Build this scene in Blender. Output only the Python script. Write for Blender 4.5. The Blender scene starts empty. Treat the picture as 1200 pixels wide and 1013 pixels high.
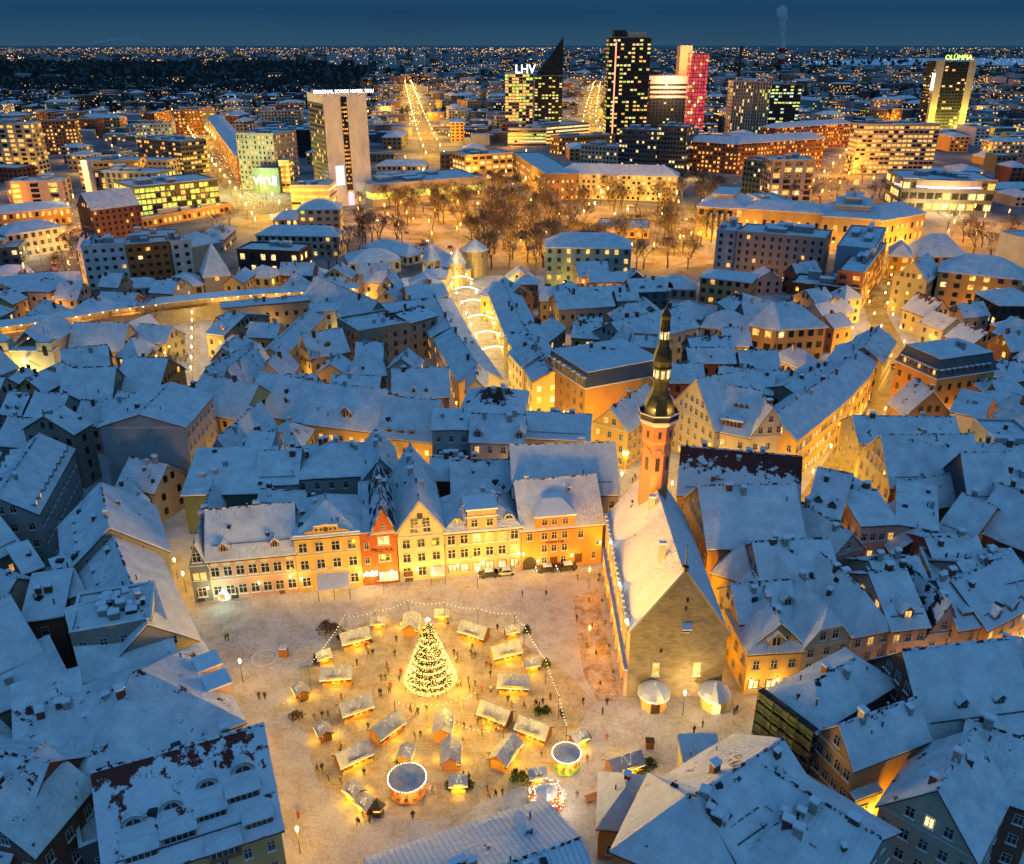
import bpy, bmesh, math, random
from mathutils import Vector, Matrix, noise
random.seed(7)
R = math.radians
sc = bpy.context.scene
col = sc.collection
# ---------------------------------------------------------------- camera
F, CH = 1000.0, 100.0                      # focal length in photo pixels (1200 wide), camera height in metres
PITCH = math.atan((506.5 - 52) / F)
CP, SP = math.cos(PITCH), math.sin(PITCH)
cam = bpy.data.cameras.new('camera'); cam.sensor_width = 36.0; cam.lens = 36.0 * F / 1200.0
cam.clip_start = 1.0; cam.clip_end = 90000.0
cam_o = bpy.data.objects.new('camera', cam); col.objects.link(cam_o)
cam_o.location = (0, 0, CH); cam_o.rotation_euler = (math.pi / 2 - PITCH, 0, 0)
sc.camera = cam_o
# ---------------------------------------------------------------- sky: clear dusk, sun just below the western horizon behind the camera
world = bpy.data.worlds.new('World'); sc.world = world; world.use_nodes = True
nt = world.node_tree; N = nt.nodes; LK = nt.links
bg = N['Background']; bg.inputs[1].default_value = 1.0
sky = N.new('ShaderNodeTexSky'); sky.sky_type = 'NISHITA'; sky.sun_disc = False
sky.sun_elevation = R(1.0); sky.sun_rotation = R(180); sky.ozone_density = 5.0; sky.altitude = 100
geo = N.new('ShaderNodeTexCoord'); sep = N.new('ShaderNodeSeparateXYZ'); LK.new(geo.outputs['Generated'], sep.inputs[0])
ramp = N.new('ShaderNodeValToRGB'); LK.new(sep.outputs[2], ramp.inputs[0])
def setramp(cr, stops):
    e = cr.elements
    while len(e) > 1: e.remove(e[-1])
    e[0].position = stops[0][0]; e[0].color = (*stops[0][1], 1)
    for p, c in stops[1:]:
        n = e.new(p); n.color = (*c, 1)
setramp(ramp.color_ramp, [(0.0, (.026, .078, .135)), (0.03, (.010, .050, .118)), (0.10, (.022, .072, .150)), (0.45, (.050, .162, .325)), (1.0, (.062, .195, .38))])
mul = N.new('ShaderNodeMixRGB'); mul.blend_type = 'MULTIPLY'; mul.inputs[0].default_value = 1; mul.inputs[2].default_value = (.006, .03, .08, 1)
LK.new(sky.outputs[0], mul.inputs[1])
add = N.new('ShaderNodeMixRGB'); add.blend_type = 'ADD'; add.inputs[0].default_value = 1
# thin uneven cloud veil over the gradient
nz = N.new('ShaderNodeTexNoise'); nz.inputs['Scale'].default_value = 3.0; nz.inputs['Detail'].default_value = 5
mp = N.new('ShaderNodeMapping'); mp.inputs['Scale'].default_value = (1, 1, 9); LK.new(geo.outputs['Generated'], mp.inputs[0]); LK.new(mp.outputs[0], nz.inputs[0])
nr = N.new('ShaderNodeMapRange'); nr.inputs[3].default_value = .82; nr.inputs[4].default_value = 1.18; LK.new(nz.outputs[0], nr.inputs[0])
mv = N.new('ShaderNodeMixRGB'); mv.blend_type = 'MULTIPLY'; mv.inputs[0].default_value = 1
LK.new(ramp.outputs[0], mv.inputs[1]); LK.new(nr.outputs[0], mv.inputs[2])
LK.new(mv.outputs[0], add.inputs[1]); LK.new(mul.outputs[0], add.inputs[2]); LK.new(add.outputs[0], bg.inputs[0])
# last glow of the sun from behind the camera, very soft
sl = bpy.data.lights.new('sun', 'SUN'); sl.energy = 0.20; sl.angle = R(50); sl.color = (.36, .70, 1.0)
so = bpy.data.objects.new('sun', sl); col.objects.link(so); so.rotation_euler = (R(52), 0, R(28))
sc.view_settings.view_transform = 'Standard'; sc.view_settings.look = 'None'; sc.view_settings.gamma = 1.0
sc.view_settings.exposure = 0.0
sc.view_settings.use_curve_mapping = False
cy = sc.cycles
cy.use_denoising = True; cy.use_adaptive_sampling = True; cy.adaptive_threshold = .025; cy.max_bounces = 4; cy.diffuse_bounces = 2; cy.glossy_bounces = 2; cy.transmission_bounces = 2; cy.volume_bounces = 1
cy.sample_clamp_indirect = 2.0; cy.sample_clamp_direct = 12.0; cy.use_light_tree = True; cy.caustics_reflective = False; cy.caustics_refractive = False
LAMP = 15.0            # common gain of all lamps
WARM = (1.0, .49, .03); AMBER = (1.0, .39, .02); COOL = (.75, .95, 1.0)

# ---------------------------------------------------------------- projection: photo pixel -> point at height z
def P(x, y, z=0.0):
    u = (x - 600) / F; v = -(y - 506.5) / F
    dy = CP + v * SP; dz = -SP + v * CP
    t = (z - CH) / dz
    return Vector((u * t, dy * t, z))
def px_of(p):
    Z = p[2] - CH; f = p[1] * CP - Z * SP; u = p[1] * SP + Z * CP
    return (600 + F * p[0] / f, 506.5 - F * u / f) if f > 1 else (-9999, -9999)
def hpx(x, y, g):      # height of the photo pixel above ground point g
    v = -(y - 506.5) / F
    return CH + (-SP + v * CP) / (CP + v * SP) * g[1]

# ---------------------------------------------------------------- materials
MATS = {}
def nodes(m): return m.node_tree.nodes, m.node_tree.links
def mat(name, c, rough=.8, var=.25, scale=.6, bump=0.0, bscale=6, metal=0, spec=.3, stretch=None):
    if name in MATS: return MATS[name]
    m = bpy.data.materials.new(name); m.use_nodes = True; n, l = nodes(m); b = n['Principled BSDF']
    b.inputs['Roughness'].default_value = rough; b.inputs['Metallic'].default_value = metal; b.inputs['Specular IOR Level'].default_value = spec
    g = n.new('ShaderNodeNewGeometry'); t = n.new('ShaderNodeTexNoise'); t.inputs['Scale'].default_value = scale; t.inputs['Detail'].default_value = 6
    mpp = n.new('ShaderNodeMapping'); mpp.inputs['Scale'].default_value = stretch or (1, 1, 1)
    l.new(g.outputs['Position'], mpp.inputs[0]); l.new(mpp.outputs[0], t.inputs[0])
    r = n.new('ShaderNodeValToRGB'); setramp(r.color_ramp, [(.25, tuple(x * (1 - var) for x in c)), (.75, tuple(min(1, x * (1 + var)) for x in c))])
    l.new(t.outputs[0], r.inputs[0]); l.new(r.outputs[0], b.inputs['Base Color'])
    if bump:
        t2 = n.new('ShaderNodeTexNoise'); t2.inputs['Scale'].default_value = bscale; t2.inputs['Detail'].default_value = 5; l.new(g.outputs['Position'], t2.inputs[0])
        bp = n.new('ShaderNodeBump'); bp.inputs['Strength'].default_value = bump; bp.inputs['Distance'].default_value = .3
        l.new(t2.outputs[0], bp.inputs['Height']); l.new(bp.outputs[0], b.inputs['Normal'])
    MATS[name] = m; return m
def emit(name, c, s, sample='NONE', flick=0):
    if name in MATS: return MATS[name]
    m = bpy.data.materials.new(name); m.use_nodes = True; n, l = nodes(m); b = n['Principled BSDF']
    b.inputs['Base Color'].default_value = (.1, .08, .05, 1); b.inputs['Emission Color'].default_value = (*c, 1); b.inputs['Emission Strength'].default_value = s
    if flick:      # rooms differ: bright and dim patches behind the panes
        g = n.new('ShaderNodeNewGeometry'); t = n.new('ShaderNodeTexNoise'); t.inputs['Scale'].default_value = flick; t.inputs['Detail'].default_value = 2
        l.new(g.outputs['Position'], t.inputs[0]); mr = n.new('ShaderNodeMapRange'); mr.inputs[1].default_value = .3; mr.inputs[2].default_value = .7; mr.inputs[3].default_value = s * .25; mr.inputs[4].default_value = s * 1.5
        l.new(t.outputs[0], mr.inputs[0]); l.new(mr.outputs[0], b.inputs['Emission Strength'])
    m.cycles.emission_sampling = sample
    MATS[name] = m; return m
def snow(name, patch=0.0, under=(.10, .035, .025), dirt=.12, seam=0.0, seamdir=0, base=(.80, .83, .88), vg=0.0, ps=.30):
    """snow lying on a roof: thin spots let the covering below show (UV in metres: u along the eave, v up the slope)"""
    m = bpy.data.materials.new(name); m.use_nodes = True; n, l = nodes(m); b = n['Principled BSDF']
    b.inputs['Roughness'].default_value = .75; b.inputs['Specular IOR Level'].default_value = .25
    g = n.new('ShaderNodeNewGeometry'); uv = n.new('ShaderNodeUVMap'); uv.uv_map = 'UVMap'
    t = n.new('ShaderNodeTexNoise'); t.inputs['Scale'].default_value = .35; t.inputs['Detail'].default_value = 7; t.inputs['Roughness'].default_value = .6; l.new(g.outputs['Position'], t.inputs[0])
    r = n.new('ShaderNodeValToRGB'); setramp(r.color_ramp, [(.3, tuple(x * (1 - dirt) for x in base)), (.7, tuple(min(.93, x * (1 + dirt * .5)) for x in base))])
    l.new(t.outputs[0], r.inputs[0]); out = r.outputs[0]
    # faint rows of the tiles or seams under the snow
    w = n.new('ShaderNodeTexWave'); w.inputs['Scale'].default_value = .45; w.inputs['Distortion'].default_value = 1.2; w.inputs['Detail'].default_value = 2
    w.bands_direction = 'X' if seamdir == 0 else 'Y'; l.new(uv.outputs[0], w.inputs[0])
    if patch > 0:
        t3 = n.new('ShaderNodeTexNoise'); t3.inputs['Scale'].default_value = ps; t3.inputs['Detail'].default_value = 9; t3.inputs['Roughness'].default_value = .68; l.new(g.outputs['Position'], t3.inputs[0])
        th = n.new('ShaderNodeMapRange'); th.inputs[1].default_value = 1 - patch - .012; th.inputs[2].default_value = 1 - patch + .012
        if vg:      # barer towards the ridge
            sv = n.new('ShaderNodeSeparateXYZ'); l.new(uv.outputs[0], sv.inputs[0]); ad = n.new('ShaderNodeMath'); ad.operation = 'MULTIPLY_ADD'; ad.inputs[1].default_value = vg; l.new(sv.outputs[1], ad.inputs[0]); l.new(t3.outputs[0], ad.inputs[2]); l.new(ad.outputs[0], th.inputs[0])
        else: l.new(t3.outputs[0], th.inputs[0])
        w2 = n.new('ShaderNodeTexWave'); w2.inputs['Scale'].default_value = 1.1; w2.bands_direction = 'Y'; l.new(uv.outputs[0], w2.inputs[0])
        ru = n.new('ShaderNodeValToRGB'); setramp(ru.color_ramp, [(0, tuple(x * .6 for x in under)), (1, tuple(x * 1.3 for x in under))]); l.new(w2.outputs[0], ru.inputs[0])
        mx = n.new('ShaderNodeMixRGB'); l.new(th.outputs[0], mx.inputs[0]); l.new(out, mx.inputs[1]); l.new(ru.outputs[0], mx.inputs[2]); out = mx.outputs[0]
    if seam > 0:
        st = n.new('ShaderNodeMapRange'); st.inputs[1].default_value = .93; st.inputs[2].default_value = .99; st.inputs[4].default_value = seam; l.new(w.outputs[0], st.inputs[0])
        mx = n.new('ShaderNodeMixRGB'); mx.inputs[2].default_value = (.12, .11, .11, 1); l.new(st.outputs[0], mx.inputs[0]); l.new(out, mx.inputs[1]); out = mx.outputs[0]
    l.new(out, b.inputs['Base Color'])
    t2 = n.new('ShaderNodeTexNoise'); t2.inputs['Scale'].default_value = 1.6; t2.inputs['Detail'].default_value = 8; l.new(g.outputs['Position'], t2.inputs[0])
    mh = n.new('ShaderNodeMath'); mh.operation = 'MULTIPLY_ADD'; mh.inputs[1].default_value = .10; l.new(w.outputs[0], mh.inputs[0]); l.new(t2.outputs[0], mh.inputs[2])
    bp = n.new('ShaderNodeBump'); bp.inputs['Strength'].default_value = .55; bp.inputs['Distance'].default_value = .5; l.new(mh.outputs[0], bp.inputs['Height']); l.new(bp.outputs[0], b.inputs['Normal'])
    MATS[name] = m; return m
S0 = snow('roof_snow', .325, (.10, .06, .05), dirt=.22, ps=.55); S1 = snow('roof_snow_thin', .375, dirt=.26, ps=.4); S2 = snow('roof_snow_tile_bare', .44, (.13, .035, .025)); S3 = snow('roof_snow_seam', .34, (.09, .08, .08), seam=.55)
S4 = snow('roof_snow_rows', .34, (.12, .05, .04), seamdir=1, dirt=.22, seam=.35, ps=.5); S5 = snow('roof_snow_dark_patch', .5, (.025, .022, .022))
S6 = snow('roof_snow_bare_ridge', .18, (.11, .035, .028), vg=.045, ps=.5); S7 = snow('roof_snow_tile_patches', .36, (.17, .04, .028), vg=.012, ps=.22)
SR = snow('ridge_snow_broken', .48, (.04, .03, .028), ps=1.1)
SNOWS = [S0, S1, S1, S3, S4, S6]
TRIM = mat('trim_white', (.55, .54, .50), .7, .1)
WALL = {}
for k, c in dict(salmon=(.52, .22, .11), burnt=(.52, .16, .04), ochre=(.50, .28, .11), yellow=(.60, .39, .14), lemon=(.58, .46, .16), orange=(.52, .24, .07), cream=(.52, .46, .34), beige=(.45, .38, .28), pink=(.55, .33, .24), rose=(.52, .36, .30),
                 red=(.34, .085, .035), brick=(.20, .085, .055), grey=(.33, .34, .34), white=(.60, .60, .58), stone=(.28, .25, .20), brown=(.22, .13, .08), slate=(.10, .11, .12), black=(.030, .030, .033), green=(.10, .15, .12),
                 teal=(.20, .32, .31), blue=(.30, .38, .44), concrete=(.30, .29, .28), timber=(.15, .16, .16)).items():
    WALL[k] = mat('wall_' + k, c, .85, .16, .35, .12, 3.0, stretch=(1, 1, .35))
def stonewall(name, c, bw=.9, bh=.4, mort=.5):
    m = bpy.data.materials.new(name); m.use_nodes = True; n, l = nodes(m); b = n['Principled BSDF']; b.inputs['Roughness'].default_value = .9
    uv = n.new('ShaderNodeUVMap'); uv.uv_map = 'UVMap'; br = n.new('ShaderNodeTexBrick'); br.inputs['Scale'].default_value = 1
    br.inputs['Brick Width'].default_value = bw; br.inputs['Row Height'].default_value = bh; br.inputs['Mortar Size'].default_value = .025
    br.inputs['Color1'].default_value = (*c, 1); br.inputs['Color2'].default_value = (*[x * .68 for x in c], 1); br.inputs['Mortar'].default_value = (*[x * mort for x in c], 1)
    l.new(uv.outputs[0], br.inputs[0]); g = n.new('ShaderNodeNewGeometry'); t = n.new('ShaderNodeTexNoise'); t.inputs['Scale'].default_value = .5; t.inputs['Detail'].default_value = 7; l.new(g.outputs['Position'], t.inputs[0])
    mr = n.new('ShaderNodeMapRange'); mr.inputs[3].default_value = .55; mr.inputs[4].default_value = 1.4; l.new(t.outputs[0], mr.inputs[0])
    mx = n.new('ShaderNodeMixRGB'); mx.blend_type = 'MULTIPLY'; mx.inputs[0].default_value = 1; l.new(br.outputs[0], mx.inputs[1]); l.new(mr.outputs[0], mx.inputs[2]); l.new(mx.outputs[0], b.inputs['Base Color'])
    bp = n.new('ShaderNodeBump'); bp.inputs['Strength'].default_value = .5; bp.inputs['Distance'].default_value = .05; l.new(br.outputs[1], bp.inputs['Height']); bp.invert = True; l.new(bp.outputs[0], b.inputs['Normal'])
    MATS[name] = m; WALL[name] = m; return m
stonewall('limestone', (.25, .21, .16)); stonewall('rubble', (.30, .27, .22), .7, .35); stonewall('redbrick', (.25, .10, .06), .5, .16); stonewall('ashlar', (.40, .35, .27), 1.4, .6)
GLASS = mat('window_glass', (.012, .016, .022), .12, .3, 2.0, spec=.6); FRAME = mat('window_frame', (.50, .47, .42), .6, .1); DFRAME = mat('window_frame_dark', (.05, .045, .04), .6, .1)
LIT = emit('window_lit', (1.0, .50, .10), 1.5, flick=.9); LITW = emit('window_lit_pale', (1.0, .72, .30), 1.5, flick=.9); LITG = emit('window_lit_green', (.75, .85, .12), 1.2, flick=.4); LITO = emit('window_lit_orange', (1.0, .40, .08), 1.5, flick=.5)
LITC = emit('window_lit_cool', (.65, .9, .75), 1.3, flick=.5)
BULB = emit('bulb_warm', (1.0, .68, .28), 14); BULBW = emit('bulb_white', (1.0, .9, .65), 12); BULBO = emit('bulb_amber', (1.0, .42, .08), 10); BULBC = emit('bulb_cool', (.7, .92, 1.0), 10)
FAIRY = emit('fairy_light', (1.0, .80, .38), 5)
WOOD = mat('stall_wood', (.17, .075, .03), .8, .3, 2.5, stretch=(1, 1, 5)); WOODD = mat('dark_wood', (.06, .03, .016), .8, .3, 2); METAL = mat('dark_metal', (.035, .035, .038), .5, .2, metal=.4)
BRICKC = mat('chimney_brick', (.16, .07, .045), .9, .35, 3, .2); PLASTC = mat('chimney_plaster', (.38, .35, .31), .9, .25, 2, .2); TILE = mat('bare_tile', (.15, .04, .025), .8, .4, 1.5)
SNOWT = mat('snow_thin_grey', (.46, .48, .52), .8, .3, 1.2, .3, 2.0); SNOWP = mat('snow_plain', (.82, .85, .90), .75, .07, .8, .25, 2.0)
COPPER = mat('spire_copper', (.055, .050, .026), .45, .5, .8, .1, 3, metal=.55); COPPERG = mat('spire_gilt', (.36, .30, .10), .45, .4, .9, metal=.5)
FIR = mat('fir_needles', (.03, .055, .022), .9, .5, 1.5)

# ---------------------------------------------------------------- mesh builder
class MB:
    def __init__(s): s.v = []; s.f = []; s.m = []; s.uv = []
    def poly(s, pts, mi=0, uv=None):
        i = len(s.v); s.v += [tuple(p) for p in pts]; s.f.append(tuple(range(i, i + len(pts)))); s.m.append(mi)
        s.uv.append(uv or [(p[0] + p[1], p[2]) for p in pts])
    def box(s, x0, y0, z0, x1, y1, z1, mi=0, bottom=False):
        a, b, c, d, e, f, g, h = (x0, y0, z0), (x1, y0, z0), (x1, y1, z0), (x0, y1, z0), (x0, y0, z1), (x1, y0, z1), (x1, y1, z1), (x0, y1, z1)
        s.poly((a, b, f, e), mi, [(x0, z0), (x1, z0), (x1, z1), (x0, z1)]); s.poly((b, c, g, f), mi, [(y0, z0), (y1, z0), (y1, z1), (y0, z1)])
        s.poly((c, d, h, g), mi, [(x1, z0), (x0, z0), (x0, z1), (x1, z1)]); s.poly((d, a, e, h), mi, [(y1, z0), (y0, z0), (y0, z1), (y1, z1)])
        s.poly((e, f, g, h), mi, [(x0, y0), (x1, y0), (x1, y1), (x0, y1)])
        if bottom: s.poly((d, c, b, a), mi)
    def ring(s, prof, n=8, cx=0, cy=0, rot=0.0, mi=0, cap=True):
        """prof: list of (r, z[, mat]) from the bottom up"""
        for k in range(len(prof) - 1):
            r0, z0 = prof[k][:2]; r1, z1 = prof[k + 1][:2]; m_ = prof[k][2] if len(prof[k]) > 2 else mi
            for i in range(n):
                a = rot + 2 * math.pi * i / n; b = rot + 2 * math.pi * (i + 1) / n
                q = [(cx + r0 * math.cos(a), cy + r0 * math.sin(a), z0), (cx + r0 * math.cos(b), cy + r0 * math.sin(b), z0), (cx + r1 * math.cos(b), cy + r1 * math.sin(b), z1), (cx + r1 * math.cos(a), cy + r1 * math.sin(a), z1)]
                w = 2 * math.pi * max(r0, r1) / n
                if r1 < 1e-4: s.poly(q[:3], m_, [(i * w, z0), (i * w + w, z0), (i * w + w / 2, z1)])
                elif r0 < 1e-4: s.poly([q[0], q[2], q[3]], m_)
                else: s.poly(q, m_, [(i * w, z0), (i * w + w, z0), (i * w + w, z1), (i * w, z1)])
        if cap and prof[-1][0] > 1e-4:
            r, z = prof[-1][:2]; s.poly([(cx + r * math.cos(rot + 2 * math.pi * i / n), cy + r * math.sin(rot + 2 * math.pi * i / n), z) for i in range(n)], prof[-1][2] if len(prof[-1]) > 2 else mi)
    def tube(s, a, b, r0, r1, n=4, mi=0):
        a = Vector(a); b = Vector(b); d = b - a
        if d.length < 1e-5: return
        d.normalize(); u = d.cross(Vector((0, 0, 1)) if abs(d.z) < .9 else Vector((1, 0, 0))).normalized(); w = d.cross(u)
        ra = [a + (u * math.cos(2 * math.pi * i / n) + w * math.sin(2 * math.pi * i / n)) * r0 for i in range(n)]
        rb = [b + (u * math.cos(2 * math.pi * i / n) + w * math.sin(2 * math.pi * i / n)) * r1 for i in range(n)]
        for i in range(n):
            j = (i + 1) % n; s.poly((ra[j], ra[i], rb[i], rb[j]), mi)
    def octa(s, c, r, mi=0):
        x, y, z = c; q = [(x + r, y, z), (x, y + r, z), (x - r, y, z), (x, y - r, z)]; t = (x, y, z + r); d = (x, y, z - r)
        for i in range(4):
            s.poly((q[i], q[(i + 1) % 4], t), mi); s.poly((q[(i + 1) % 4], q[i], d), mi)
    def slope(s, q, n, m, th=.32, amp=.12, mi=0, off=(0, 0), skirt=True, mi2=None):
        """snow-covered roof plane: q = eave0, eave1, ridge1, ridge0 (local); soft uneven surface with an edge of its own thickness"""
        q = [Vector(p) for p in q]; g = []
        wl = (q[1] - q[0]).length or .01; hl = (q[3] - q[0]).length or .01
        for j in range(m + 1):
            row = []
            for i in range(n + 1):
                a = q[0].lerp(q[1], i / n); b = q[3].lerp(q[2], i / n); p = a.lerp(b, j / m)
                w = (p.x + off[0], p.y + off[1])
                dz = amp * (noise.noise((w[0] * .22, w[1] * .22, 3.1)) + .5 * noise.noise((w[0] * .7, w[1] * .7, 8.7)))
                if j == 0: dz -= th * .25
                row.append(p + Vector((0, 0, dz)))
            g.append(row)
        base = len(s.v)
        for row in g: s.v += [tuple(p) for p in row]
        for j in range(m):
            for i in range(n):
                a = base + j * (n + 1) + i; s.f.append((a, a + 1, a + n + 2, a + n + 1)); s.m.append(mi)
                s.uv.append([(wl * i / n, hl * j / m), (wl * (i + 1) / n, hl * j / m), (wl * (i + 1) / n, hl * (j + 1) / m), (wl * i / n, hl * (j + 1) / m)])
        if skirt:
            for t0, t1, k in (((0, th, mi),) if mi2 is None else ((0, th * .62, mi), (th * .62, th * 1.35, mi2))):  # dark lower band: fascia and gutter, with eave shadow put into its colour
                d0 = Vector((0, 0, -t0)); dn = Vector((0, 0, -t1))
                for i in range(n): s.poly((g[0][i] + dn, g[0][i + 1] + dn, g[0][i + 1] + d0, g[0][i] + d0), k)
                for j in range(m):
                    s.poly((g[j + 1][0] + dn, g[j][0] + dn, g[j][0] + d0, g[j + 1][0] + d0), k); s.poly((g[j][n] + dn, g[j + 1][n] + dn, g[j + 1][n] + d0, g[j][n] + d0), k)
    def mesh(s, name, mats, smooth=False):
        me = bpy.data.meshes.new(name); me.from_pydata(s.v, [], s.f)
        for m in mats: me.materials.append(m)
        if len(mats) > 1: me.polygons.foreach_set('material_index', s.m)
        ul = me.uv_layers.new(name='UVMap'); ul.data.foreach_set('uv', [c for f in s.uv for p in f for c in p])
        if smooth: me.polygons.foreach_set('use_smooth', [True] * len(me.polygons))
        me.update(); return me
    def obj(s, name, mats, parent=None, M=None, smooth=False):
        return link(name, s.mesh(name, mats, smooth), parent, M)
RM = {}
def link(name, data, parent=None, M=None):
    """object with world matrix M; a part keeps its place under its thing"""
    o = bpy.data.objects.new(name, data); col.objects.link(o)
    M = M if M is not None else (RM.get(parent.name) if parent else None)
    M = M or Matrix()
    RM[o.name] = M
    if parent:
        o.parent = parent; o.matrix_basis = RM[parent.name].inverted() @ M
    else: o.matrix_basis = M
    return o
THINGS = []
def thing(name, label, cat, M, group=None):
    o = link(name, None, None, M); o.empty_display_size = .5
    tag(o, label, cat, group); return o
def tag(o, label, cat, group=None, where=None):
    o['label'] = label; o['category'] = cat
    if group: o['group'] = group
    THINGS.append((o, where or tuple(RM[o.name].translation)))
def struct(o): o['kind'] = 'structure'; return o
def stuff(o): o['kind'] = 'stuff'; return o
def TR(x, y, z=0, rz=0, s=1): return Matrix.Translation((x, y, z)) @ Matrix.Rotation(rz, 4, 'Z') @ Matrix.Scale(s, 4)
# ---------------------------------------------------------------- shared small parts
def win_mesh(name, frame, glass, bars=2):
    b = MB()
    b.box(-.5, -.03, 0, .5, .02, 1, 1)
    t = .09
    for x0, z0, x1, z1 in ((-.5, 0, -.5 + t, 1), (.5 - t, 0, .5, 1), (-.5 + t, 1 - t * .7, .5 - t, 1), (-.5 + t, 0, .5 - t, t * .7)): b.box(x0, -.09, z0, x1, -.02, z1, 0)
    if bars >= 1: b.box(-.035, -.08, t * .7, .035, -.02, 1 - t * .7, 0)
    if bars >= 2: b.box(-.5 + t, -.075, .60, .5 - t, -.02, .65, 0)
    b.box(-.58, -.22, -.07, .58, -.02, 0, 2)
    return b.mesh(name, [frame, glass, SNOWP])
WIN = dict(d=win_mesh('window', FRAME, GLASS), l=win_mesh('window_lit', FRAME, LIT), w=win_mesh('window_lit', FRAME, LITW), o=win_mesh('window_lit', FRAME, LITO),
           D=win_mesh('window', DFRAME, GLASS), L=win_mesh('window_lit', DFRAME, LIT), s=win_mesh('shop_window', DFRAME, LITW, 1))
def chimney_mesh(m, pots=2):
    b = MB(); b.box(-.5, -.35, -2.5, .5, .35, 1.5, 0); b.box(-.58, -.43, 1.5, .58, .43, 1.68, 0)
    for i in range(pots): b.box(-.3 + .38 * i, -.13, 1.68, -.08 + .38 * i, .13, 1.74, 1)
    return b.mesh('chimney', [m, METAL])
CHIM = [chimney_mesh(BRICKC), chimney_mesh(PLASTC, 1), chimney_mesh(PLASTC), chimney_mesh(BRICKC, 1)]
b = MB(); b.slope([(-.62, -.47, 1.92), (.62, -.47, 1.92), (.62, .47, 1.92), (-.62, .47, 1.92)], 4, 3, .26, .1); CAP = b.mesh('snow_cap', [SNOWP], True)
def dormer_mesh(wall, glass, kind='gable'):
    b = MB()
    if kind == 'gable':
        b.poly([(-.8, 0, -.6), (.8, 0, -.6), (.8, 0, 1.1), (0, 0, 1.9), (-.8, 0, 1.1)], 0); b.poly([(.8, 0, -.6), (.8, 2.6, -.6), (.8, 2.6, 1.1), (.8, 0, 1.1)], 0); b.poly([(-.8, 2.6, -.6), (-.8, 0, -.6), (-.8, 0, 1.1), (-.8, 2.6, 1.1)], 0)
        b.slope([(-1.05, 3.2, .98), (-1.05, -.25, .98), (0, -.25, 2.05), (0, 3.2, 2.05)], 4, 3, .22, .06, 2); b.slope([(1.05, -.25, .98), (1.05, 3.2, .98), (0, 3.2, 2.05), (0, -.25, 2.05)], 4, 3, .22, .06, 2)
        b.box(-.45, -.05, .05, .45, .02, 1.0, 1); b.box(-.04, -.09, .05, .04, -.02, 1.0, 3); b.box(-.52, -.09, -.02, -.44, -.02, 1.05, 3); b.box(.44, -.09, -.02, .52, -.02, 1.05, 3)
    elif kind == 'shed':          # long low dormer with a row of lights
        b.box(-1.7, 0, -.8, 1.7, 3.4, 1.1, 0); b.slope([(-1.95, -.22, 1.3), (1.95, -.22, 1.3), (1.95, 3.8, 1.7), (-1.95, 3.8, 1.7)], 6, 4, .28, .1, 2)
        for i in range(5):
            b.box(-1.5 + i * .62, -.05, .0, -1.02 + i * .62, .02, .95, 1); b.box(-1.58 + i * .62, -.09, -.06, -1.5 + i * .62, -.02, 1.0, 3)
    elif kind == 'eye':           # round-headed eyebrow light
        n = 8; pts = [(1.0 * math.cos(math.pi * i / n), 0, .95 * math.sin(math.pi * i / n)) for i in range(n + 1)]
        b.poly([(-1.1, -.02, -.1), (1.1, -.02, -.1)] + [(x * 1.1, -.02, z * 1.1) for x, _, z in pts], 3); b.poly([(x * .72, -.06, z * .72 + .04) for x, _, z in pts], 1)
        b.box(-.05, -.1, 0, .05, -.04, .7, 3)
        for i in range(n):
            p, q = pts[i], pts[i + 1]; b.slope([(p[0] * 1.25, -.2, p[2] * 1.3 + .05), (q[0] * 1.25, -.2, q[2] * 1.3 + .05), (q[0] * .9, 3, q[2] * .9 + .05), (p[0] * .9, 3, p[2] * .9 + .05)][::-1], 1, 2, .15, .02, 2)
    elif kind == 'box':           # upright light in a mansard slope
        b.box(-.55, -.15, -.1, .55, 1.6, 1.9, 0); b.box(-.4, -.2, .2, .4, -.14, 1.6, 1); b.box(-.04, -.24, .2, .04, -.18, 1.6, 3); b.box(-.68, -.32, 1.9, .68, 1.7, 2.15, 2)
    elif kind == 'sky':           # flat roof light
        b.box(-.5, -.1, -.5, .5, 1.2, .05, 3); b.box(-.42, -.02, .05, .42, 1.1, .07, 1)
    return b.mesh('dormer', [wall, glass, S0, FRAME])
DORM = {}
def dormer(kind, wall, lit):
    k = (kind, wall, lit)
    if k not in DORM: DORM[k] = dormer_mesh(WALL[wall], LIT if lit else GLASS, kind)
    return DORM[k]
b = MB(); b.ring([(.10, -.4), (.10, .75), (.16, .78), (.16, .95)], 6); b.ring([(.2, .95), (.05, 1.08)], 6, mi=1); CLUT = {'vent_pipe': b.mesh('vent_pipe', [METAL, SNOWP])}
b = MB(); b.box(-.42, -.5, -.5, .42, .5, .28, 0); b.box(-.36, -.44, .28, .36, .44, .30, 1); CLUT['roof_hatch'] = b.mesh('roof_hatch', [METAL, GLASS])
b = MB(); b.box(-.3, -.3, -.5, .3, .3, .6, 0); b.box(-.4, -.4, .6, .4, .4, .82, 1); CLUT['roof_vent'] = b.mesh('roof_vent', [BRICKC, SNOWP])
RECTS = []                    # footprints already built on (for the infill)
def rect_of(o, ux, uy, L, D, pad=0.0): RECTS.append((o + ux * L / 2 + uy * D / 2, ux, uy, L / 2 + pad, D / 2 + pad))
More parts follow.
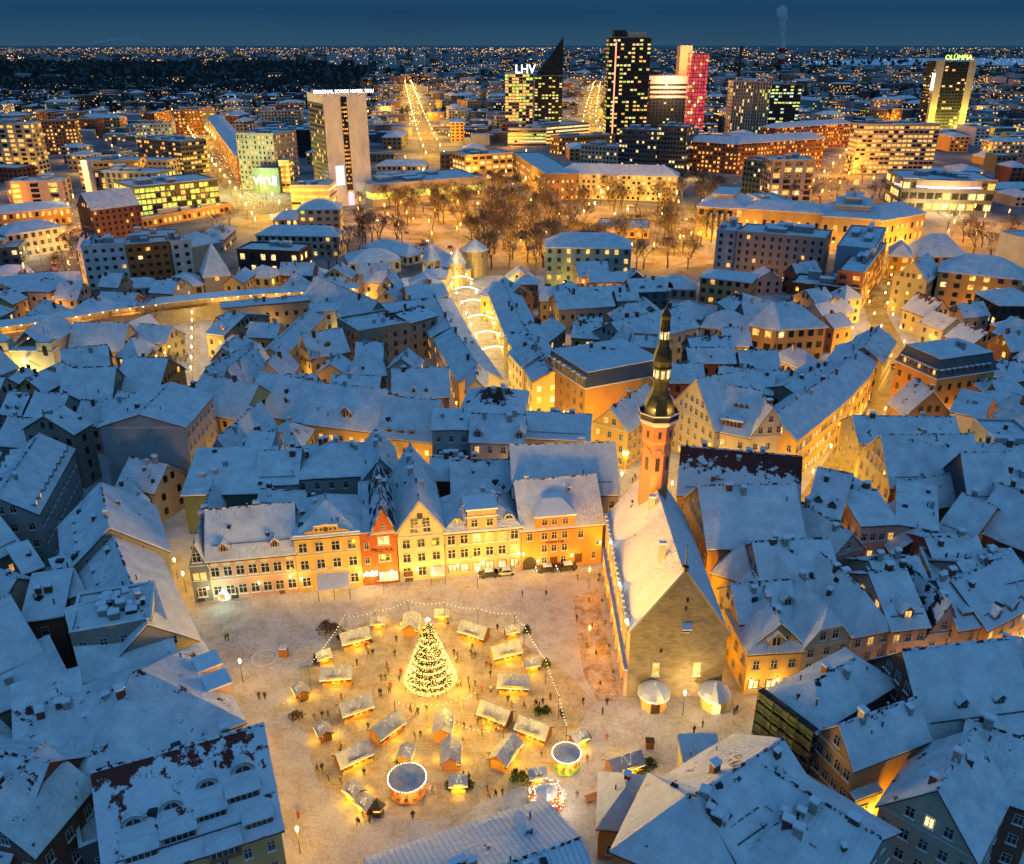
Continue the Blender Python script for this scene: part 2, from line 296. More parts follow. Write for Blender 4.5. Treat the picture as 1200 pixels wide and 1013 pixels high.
def hits(c, ux, uy, hx, hy):
    for c2, u2, v2, a2, b2 in RECTS:
        d = c2 - c
        if abs(d.x) + abs(d.y) > (hx + hy + a2 + b2) * 1.5: continue
        ok = True
        for ax in (ux, uy, u2, v2):
            ra = hx * abs(ux.dot(ax)) + hy * abs(uy.dot(ax)); rb = a2 * abs(u2.dot(ax)) + b2 * abs(v2.dot(ax))
            if abs(d.dot(ax)) > ra + rb: ok = False; break
        if ok: return True
    return False
rnd = random.Random(11)
def house(name, label, A, B, d, he, hr, t='g', wall='cream', cat='house', mode='e', rows=None, cols=None, lit=.08, roof=None, dorm=(), chim=None, parent=None, sides=None, ww=1.2, wh=1.7, blank=(), shop=0, group=None,
          over=.4, detail=None, frame='d', wingap=None, tops=0, ridgecap=False, litm='l', th=.34, base=0.0, wwall=None, trim=True, worldpts=False):
    """one building: A,B = ends of its front eave ('e'), front foot ('g') or ridge ('r') in the photograph; d = depth in metres or a pixel at the back; t = roof form"""
    z = dict(e=he, g=0.0, r=hr)[mode]
    a = Vector(A) if worldpts else P(*A, z); c = Vector(B) if worldpts else P(*B, z)
    a = Vector((a.x, a.y)); c = Vector((c.x, c.y)); ux = (c - a); L = ux.length; ux.normalize(); uy = Vector((-ux.y, ux.x))
    if isinstance(d, tuple):
        q = P(*d, z); D = max(3, (Vector((q.x, q.y)) - a).dot(uy))
    else: D = float(d)
    if mode == 'r': a = a - uy * D / 2
    rect_of(a, ux, uy, L, D, -.6)
    M = Matrix(((ux.x, uy.x, 0, a.x), (ux.y, uy.y, 0, a.y), (0, 0, 1, base), (0, 0, 0, 1)))
    ctr = a + ux * L / 2 + uy * D / 2; dist = (Vector((ctr.x, ctr.y, 8)) - Vector((0, 0, CH))).length
    near = dist < 235 if detail is None else detail
    root = parent or thing(name, label, cat, M, group)
    if parent is None: THINGS[-1] = (root, (ctr.x, ctr.y, he * .7))
    RM.setdefault(root.name, M)
    W = WALL[wall]
    # walls
    b = MB(); h0 = he
    f = [(0, 0), (L, 0), (L, D), (0, D)]
    def wpoly(i, extra=()):
        p, q = f[i], f[(i + 1) % 4]; ln = (Vector(q) - Vector(p)).length
        pts = [(p[0], p[1], -.3), (q[0], q[1], -.3), (q[0], q[1], h0)] + [e[0] for e in extra] + [(p[0], p[1], h0)]
        uv = [(0, 0), (ln, 0), (ln, h0)] + [e[1] for e in extra] + [(0, h0)]; b.poly(pts, 0, uv)
    g1 = g3 = g0 = g2 = ()
    if t == 'g': g1 = (((L, D / 2, hr), (D / 2, hr)),); g3 = (((0, D / 2, hr), (D / 2, hr)),)
    if t == 'x': g0 = (((L / 2, 0, hr), (L / 2, hr)),); g2 = (((L / 2, D, hr), (L / 2, hr)),)
    if t == 'xh':
        k = .45; g0 = (((L * (.5 + .5 * k), 0, hr - (hr - he) * k), (L * .7, hr)), ((L * (.5 - .5 * k), 0, hr - (hr - he) * k), (L * .3, hr))); g2 = (((L / 2, D, hr), (L / 2, hr)),)
    if t == 's': g1 = (((L, D, hr), (D, hr)),); g3 = (((0, D, hr), (0, hr)),); g2 = (((L, D, hr), (0, hr)), ((0, D, hr), (L, hr)))
    for i, g in enumerate((g0, g1, g2, g3)): wpoly(i, g)
    if t == 'f':
        b.box(-.02, -.02, he, L + .02, .35, hr); b.box(-.02, D - .35, he, L + .02, D + .02, hr); b.box(-.02, .35, he, .35, D - .35, hr); b.box(L - .35, .35, he, L + .02, D - .35, hr)
    b.obj('wall', [W], root, M)
    # roof
    b = MB(); o = over; sn = roof or rnd.choice(SNOWS); res = 1.3 if dist < 160 else 2.2 if dist < 300 else 6
    def sl(q, mi=0, amp=.13):
        q = [Vector(p) for p in q]; n = max(1, min(22, int(max((q[1] - q[0]).length, (q[2] - q[3]).length) / res))); m = max(1, min(12, int((q[3] - q[0]).length / res)))
        b.slope(q, n, m, th, amp, mi, (a.x + ux.x * 3, a.y), True, 2)
    lift = .12
    def roofz(x, y):
        if t in ('g',): return he + (hr - he) * (1 - abs(y - D / 2) / (D / 2))
        if t in ('x', 'xh'): return he + (hr - he) * (1 - abs(x - L / 2) / (L / 2))
        if t in ('h', 'p'):
            i_ = D / 2 if L > D else L / 2
            return he + (hr - he) * min(1, min(x, L - x) / i_, min(y, D - y) / i_)
        if t == 's': return he + (hr - he) * y / D
        if t == 'm': return hr - .6
        return he + .15
    if t == 'g':
        e = he - (hr - he) * o / (D / 2)
        sl([(-o, -o, e + lift), (L + o, -o, e + lift), (L + o, D / 2, hr + lift), (-o, D / 2, hr + lift)]); sl([(L + o, D + o, e + lift), (-o, D + o, e + lift), (-o, D / 2, hr + lift), (L + o, D / 2, hr + lift)])
    elif t in ('x', 'xh'):
        e = he - (hr - he) * o / (L / 2); y0 = -o if t == 'x' else -.15
        if t == 'xh':
            k = .45; zk = hr - (hr - he) * k + lift; yb = L * .5 * k * .8; xl, xr = L * (.5 - .5 * k), L * (.5 + .5 * k)
            sl([(-o, D + o, e + lift), (-o, -o, e + lift), (L / 2, yb, hr + lift), (L / 2, D + o, hr + lift)]) if False else None
            b.poly([(-o, -o, e + lift), (xl, -o, zk), (L / 2, yb, hr + lift), (L / 2, D + o, hr + lift), (-o, D + o, e + lift)][::-1], 0); b.poly([(L + o, D + o, e + lift), (L / 2, D + o, hr + lift), (L / 2, yb, hr + lift), (xr, -o, zk), (L + o, -o, e + lift)][::-1], 0)
            b.poly([(xl, -o, zk), (xr, -o, zk), (L / 2, yb, hr + lift)], 0)
            for p, q in (((-o, -o, e + lift), (xl, -o, zk)), ((xl, -o, zk), (xr, -o, zk)), ((xr, -o, zk), (L + o, -o, e + lift)), ((L + o, -o, e + lift), (L + o, D + o, e + lift)), ((-o, D + o, e + lift), (-o, -o, e + lift))):
                b.poly([(p[0], p[1], p[2] - th), (q[0], q[1], q[2] - th), q, p], 0)
        else:
            sl([(-o, D + o, e + lift), (-o, y0, e + lift), (L / 2, y0, hr + lift), (L / 2, D + o, hr + lift)]); sl([(L + o, y0, e + lift), (L + o, D + o, e + lift), (L / 2, D + o, hr + lift), (L / 2, y0, hr + lift)])
    elif t in ('h', 'p'):
        i_ = (D / 2 if L > D else L / 2); e = he - (hr - he) * o / i_ + lift; z1 = hr + lift
        if L > D: r0, r1 = (i_, D / 2, z1), (L - i_, D / 2, z1)
        else: r0, r1 = (L / 2, i_, z1), (L / 2, D - i_, z1)
        c0, c1, c2, c3 = (-o, -o, e), (L + o, -o, e), (L + o, D + o, e), (-o, D + o, e)
        if L > D: sl([c0, c1, r1, r0]); sl([c2, c3, r0, r1]); sl([c1, c2, r1, r1]); sl([c3, c0, r0, r0])
        else: sl([c0, c1, r0, r0]); sl([c2, c3, r1, r1]); sl([c1, c2, r1, r0]); sl([c3, c0, r0, r1])
    elif t == 'm':
        k = 1.3; zk = hr - (hr - he) * .25; c = [(-o, -o), (L + o, -o), (L + o, D + o), (-o, D + o)]; kk = [(k, k), (L - k, k), (L - k, D - k), (k, D - k)]
        for i in range(4):
            j = (i + 1) % 4; b.poly([(*c[i], he + lift), (*c[j], he + lift), (*kk[j], zk), (*kk[i], zk)], 1)
            b.poly([(*c[i], he + lift - th), (*c[j], he + lift - th), (*c[j], he + lift), (*c[i], he + lift)], 0)
        i_ = min(L, D) / 2 - k
        if L > D: r0, r1 = (k + i_, D / 2, hr), (L - k - i_, D / 2, hr)
        else: r0, r1 = (L / 2, k + i_, hr), (L / 2, D - k - i_, hr)
        q = [(x + (-.3 if x < L / 2 else .3), y + (-.3 if y < D / 2 else .3), zk + .1) for x, y in kk]
        if L > D: sl([q[0], q[1], r1, r0]); sl([q[2], q[3], r0, r1]); sl([q[1], q[2], r1, r1]); sl([q[3], q[0], r0, r0])
        else: sl([q[0], q[1], r0, r0]); sl([q[2], q[3], r1, r1]); sl([q[1], q[2], r1, r0]); sl([q[3], q[0], r0, r1])
    elif t == 's':
        sl([(-o, -o, he + lift), (L + o, -o, he + lift), (L + o, D + o, hr + lift), (-o, D + o, hr + lift)])
    else:
        sl([(.3, .3, he + .35), (L - .3, .3, he + .35), (L - .3, D - .3, he + .35), (.3, D - .3, he + .35)], 0, .2)
        b.box(-.08, -.08, hr, L + .08, .4, hr + .16); b.box(-.08, D - .4, hr, L + .08, D + .08, hr + .16); b.box(-.08, .4, hr, .4, D - .4, hr + .16); b.box(L - .4, .4, hr, L + .08, D - .4, hr + .16)
    if dist < 330 and t in ('g', 'x', 'h'):      # ridge line where the wind has broken the snow
        rl = .22
        if t == 'g': e0, e1 = (-o, D / 2), (L + o, D / 2)
        elif t == 'x': e0, e1 = (L / 2, -o), (L / 2, D + o)
        else: e0, e1 = ((i_, D / 2), (L - i_, D / 2)) if L > D else ((L / 2, i_), (L / 2, D - i_))
        ns = max(1, int((Vector(e1) - Vector(e0)).length / 1.5)); prv = None
        for k in range(ns + 1):
            p_ = Vector(e0).lerp(Vector(e1), k / ns); q_ = Vector((p_.x, p_.y, hr + lift - .02 + .1 * noise.noise((p_.x * .22 + a.x, p_.y * .22, 3))))
            if prv is not None: b.tube(prv, q_, rl, rl, 5, 3)
            prv = q_
    b.obj('roof', [sn, WALL['slate'], WOODD, SR], root, M, smooth=False)
    # a painted or stone cornice under the eaves
    if near and trim and t != 'f':
        b = MB(); q = .14
        b.box(-q, -q, he - .42, L + q, -.005, he - .12); b.box(-q, D + .005, he - .42, L + q, D + q, he - .12)
        if t not in ('g', 's'): b.box(-q, -.005, he - .42, -.005, D + .005, he - .12); b.box(L + .005, -.005, he - .42, L + q, D + .005, he - .12)
        b.obj('cornice', [TRIM], root, M)
    # windows on the walls that can be seen
    camv = Vector((0, 0))
    nrm = [(-uy, 0, L), (ux, 1, D), (uy, 2, L), (-ux, 3, D)]
    gb = MB(); any_far = False
    for nv, i, ln in nrm:
        mid = a + ux * (f[i][0] + f[(i + 1) % 4][0]) / 2 + uy * (f[i][1] + f[(i + 1) % 4][1]) / 2
        if nv.dot(camv - mid) <= 0 or i in blank: continue
        if sides is not None and i not in sides: continue
        nr = rows if rows else max(1, int((he - .6) / 3.15)); nc = (cols if (cols and i == 0) else max(1, int((ln - .8) / (2.7 if near else 3.2))))
        p = Vector((*f[i], 0)); q = Vector((*f[(i + 1) % 4], 0)); dv = (q - p).normalized(); on = Vector((nv.dot(ux), nv.dot(uy), 0))
        spots = []
        for r_ in range(nr):
            zz = base * 0 + 1.0 + (he - 1.0) * r_ / nr + .15
            for c_ in range(nc): spots.append((ln * (c_ + .5) / nc, zz, r_))
        if (t == 'x' and i in (0, 2)) or (t == 'g' and i in (1, 3)) or (t == 'xh' and i == 0):
            gh = hr - he; lv = 0
            while gh > 3 and lv < 3 and (lv + 1) * 2.9 < gh * .8:
                half = ln / 2 * (1 - (lv * 2.9 + 2.2) / gh)
                n_ = max(1, int(half * 2 / 2.2)) if half > .8 else 0
                for c_ in range(n_): spots.append((ln / 2 + (c_ - (n_ - 1) / 2) * min(2.3, half * 2 / max(1, n_)), he + .5 + lv * 2.9, 9))
                lv += 1
        for u, zz, r_ in spots:
            k = 'd'
            isl = rnd.random() < lit
            if isl: k = rnd.choice(litm)
            w_, h_ = ww, wh
            if r_ == 0 and shop and i == 0:
                if rnd.random() < shop: k = 's'; w_, h_ = min(2.0, ln / nc * .7), 1.9
            if near:
                kk = k if k != 'd' else frame
                ob = bpy.data.objects.new('window', WIN[kk]); col.objects.link(ob); ob.parent = root
                Mw = M @ Matrix.Translation(p + dv * u + Vector((0, 0, zz))) @ Matrix.Rotation((0, math.pi / 2, math.pi, -math.pi / 2)[i], 4, 'Z') @ Matrix.Diagonal((w_, 1, h_, 1))
                ob.matrix_basis = RM[root.name].inverted() @ Mw
            else:
                any_far = True; c0 = p + dv * (u - w_ / 2) + on * .06; c1 = p + dv * (u + w_ / 2) + on * .06
                gb.poly([(c0.x, c0.y, zz), (c1.x, c1.y, zz), (c1.x, c1.y, zz + h_), (c0.x, c0.y, zz + h_)], {'d': 0, 'l': 1, 'w': 2, 'o': 3, 'g': 4, 'c': 5, 's': 2}[k])
    if any_far:
        stuff(gb.obj('window_rows', [GLASS, LIT, LITW, LITO, LITG, LITC], root, M))
    # dormers: (side, fraction along, fraction up, kind, lit)
    for dd in dorm:
        side, u, v, kind, li = dd[:5]; dw = dd[5] if len(dd) > 5 else wall; s_ = dd[6] if len(dd) > 6 else 1.0
        if t in ('g', 'h', 'm', 's', 'p'): half = D / 2 if t != 's' else D
        if side == 0: x, y, rz = L * u, (D / 2 if t != 's' else D) * v, 0
        elif side == 2: x, y, rz = L * u, D - D / 2 * v, math.pi
        elif side == 1: x, y, rz = L - L / 2 * v, D * u, math.pi / 2
        else: x, y, rz = L / 2 * v, D * u, -math.pi / 2
        zz = roofz(x, y) + (.1 if t != 'm' else -(hr - he) * .6)
        if t == 'm': zz = he + .35
        o_ = bpy.data.objects.new('dormer', dormer(kind, dw, li)); col.objects.link(o_); o_.parent = root
        o_.matrix_basis = RM[root.name].inverted() @ M @ TR(x, y, zz, rz, s_)
    # small roof clutter: vent pipes, hatches, snow guards
    if dist < 300 and t in ('g', 'x', 'h', 's', 'f'):
        for k in range(rnd.randrange(1, 4 if dist > 200 else 6)):
            x, y = rnd.uniform(.08, .92) * L, rnd.uniform(.08, .92) * D; kd = rnd.choice(('vent_pipe', 'vent_pipe', 'roof_hatch', 'roof_vent'))
            o_ = bpy.data.objects.new(kd, CLUT[kd]); col.objects.link(o_); o_.parent = root; o_.matrix_basis = RM[root.name].inverted() @ M @ TR(x, y, roofz(x, y) + .12, rnd.uniform(0, 6), rnd.uniform(.8, 1.3))
        if t == 'g' and dist < 230 and rnd.random() < .55:
            q_ = MB(); y = rnd.uniform(.9, 1.6); zz = roofz(1, y) + .28; q_.box(L * .06, y - .03, zz, L * .94, y + .03, zz + .06); q_.box(L * .06, y - .03, zz + .16, L * .94, y + .03, zz + .22)
            for k in range(int(L / 2) + 1): q_.box(L * .06 + k * L * .88 / max(1, int(L / 2)) - .03, y - .02, zz - .4, L * .06 + k * L * .88 / max(1, int(L / 2)) + .03, y + .02, zz + .22)
            stuff(q_.obj('snow_guard', [METAL], root, M))
    # chimneys
    nch = chim if chim is not None else (max(1, int(L * D / 95)) if dist < 330 else (1 if dist < 450 else 0))
    for k in range(nch):
        u = rnd.uniform(.12, .88); v = rnd.uniform(.36, .64)
        x, y = (u * L, v * D) if t != 'x' and t != 'xh' else (v * L, u * D)
        o_ = bpy.data.objects.new('chimney', rnd.choice(CHIM)); col.objects.link(o_); o_.parent = root
        s_ = rnd.uniform(.75, 1.2); Mc = M @ Matrix.Translation((x, y, roofz(x, y))) @ Matrix.Diagonal((s_, s_, rnd.uniform(.6, 1.25), 1))
        o_.matrix_basis = RM[root.name].inverted() @ Mc; RM[o_.name] = Mc
        if dist < 260:
            c_ = bpy.data.objects.new('snow_cap', CAP); col.objects.link(c_); c_.parent = o_; c_.matrix_basis = Matrix.Translation((0, 0, -.15))
    return root, M, L, D
def facade_add(root, M, x, z, mesh, w=1, h=1, name='door', side=0, L=0, D=0, y=0.0):
    o_ = bpy.data.objects.new(name, mesh); col.objects.link(o_); o_.parent = root
    o_.matrix_basis = RM[root.name].inverted() @ M @ Matrix.Translation((x, y, z)) @ Matrix.Diagonal((w, 1, h, 1)); RM[o_.name] = M @ Matrix.Translation((x, y, z)); return o_
def text_obj(txt, size, m, parent, M, name='sign_lettering', ext=.06):
    c = bpy.data.curves.new(name, 'FONT'); c.body = txt; c.size = size; c.extrude = ext; c.align_x = 'CENTER'; c.resolution_u = 2
    o_ = bpy.data.objects.new('tmp', c); col.objects.link(o_); bpy.context.view_layer.update()
    me = bpy.data.meshes.new_from_object(o_.evaluated_get(bpy.context.evaluated_depsgraph_get())); bpy.data.objects.remove(o_); me.name = name
    me.materials.clear(); me.materials.append(m)
    return stuff(link(name, me, parent, M @ Matrix.Rotation(math.pi / 2, 4, 'X')))
# ---------------------------------------------------------------- lamps
b = MB(); b.ring([(.09, 0), (.07, .4), (.05, 4.2)], 6, mi=0); POST = b.mesh('pole', [METAL])
b = MB(); b.ring([(.12, 4.15), (.26, 4.75), (.05, 5.1)], 6); b.ring([(.05, 4.15), (.12, 4.15)], 6, cap=False); LAN = {k: b.mesh('lantern', [m]) for k, m in dict(w=BULB, o=BULBO, c=BULBC, p=BULBW).items()}
LCOL = dict(w=WARM, o=AMBER, c=COOL, p=(1.0, .60, .09))
NL = [0]; FARL = MB(); FARLL = []
def light_at(p, power, c, parent, rad=.35):
    l = bpy.data.lights.new('glow', 'POINT'); l.energy = power * LAMP; l.color = c; l.shadow_soft_size = rad
    NL[0] += 1
    return link('glow', l, parent, Matrix.Translation(p))
def spot_at(p, tgt, power, c, parent, ang=70, rad=.2):
    l = bpy.data.lights.new('flood', 'SPOT'); l.energy = power * LAMP; l.color = c; l.shadow_soft_size = rad; l.spot_size = R(ang); l.spot_blend = .6; NL[0] += 1
    d = Vector(tgt) - Vector(p); return link('flood', l, parent, Matrix.Translation(p) @ d.to_track_quat('-Z', 'Y').to_matrix().to_4x4())
def lamp(p, power=900, c='w', label='street lantern on a dark post', h=1.0, group='street lanterns', light=True):
    if p[1] > 520:           # far lamps: too small to pick apart, one object
        for r0, z0, z1, m_ in ((.12, 0, 4.2, 0), (.26, 4.15, 5.0, 1 if c in 'wp' else 2)):
            FARL.box(p[0] - r0, p[1] - r0, z0 * h, p[0] + r0, p[1] + r0, z1 * h, m_)
        if light: FARLL.append(light_at((p[0] + .45, p[1] - .6, 4.0 * h), power, LCOL[c], None))
        return
    M = TR(p[0], p[1], p[2] if len(p) > 2 else 0)
    t = thing('street_lamp', label, 'lamp', M, group)
    for nm, me in (('pole', POST), ('lantern', LAN[c])):
        o_ = link(nm, me, t, M @ Matrix.Diagonal((1, 1, h, 1)))
    if light: light_at((p[0] + .45, p[1] - .45, (p[2] if len(p) > 2 else 0) + 4.0 * h), power, LCOL[c], t)
    return t
b = MB(); b.box(-.06, -.5, 0, .06, 0, .08, 0); b.ring([(.10, -.55), (.2, -.1), (.04, .12)], 6, 0, -.5, mi=1); WLAN = {k: b.mesh('wall_lantern', [METAL, m]) for k, m in dict(w=BULB, o=BULBO, c=BULBC, p=BULBW).items()}
def wall_lamp(root, M, x, z, power=250, c='w', y=0.0):
    """lantern bracketed on a house front: a part of the house, with its own light"""
    o_ = link('wall_lantern', WLAN[c], root, M @ Matrix.Translation((x, y, z)))
    l = light_at((0, 0, 0), power * .14, LCOL[c] if c == 'c' else (1.0, .53, .08), None, .35); l.parent = o_; l.matrix_basis = Matrix.Translation((0, -2.0, -.2))
    return o_
# ================================================================ GROUND
def groundmat(name, a, b_, scale, thr, soft=.08, bump=.3, bs=1.2, third=None, fine=0.0):
    m = bpy.data.materials.new(name); m.use_nodes = True; n, l = nodes(m); bs_ = n['Principled BSDF']; bs_.inputs['Roughness'].default_value = .85; bs_.inputs['Specular IOR Level'].default_value = .2
    g = n.new('ShaderNodeNewGeometry'); t = n.new('ShaderNodeTexNoise'); t.inputs['Scale'].default_value = scale; t.inputs['Detail'].default_value = 9; t.inputs['Roughness'].default_value = .65; l.new(g.outputs['Position'], t.inputs[0])
    r = n.new('ShaderNodeValToRGB'); setramp(r.color_ramp, [(thr - soft, a), (thr + soft, b_)] + ([(min(.99, thr + soft * 2.2), third)] if third else [])); tf = n.new('ShaderNodeTexNoise'); tf.inputs['Scale'].default_value = scale * 7; tf.inputs['Detail'].default_value = 6; tf.inputs['Roughness'].default_value = .7; l.new(g.outputs['Position'], tf.inputs[0])
    ma = n.new('ShaderNodeMix'); ma.inputs[0].default_value = fine; l.new(t.outputs[0], ma.inputs[2]); l.new(tf.outputs[0], ma.inputs[3]); l.new(ma.outputs[0], r.inputs[0])
    l.new(r.outputs[0], bs_.inputs['Base Color'])
    t2 = n.new('ShaderNodeTexNoise'); t2.inputs['Scale'].default_value = bs; t2.inputs['Detail'].default_value = 8; l.new(g.outputs['Position'], t2.inputs[0])
    bp = n.new('ShaderNodeBump'); bp.inputs['Strength'].default_value = bump; bp.inputs['Distance'].default_value = .25; l.new(t2.outputs[0], bp.inputs['Height']); l.new(bp.outputs[0], bs_.inputs['Normal'])
    return m
G_FAR = groundmat('ground_far', (.30, .33, .36), (.025, .03, .028), .004, .50, .10, .0)
G_TOWN = groundmat('ground_town', (.72, .75, .80), (.40, .40, .41), .15, .55, .15)
G_MID = groundmat('ground_city', (.30, .31, .33), (.10, .10, .105), .03, .5, .12)
G_SQ = groundmat('square_snow', (.74, .70, .64), (.44, .36, .27), .28, .53, .08, .6, 2.2, third=(.20, .13, .085), fine=.42)  # trodden snow; the warm base also carries some of the golden lamplight
G_SLUSH = groundmat('market_slush', (.76, .64, .44), (.42, .29, .14), .5, .50, .09, .6, 2.5, third=(.12, .07, .04), fine=.5)  # sanded slush, yellowed further to put golden lamplight into its colour
G_COB = groundmat('cobbles_swept', (.62, .56, .50), (.17, .11, .08), .45, .50, .05, .5, 3, fine=.5)
G_ROAD = groundmat('road_slush', (.26, .24, .22), (.10, .085, .075), .12, .5, .12, .2)
G_PARK = groundmat('park_snow', (.42, .39, .36), (.10, .08, .065), .05, .5, .10)
G_LANE = groundmat('lane_snow', (.62, .60, .58), (.34, .29, .25), .3, .55, .12)
def sheet(name, pts, m, z, struct_=True):
    b = MB(); b.poly([(p[0], p[1], z) for p in pts], 0); o_ = b.obj(name, [m]); struct(o_); return o_
# one sheet to the horizon (rings keep its faces well shaped)
b = MB(); rad = [0, 60, 130, 300, 700, 1800, 5000, 14000, 34000, 70000]
n_ = 48
for k in range(len(rad) - 1):
    for i in range(n_):
        a0, a1 = 2 * math.pi * i / n_, 2 * math.pi * (i + 1) / n_; r0, r1 = rad[k], rad[k + 1]
        q = [(r0 * math.cos(a0), 100 + r0 * math.sin(a0), 0), (r1 * math.cos(a0), 100 + r1 * math.sin(a0), 0), (r1 * math.cos(a1), 100 + r1 * math.sin(a1), 0), (r0 * math.cos(a1), 100 + r0 * math.sin(a1), 0)]
        b.poly(q if r0 else q[1:3] + [q[0]], 0 if r1 < 310 else 2 if r1 < 1900 else 1)
struct(b.obj('ground', [G_TOWN, G_FAR, G_MID]))
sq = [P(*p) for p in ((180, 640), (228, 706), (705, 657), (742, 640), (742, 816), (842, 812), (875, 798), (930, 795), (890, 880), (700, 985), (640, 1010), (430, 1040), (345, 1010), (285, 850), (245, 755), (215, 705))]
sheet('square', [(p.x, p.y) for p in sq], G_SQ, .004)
mk = []
for i in range(28):
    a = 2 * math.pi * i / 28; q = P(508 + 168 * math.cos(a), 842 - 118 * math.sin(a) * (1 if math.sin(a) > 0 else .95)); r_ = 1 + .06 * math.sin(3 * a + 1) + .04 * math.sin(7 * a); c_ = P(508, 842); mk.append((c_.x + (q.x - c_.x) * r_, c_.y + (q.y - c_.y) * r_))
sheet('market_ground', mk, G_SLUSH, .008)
cb = [P(*p) for p in ((672, 700), (700, 690), (706, 720), (722, 795), (727, 822), (700, 822), (684, 790), (676, 740))]
sheet('swept_strip', [(p.x, p.y) for p in cb], G_COB, .012)
ZS = [.016]
def street(name, pts, w, m=G_ROAD, z=None):
    """a street along photo pixels on the ground; returns its centre line"""
    ZS[0] += .005; z = ZS[0]; c = [P(*p) for p in pts]; L_, R_ = [], []
    for i, p in enumerate(c):
        d = ((c[min(i + 1, len(c) - 1)] - c[max(i - 1, 0)])).normalized(); nn = Vector((-d.y, d.x, 0)); L_.append(p + nn * w / 2); R_.append(p - nn * w / 2)
    b = MB()
    for i in range(len(c) - 1): b.poly([(*R_[i].xy, z), (*R_[i + 1].xy, z), (*L_[i + 1].xy, z), (*L_[i].xy, z)])
    struct(b.obj(name, [m])); 
    for i in range(len(c) - 1):
        d = c[i + 1] - c[i]; ln = d.length
        if ln > .1: d.normalize(); RECTS.append(((c[i] + c[i + 1]).xy / 2, Vector(d.xy), Vector((-d.y, d.x)), ln / 2 + 1, w / 2))
    return c
def along(c, step, off=0.0, start=0.0):
    out = []; acc = start
    for i in range(len(c) - 1):
        d = c[i + 1] - c[i]; ln = d.length; d.normalize(); nn = Vector((-d.y, d.x, 0))
        while acc < ln:
            out.append(c[i] + d * acc + nn * off); acc += step
        acc -= ln
    return out
for pl in ((sq[0], sq[2], sq[10]), ):
    pass
sqc = P(500, 800); RECTS.append((Vector((-16, 116)), Vector((1, 0)), Vector((0, 1)), 44, 34))

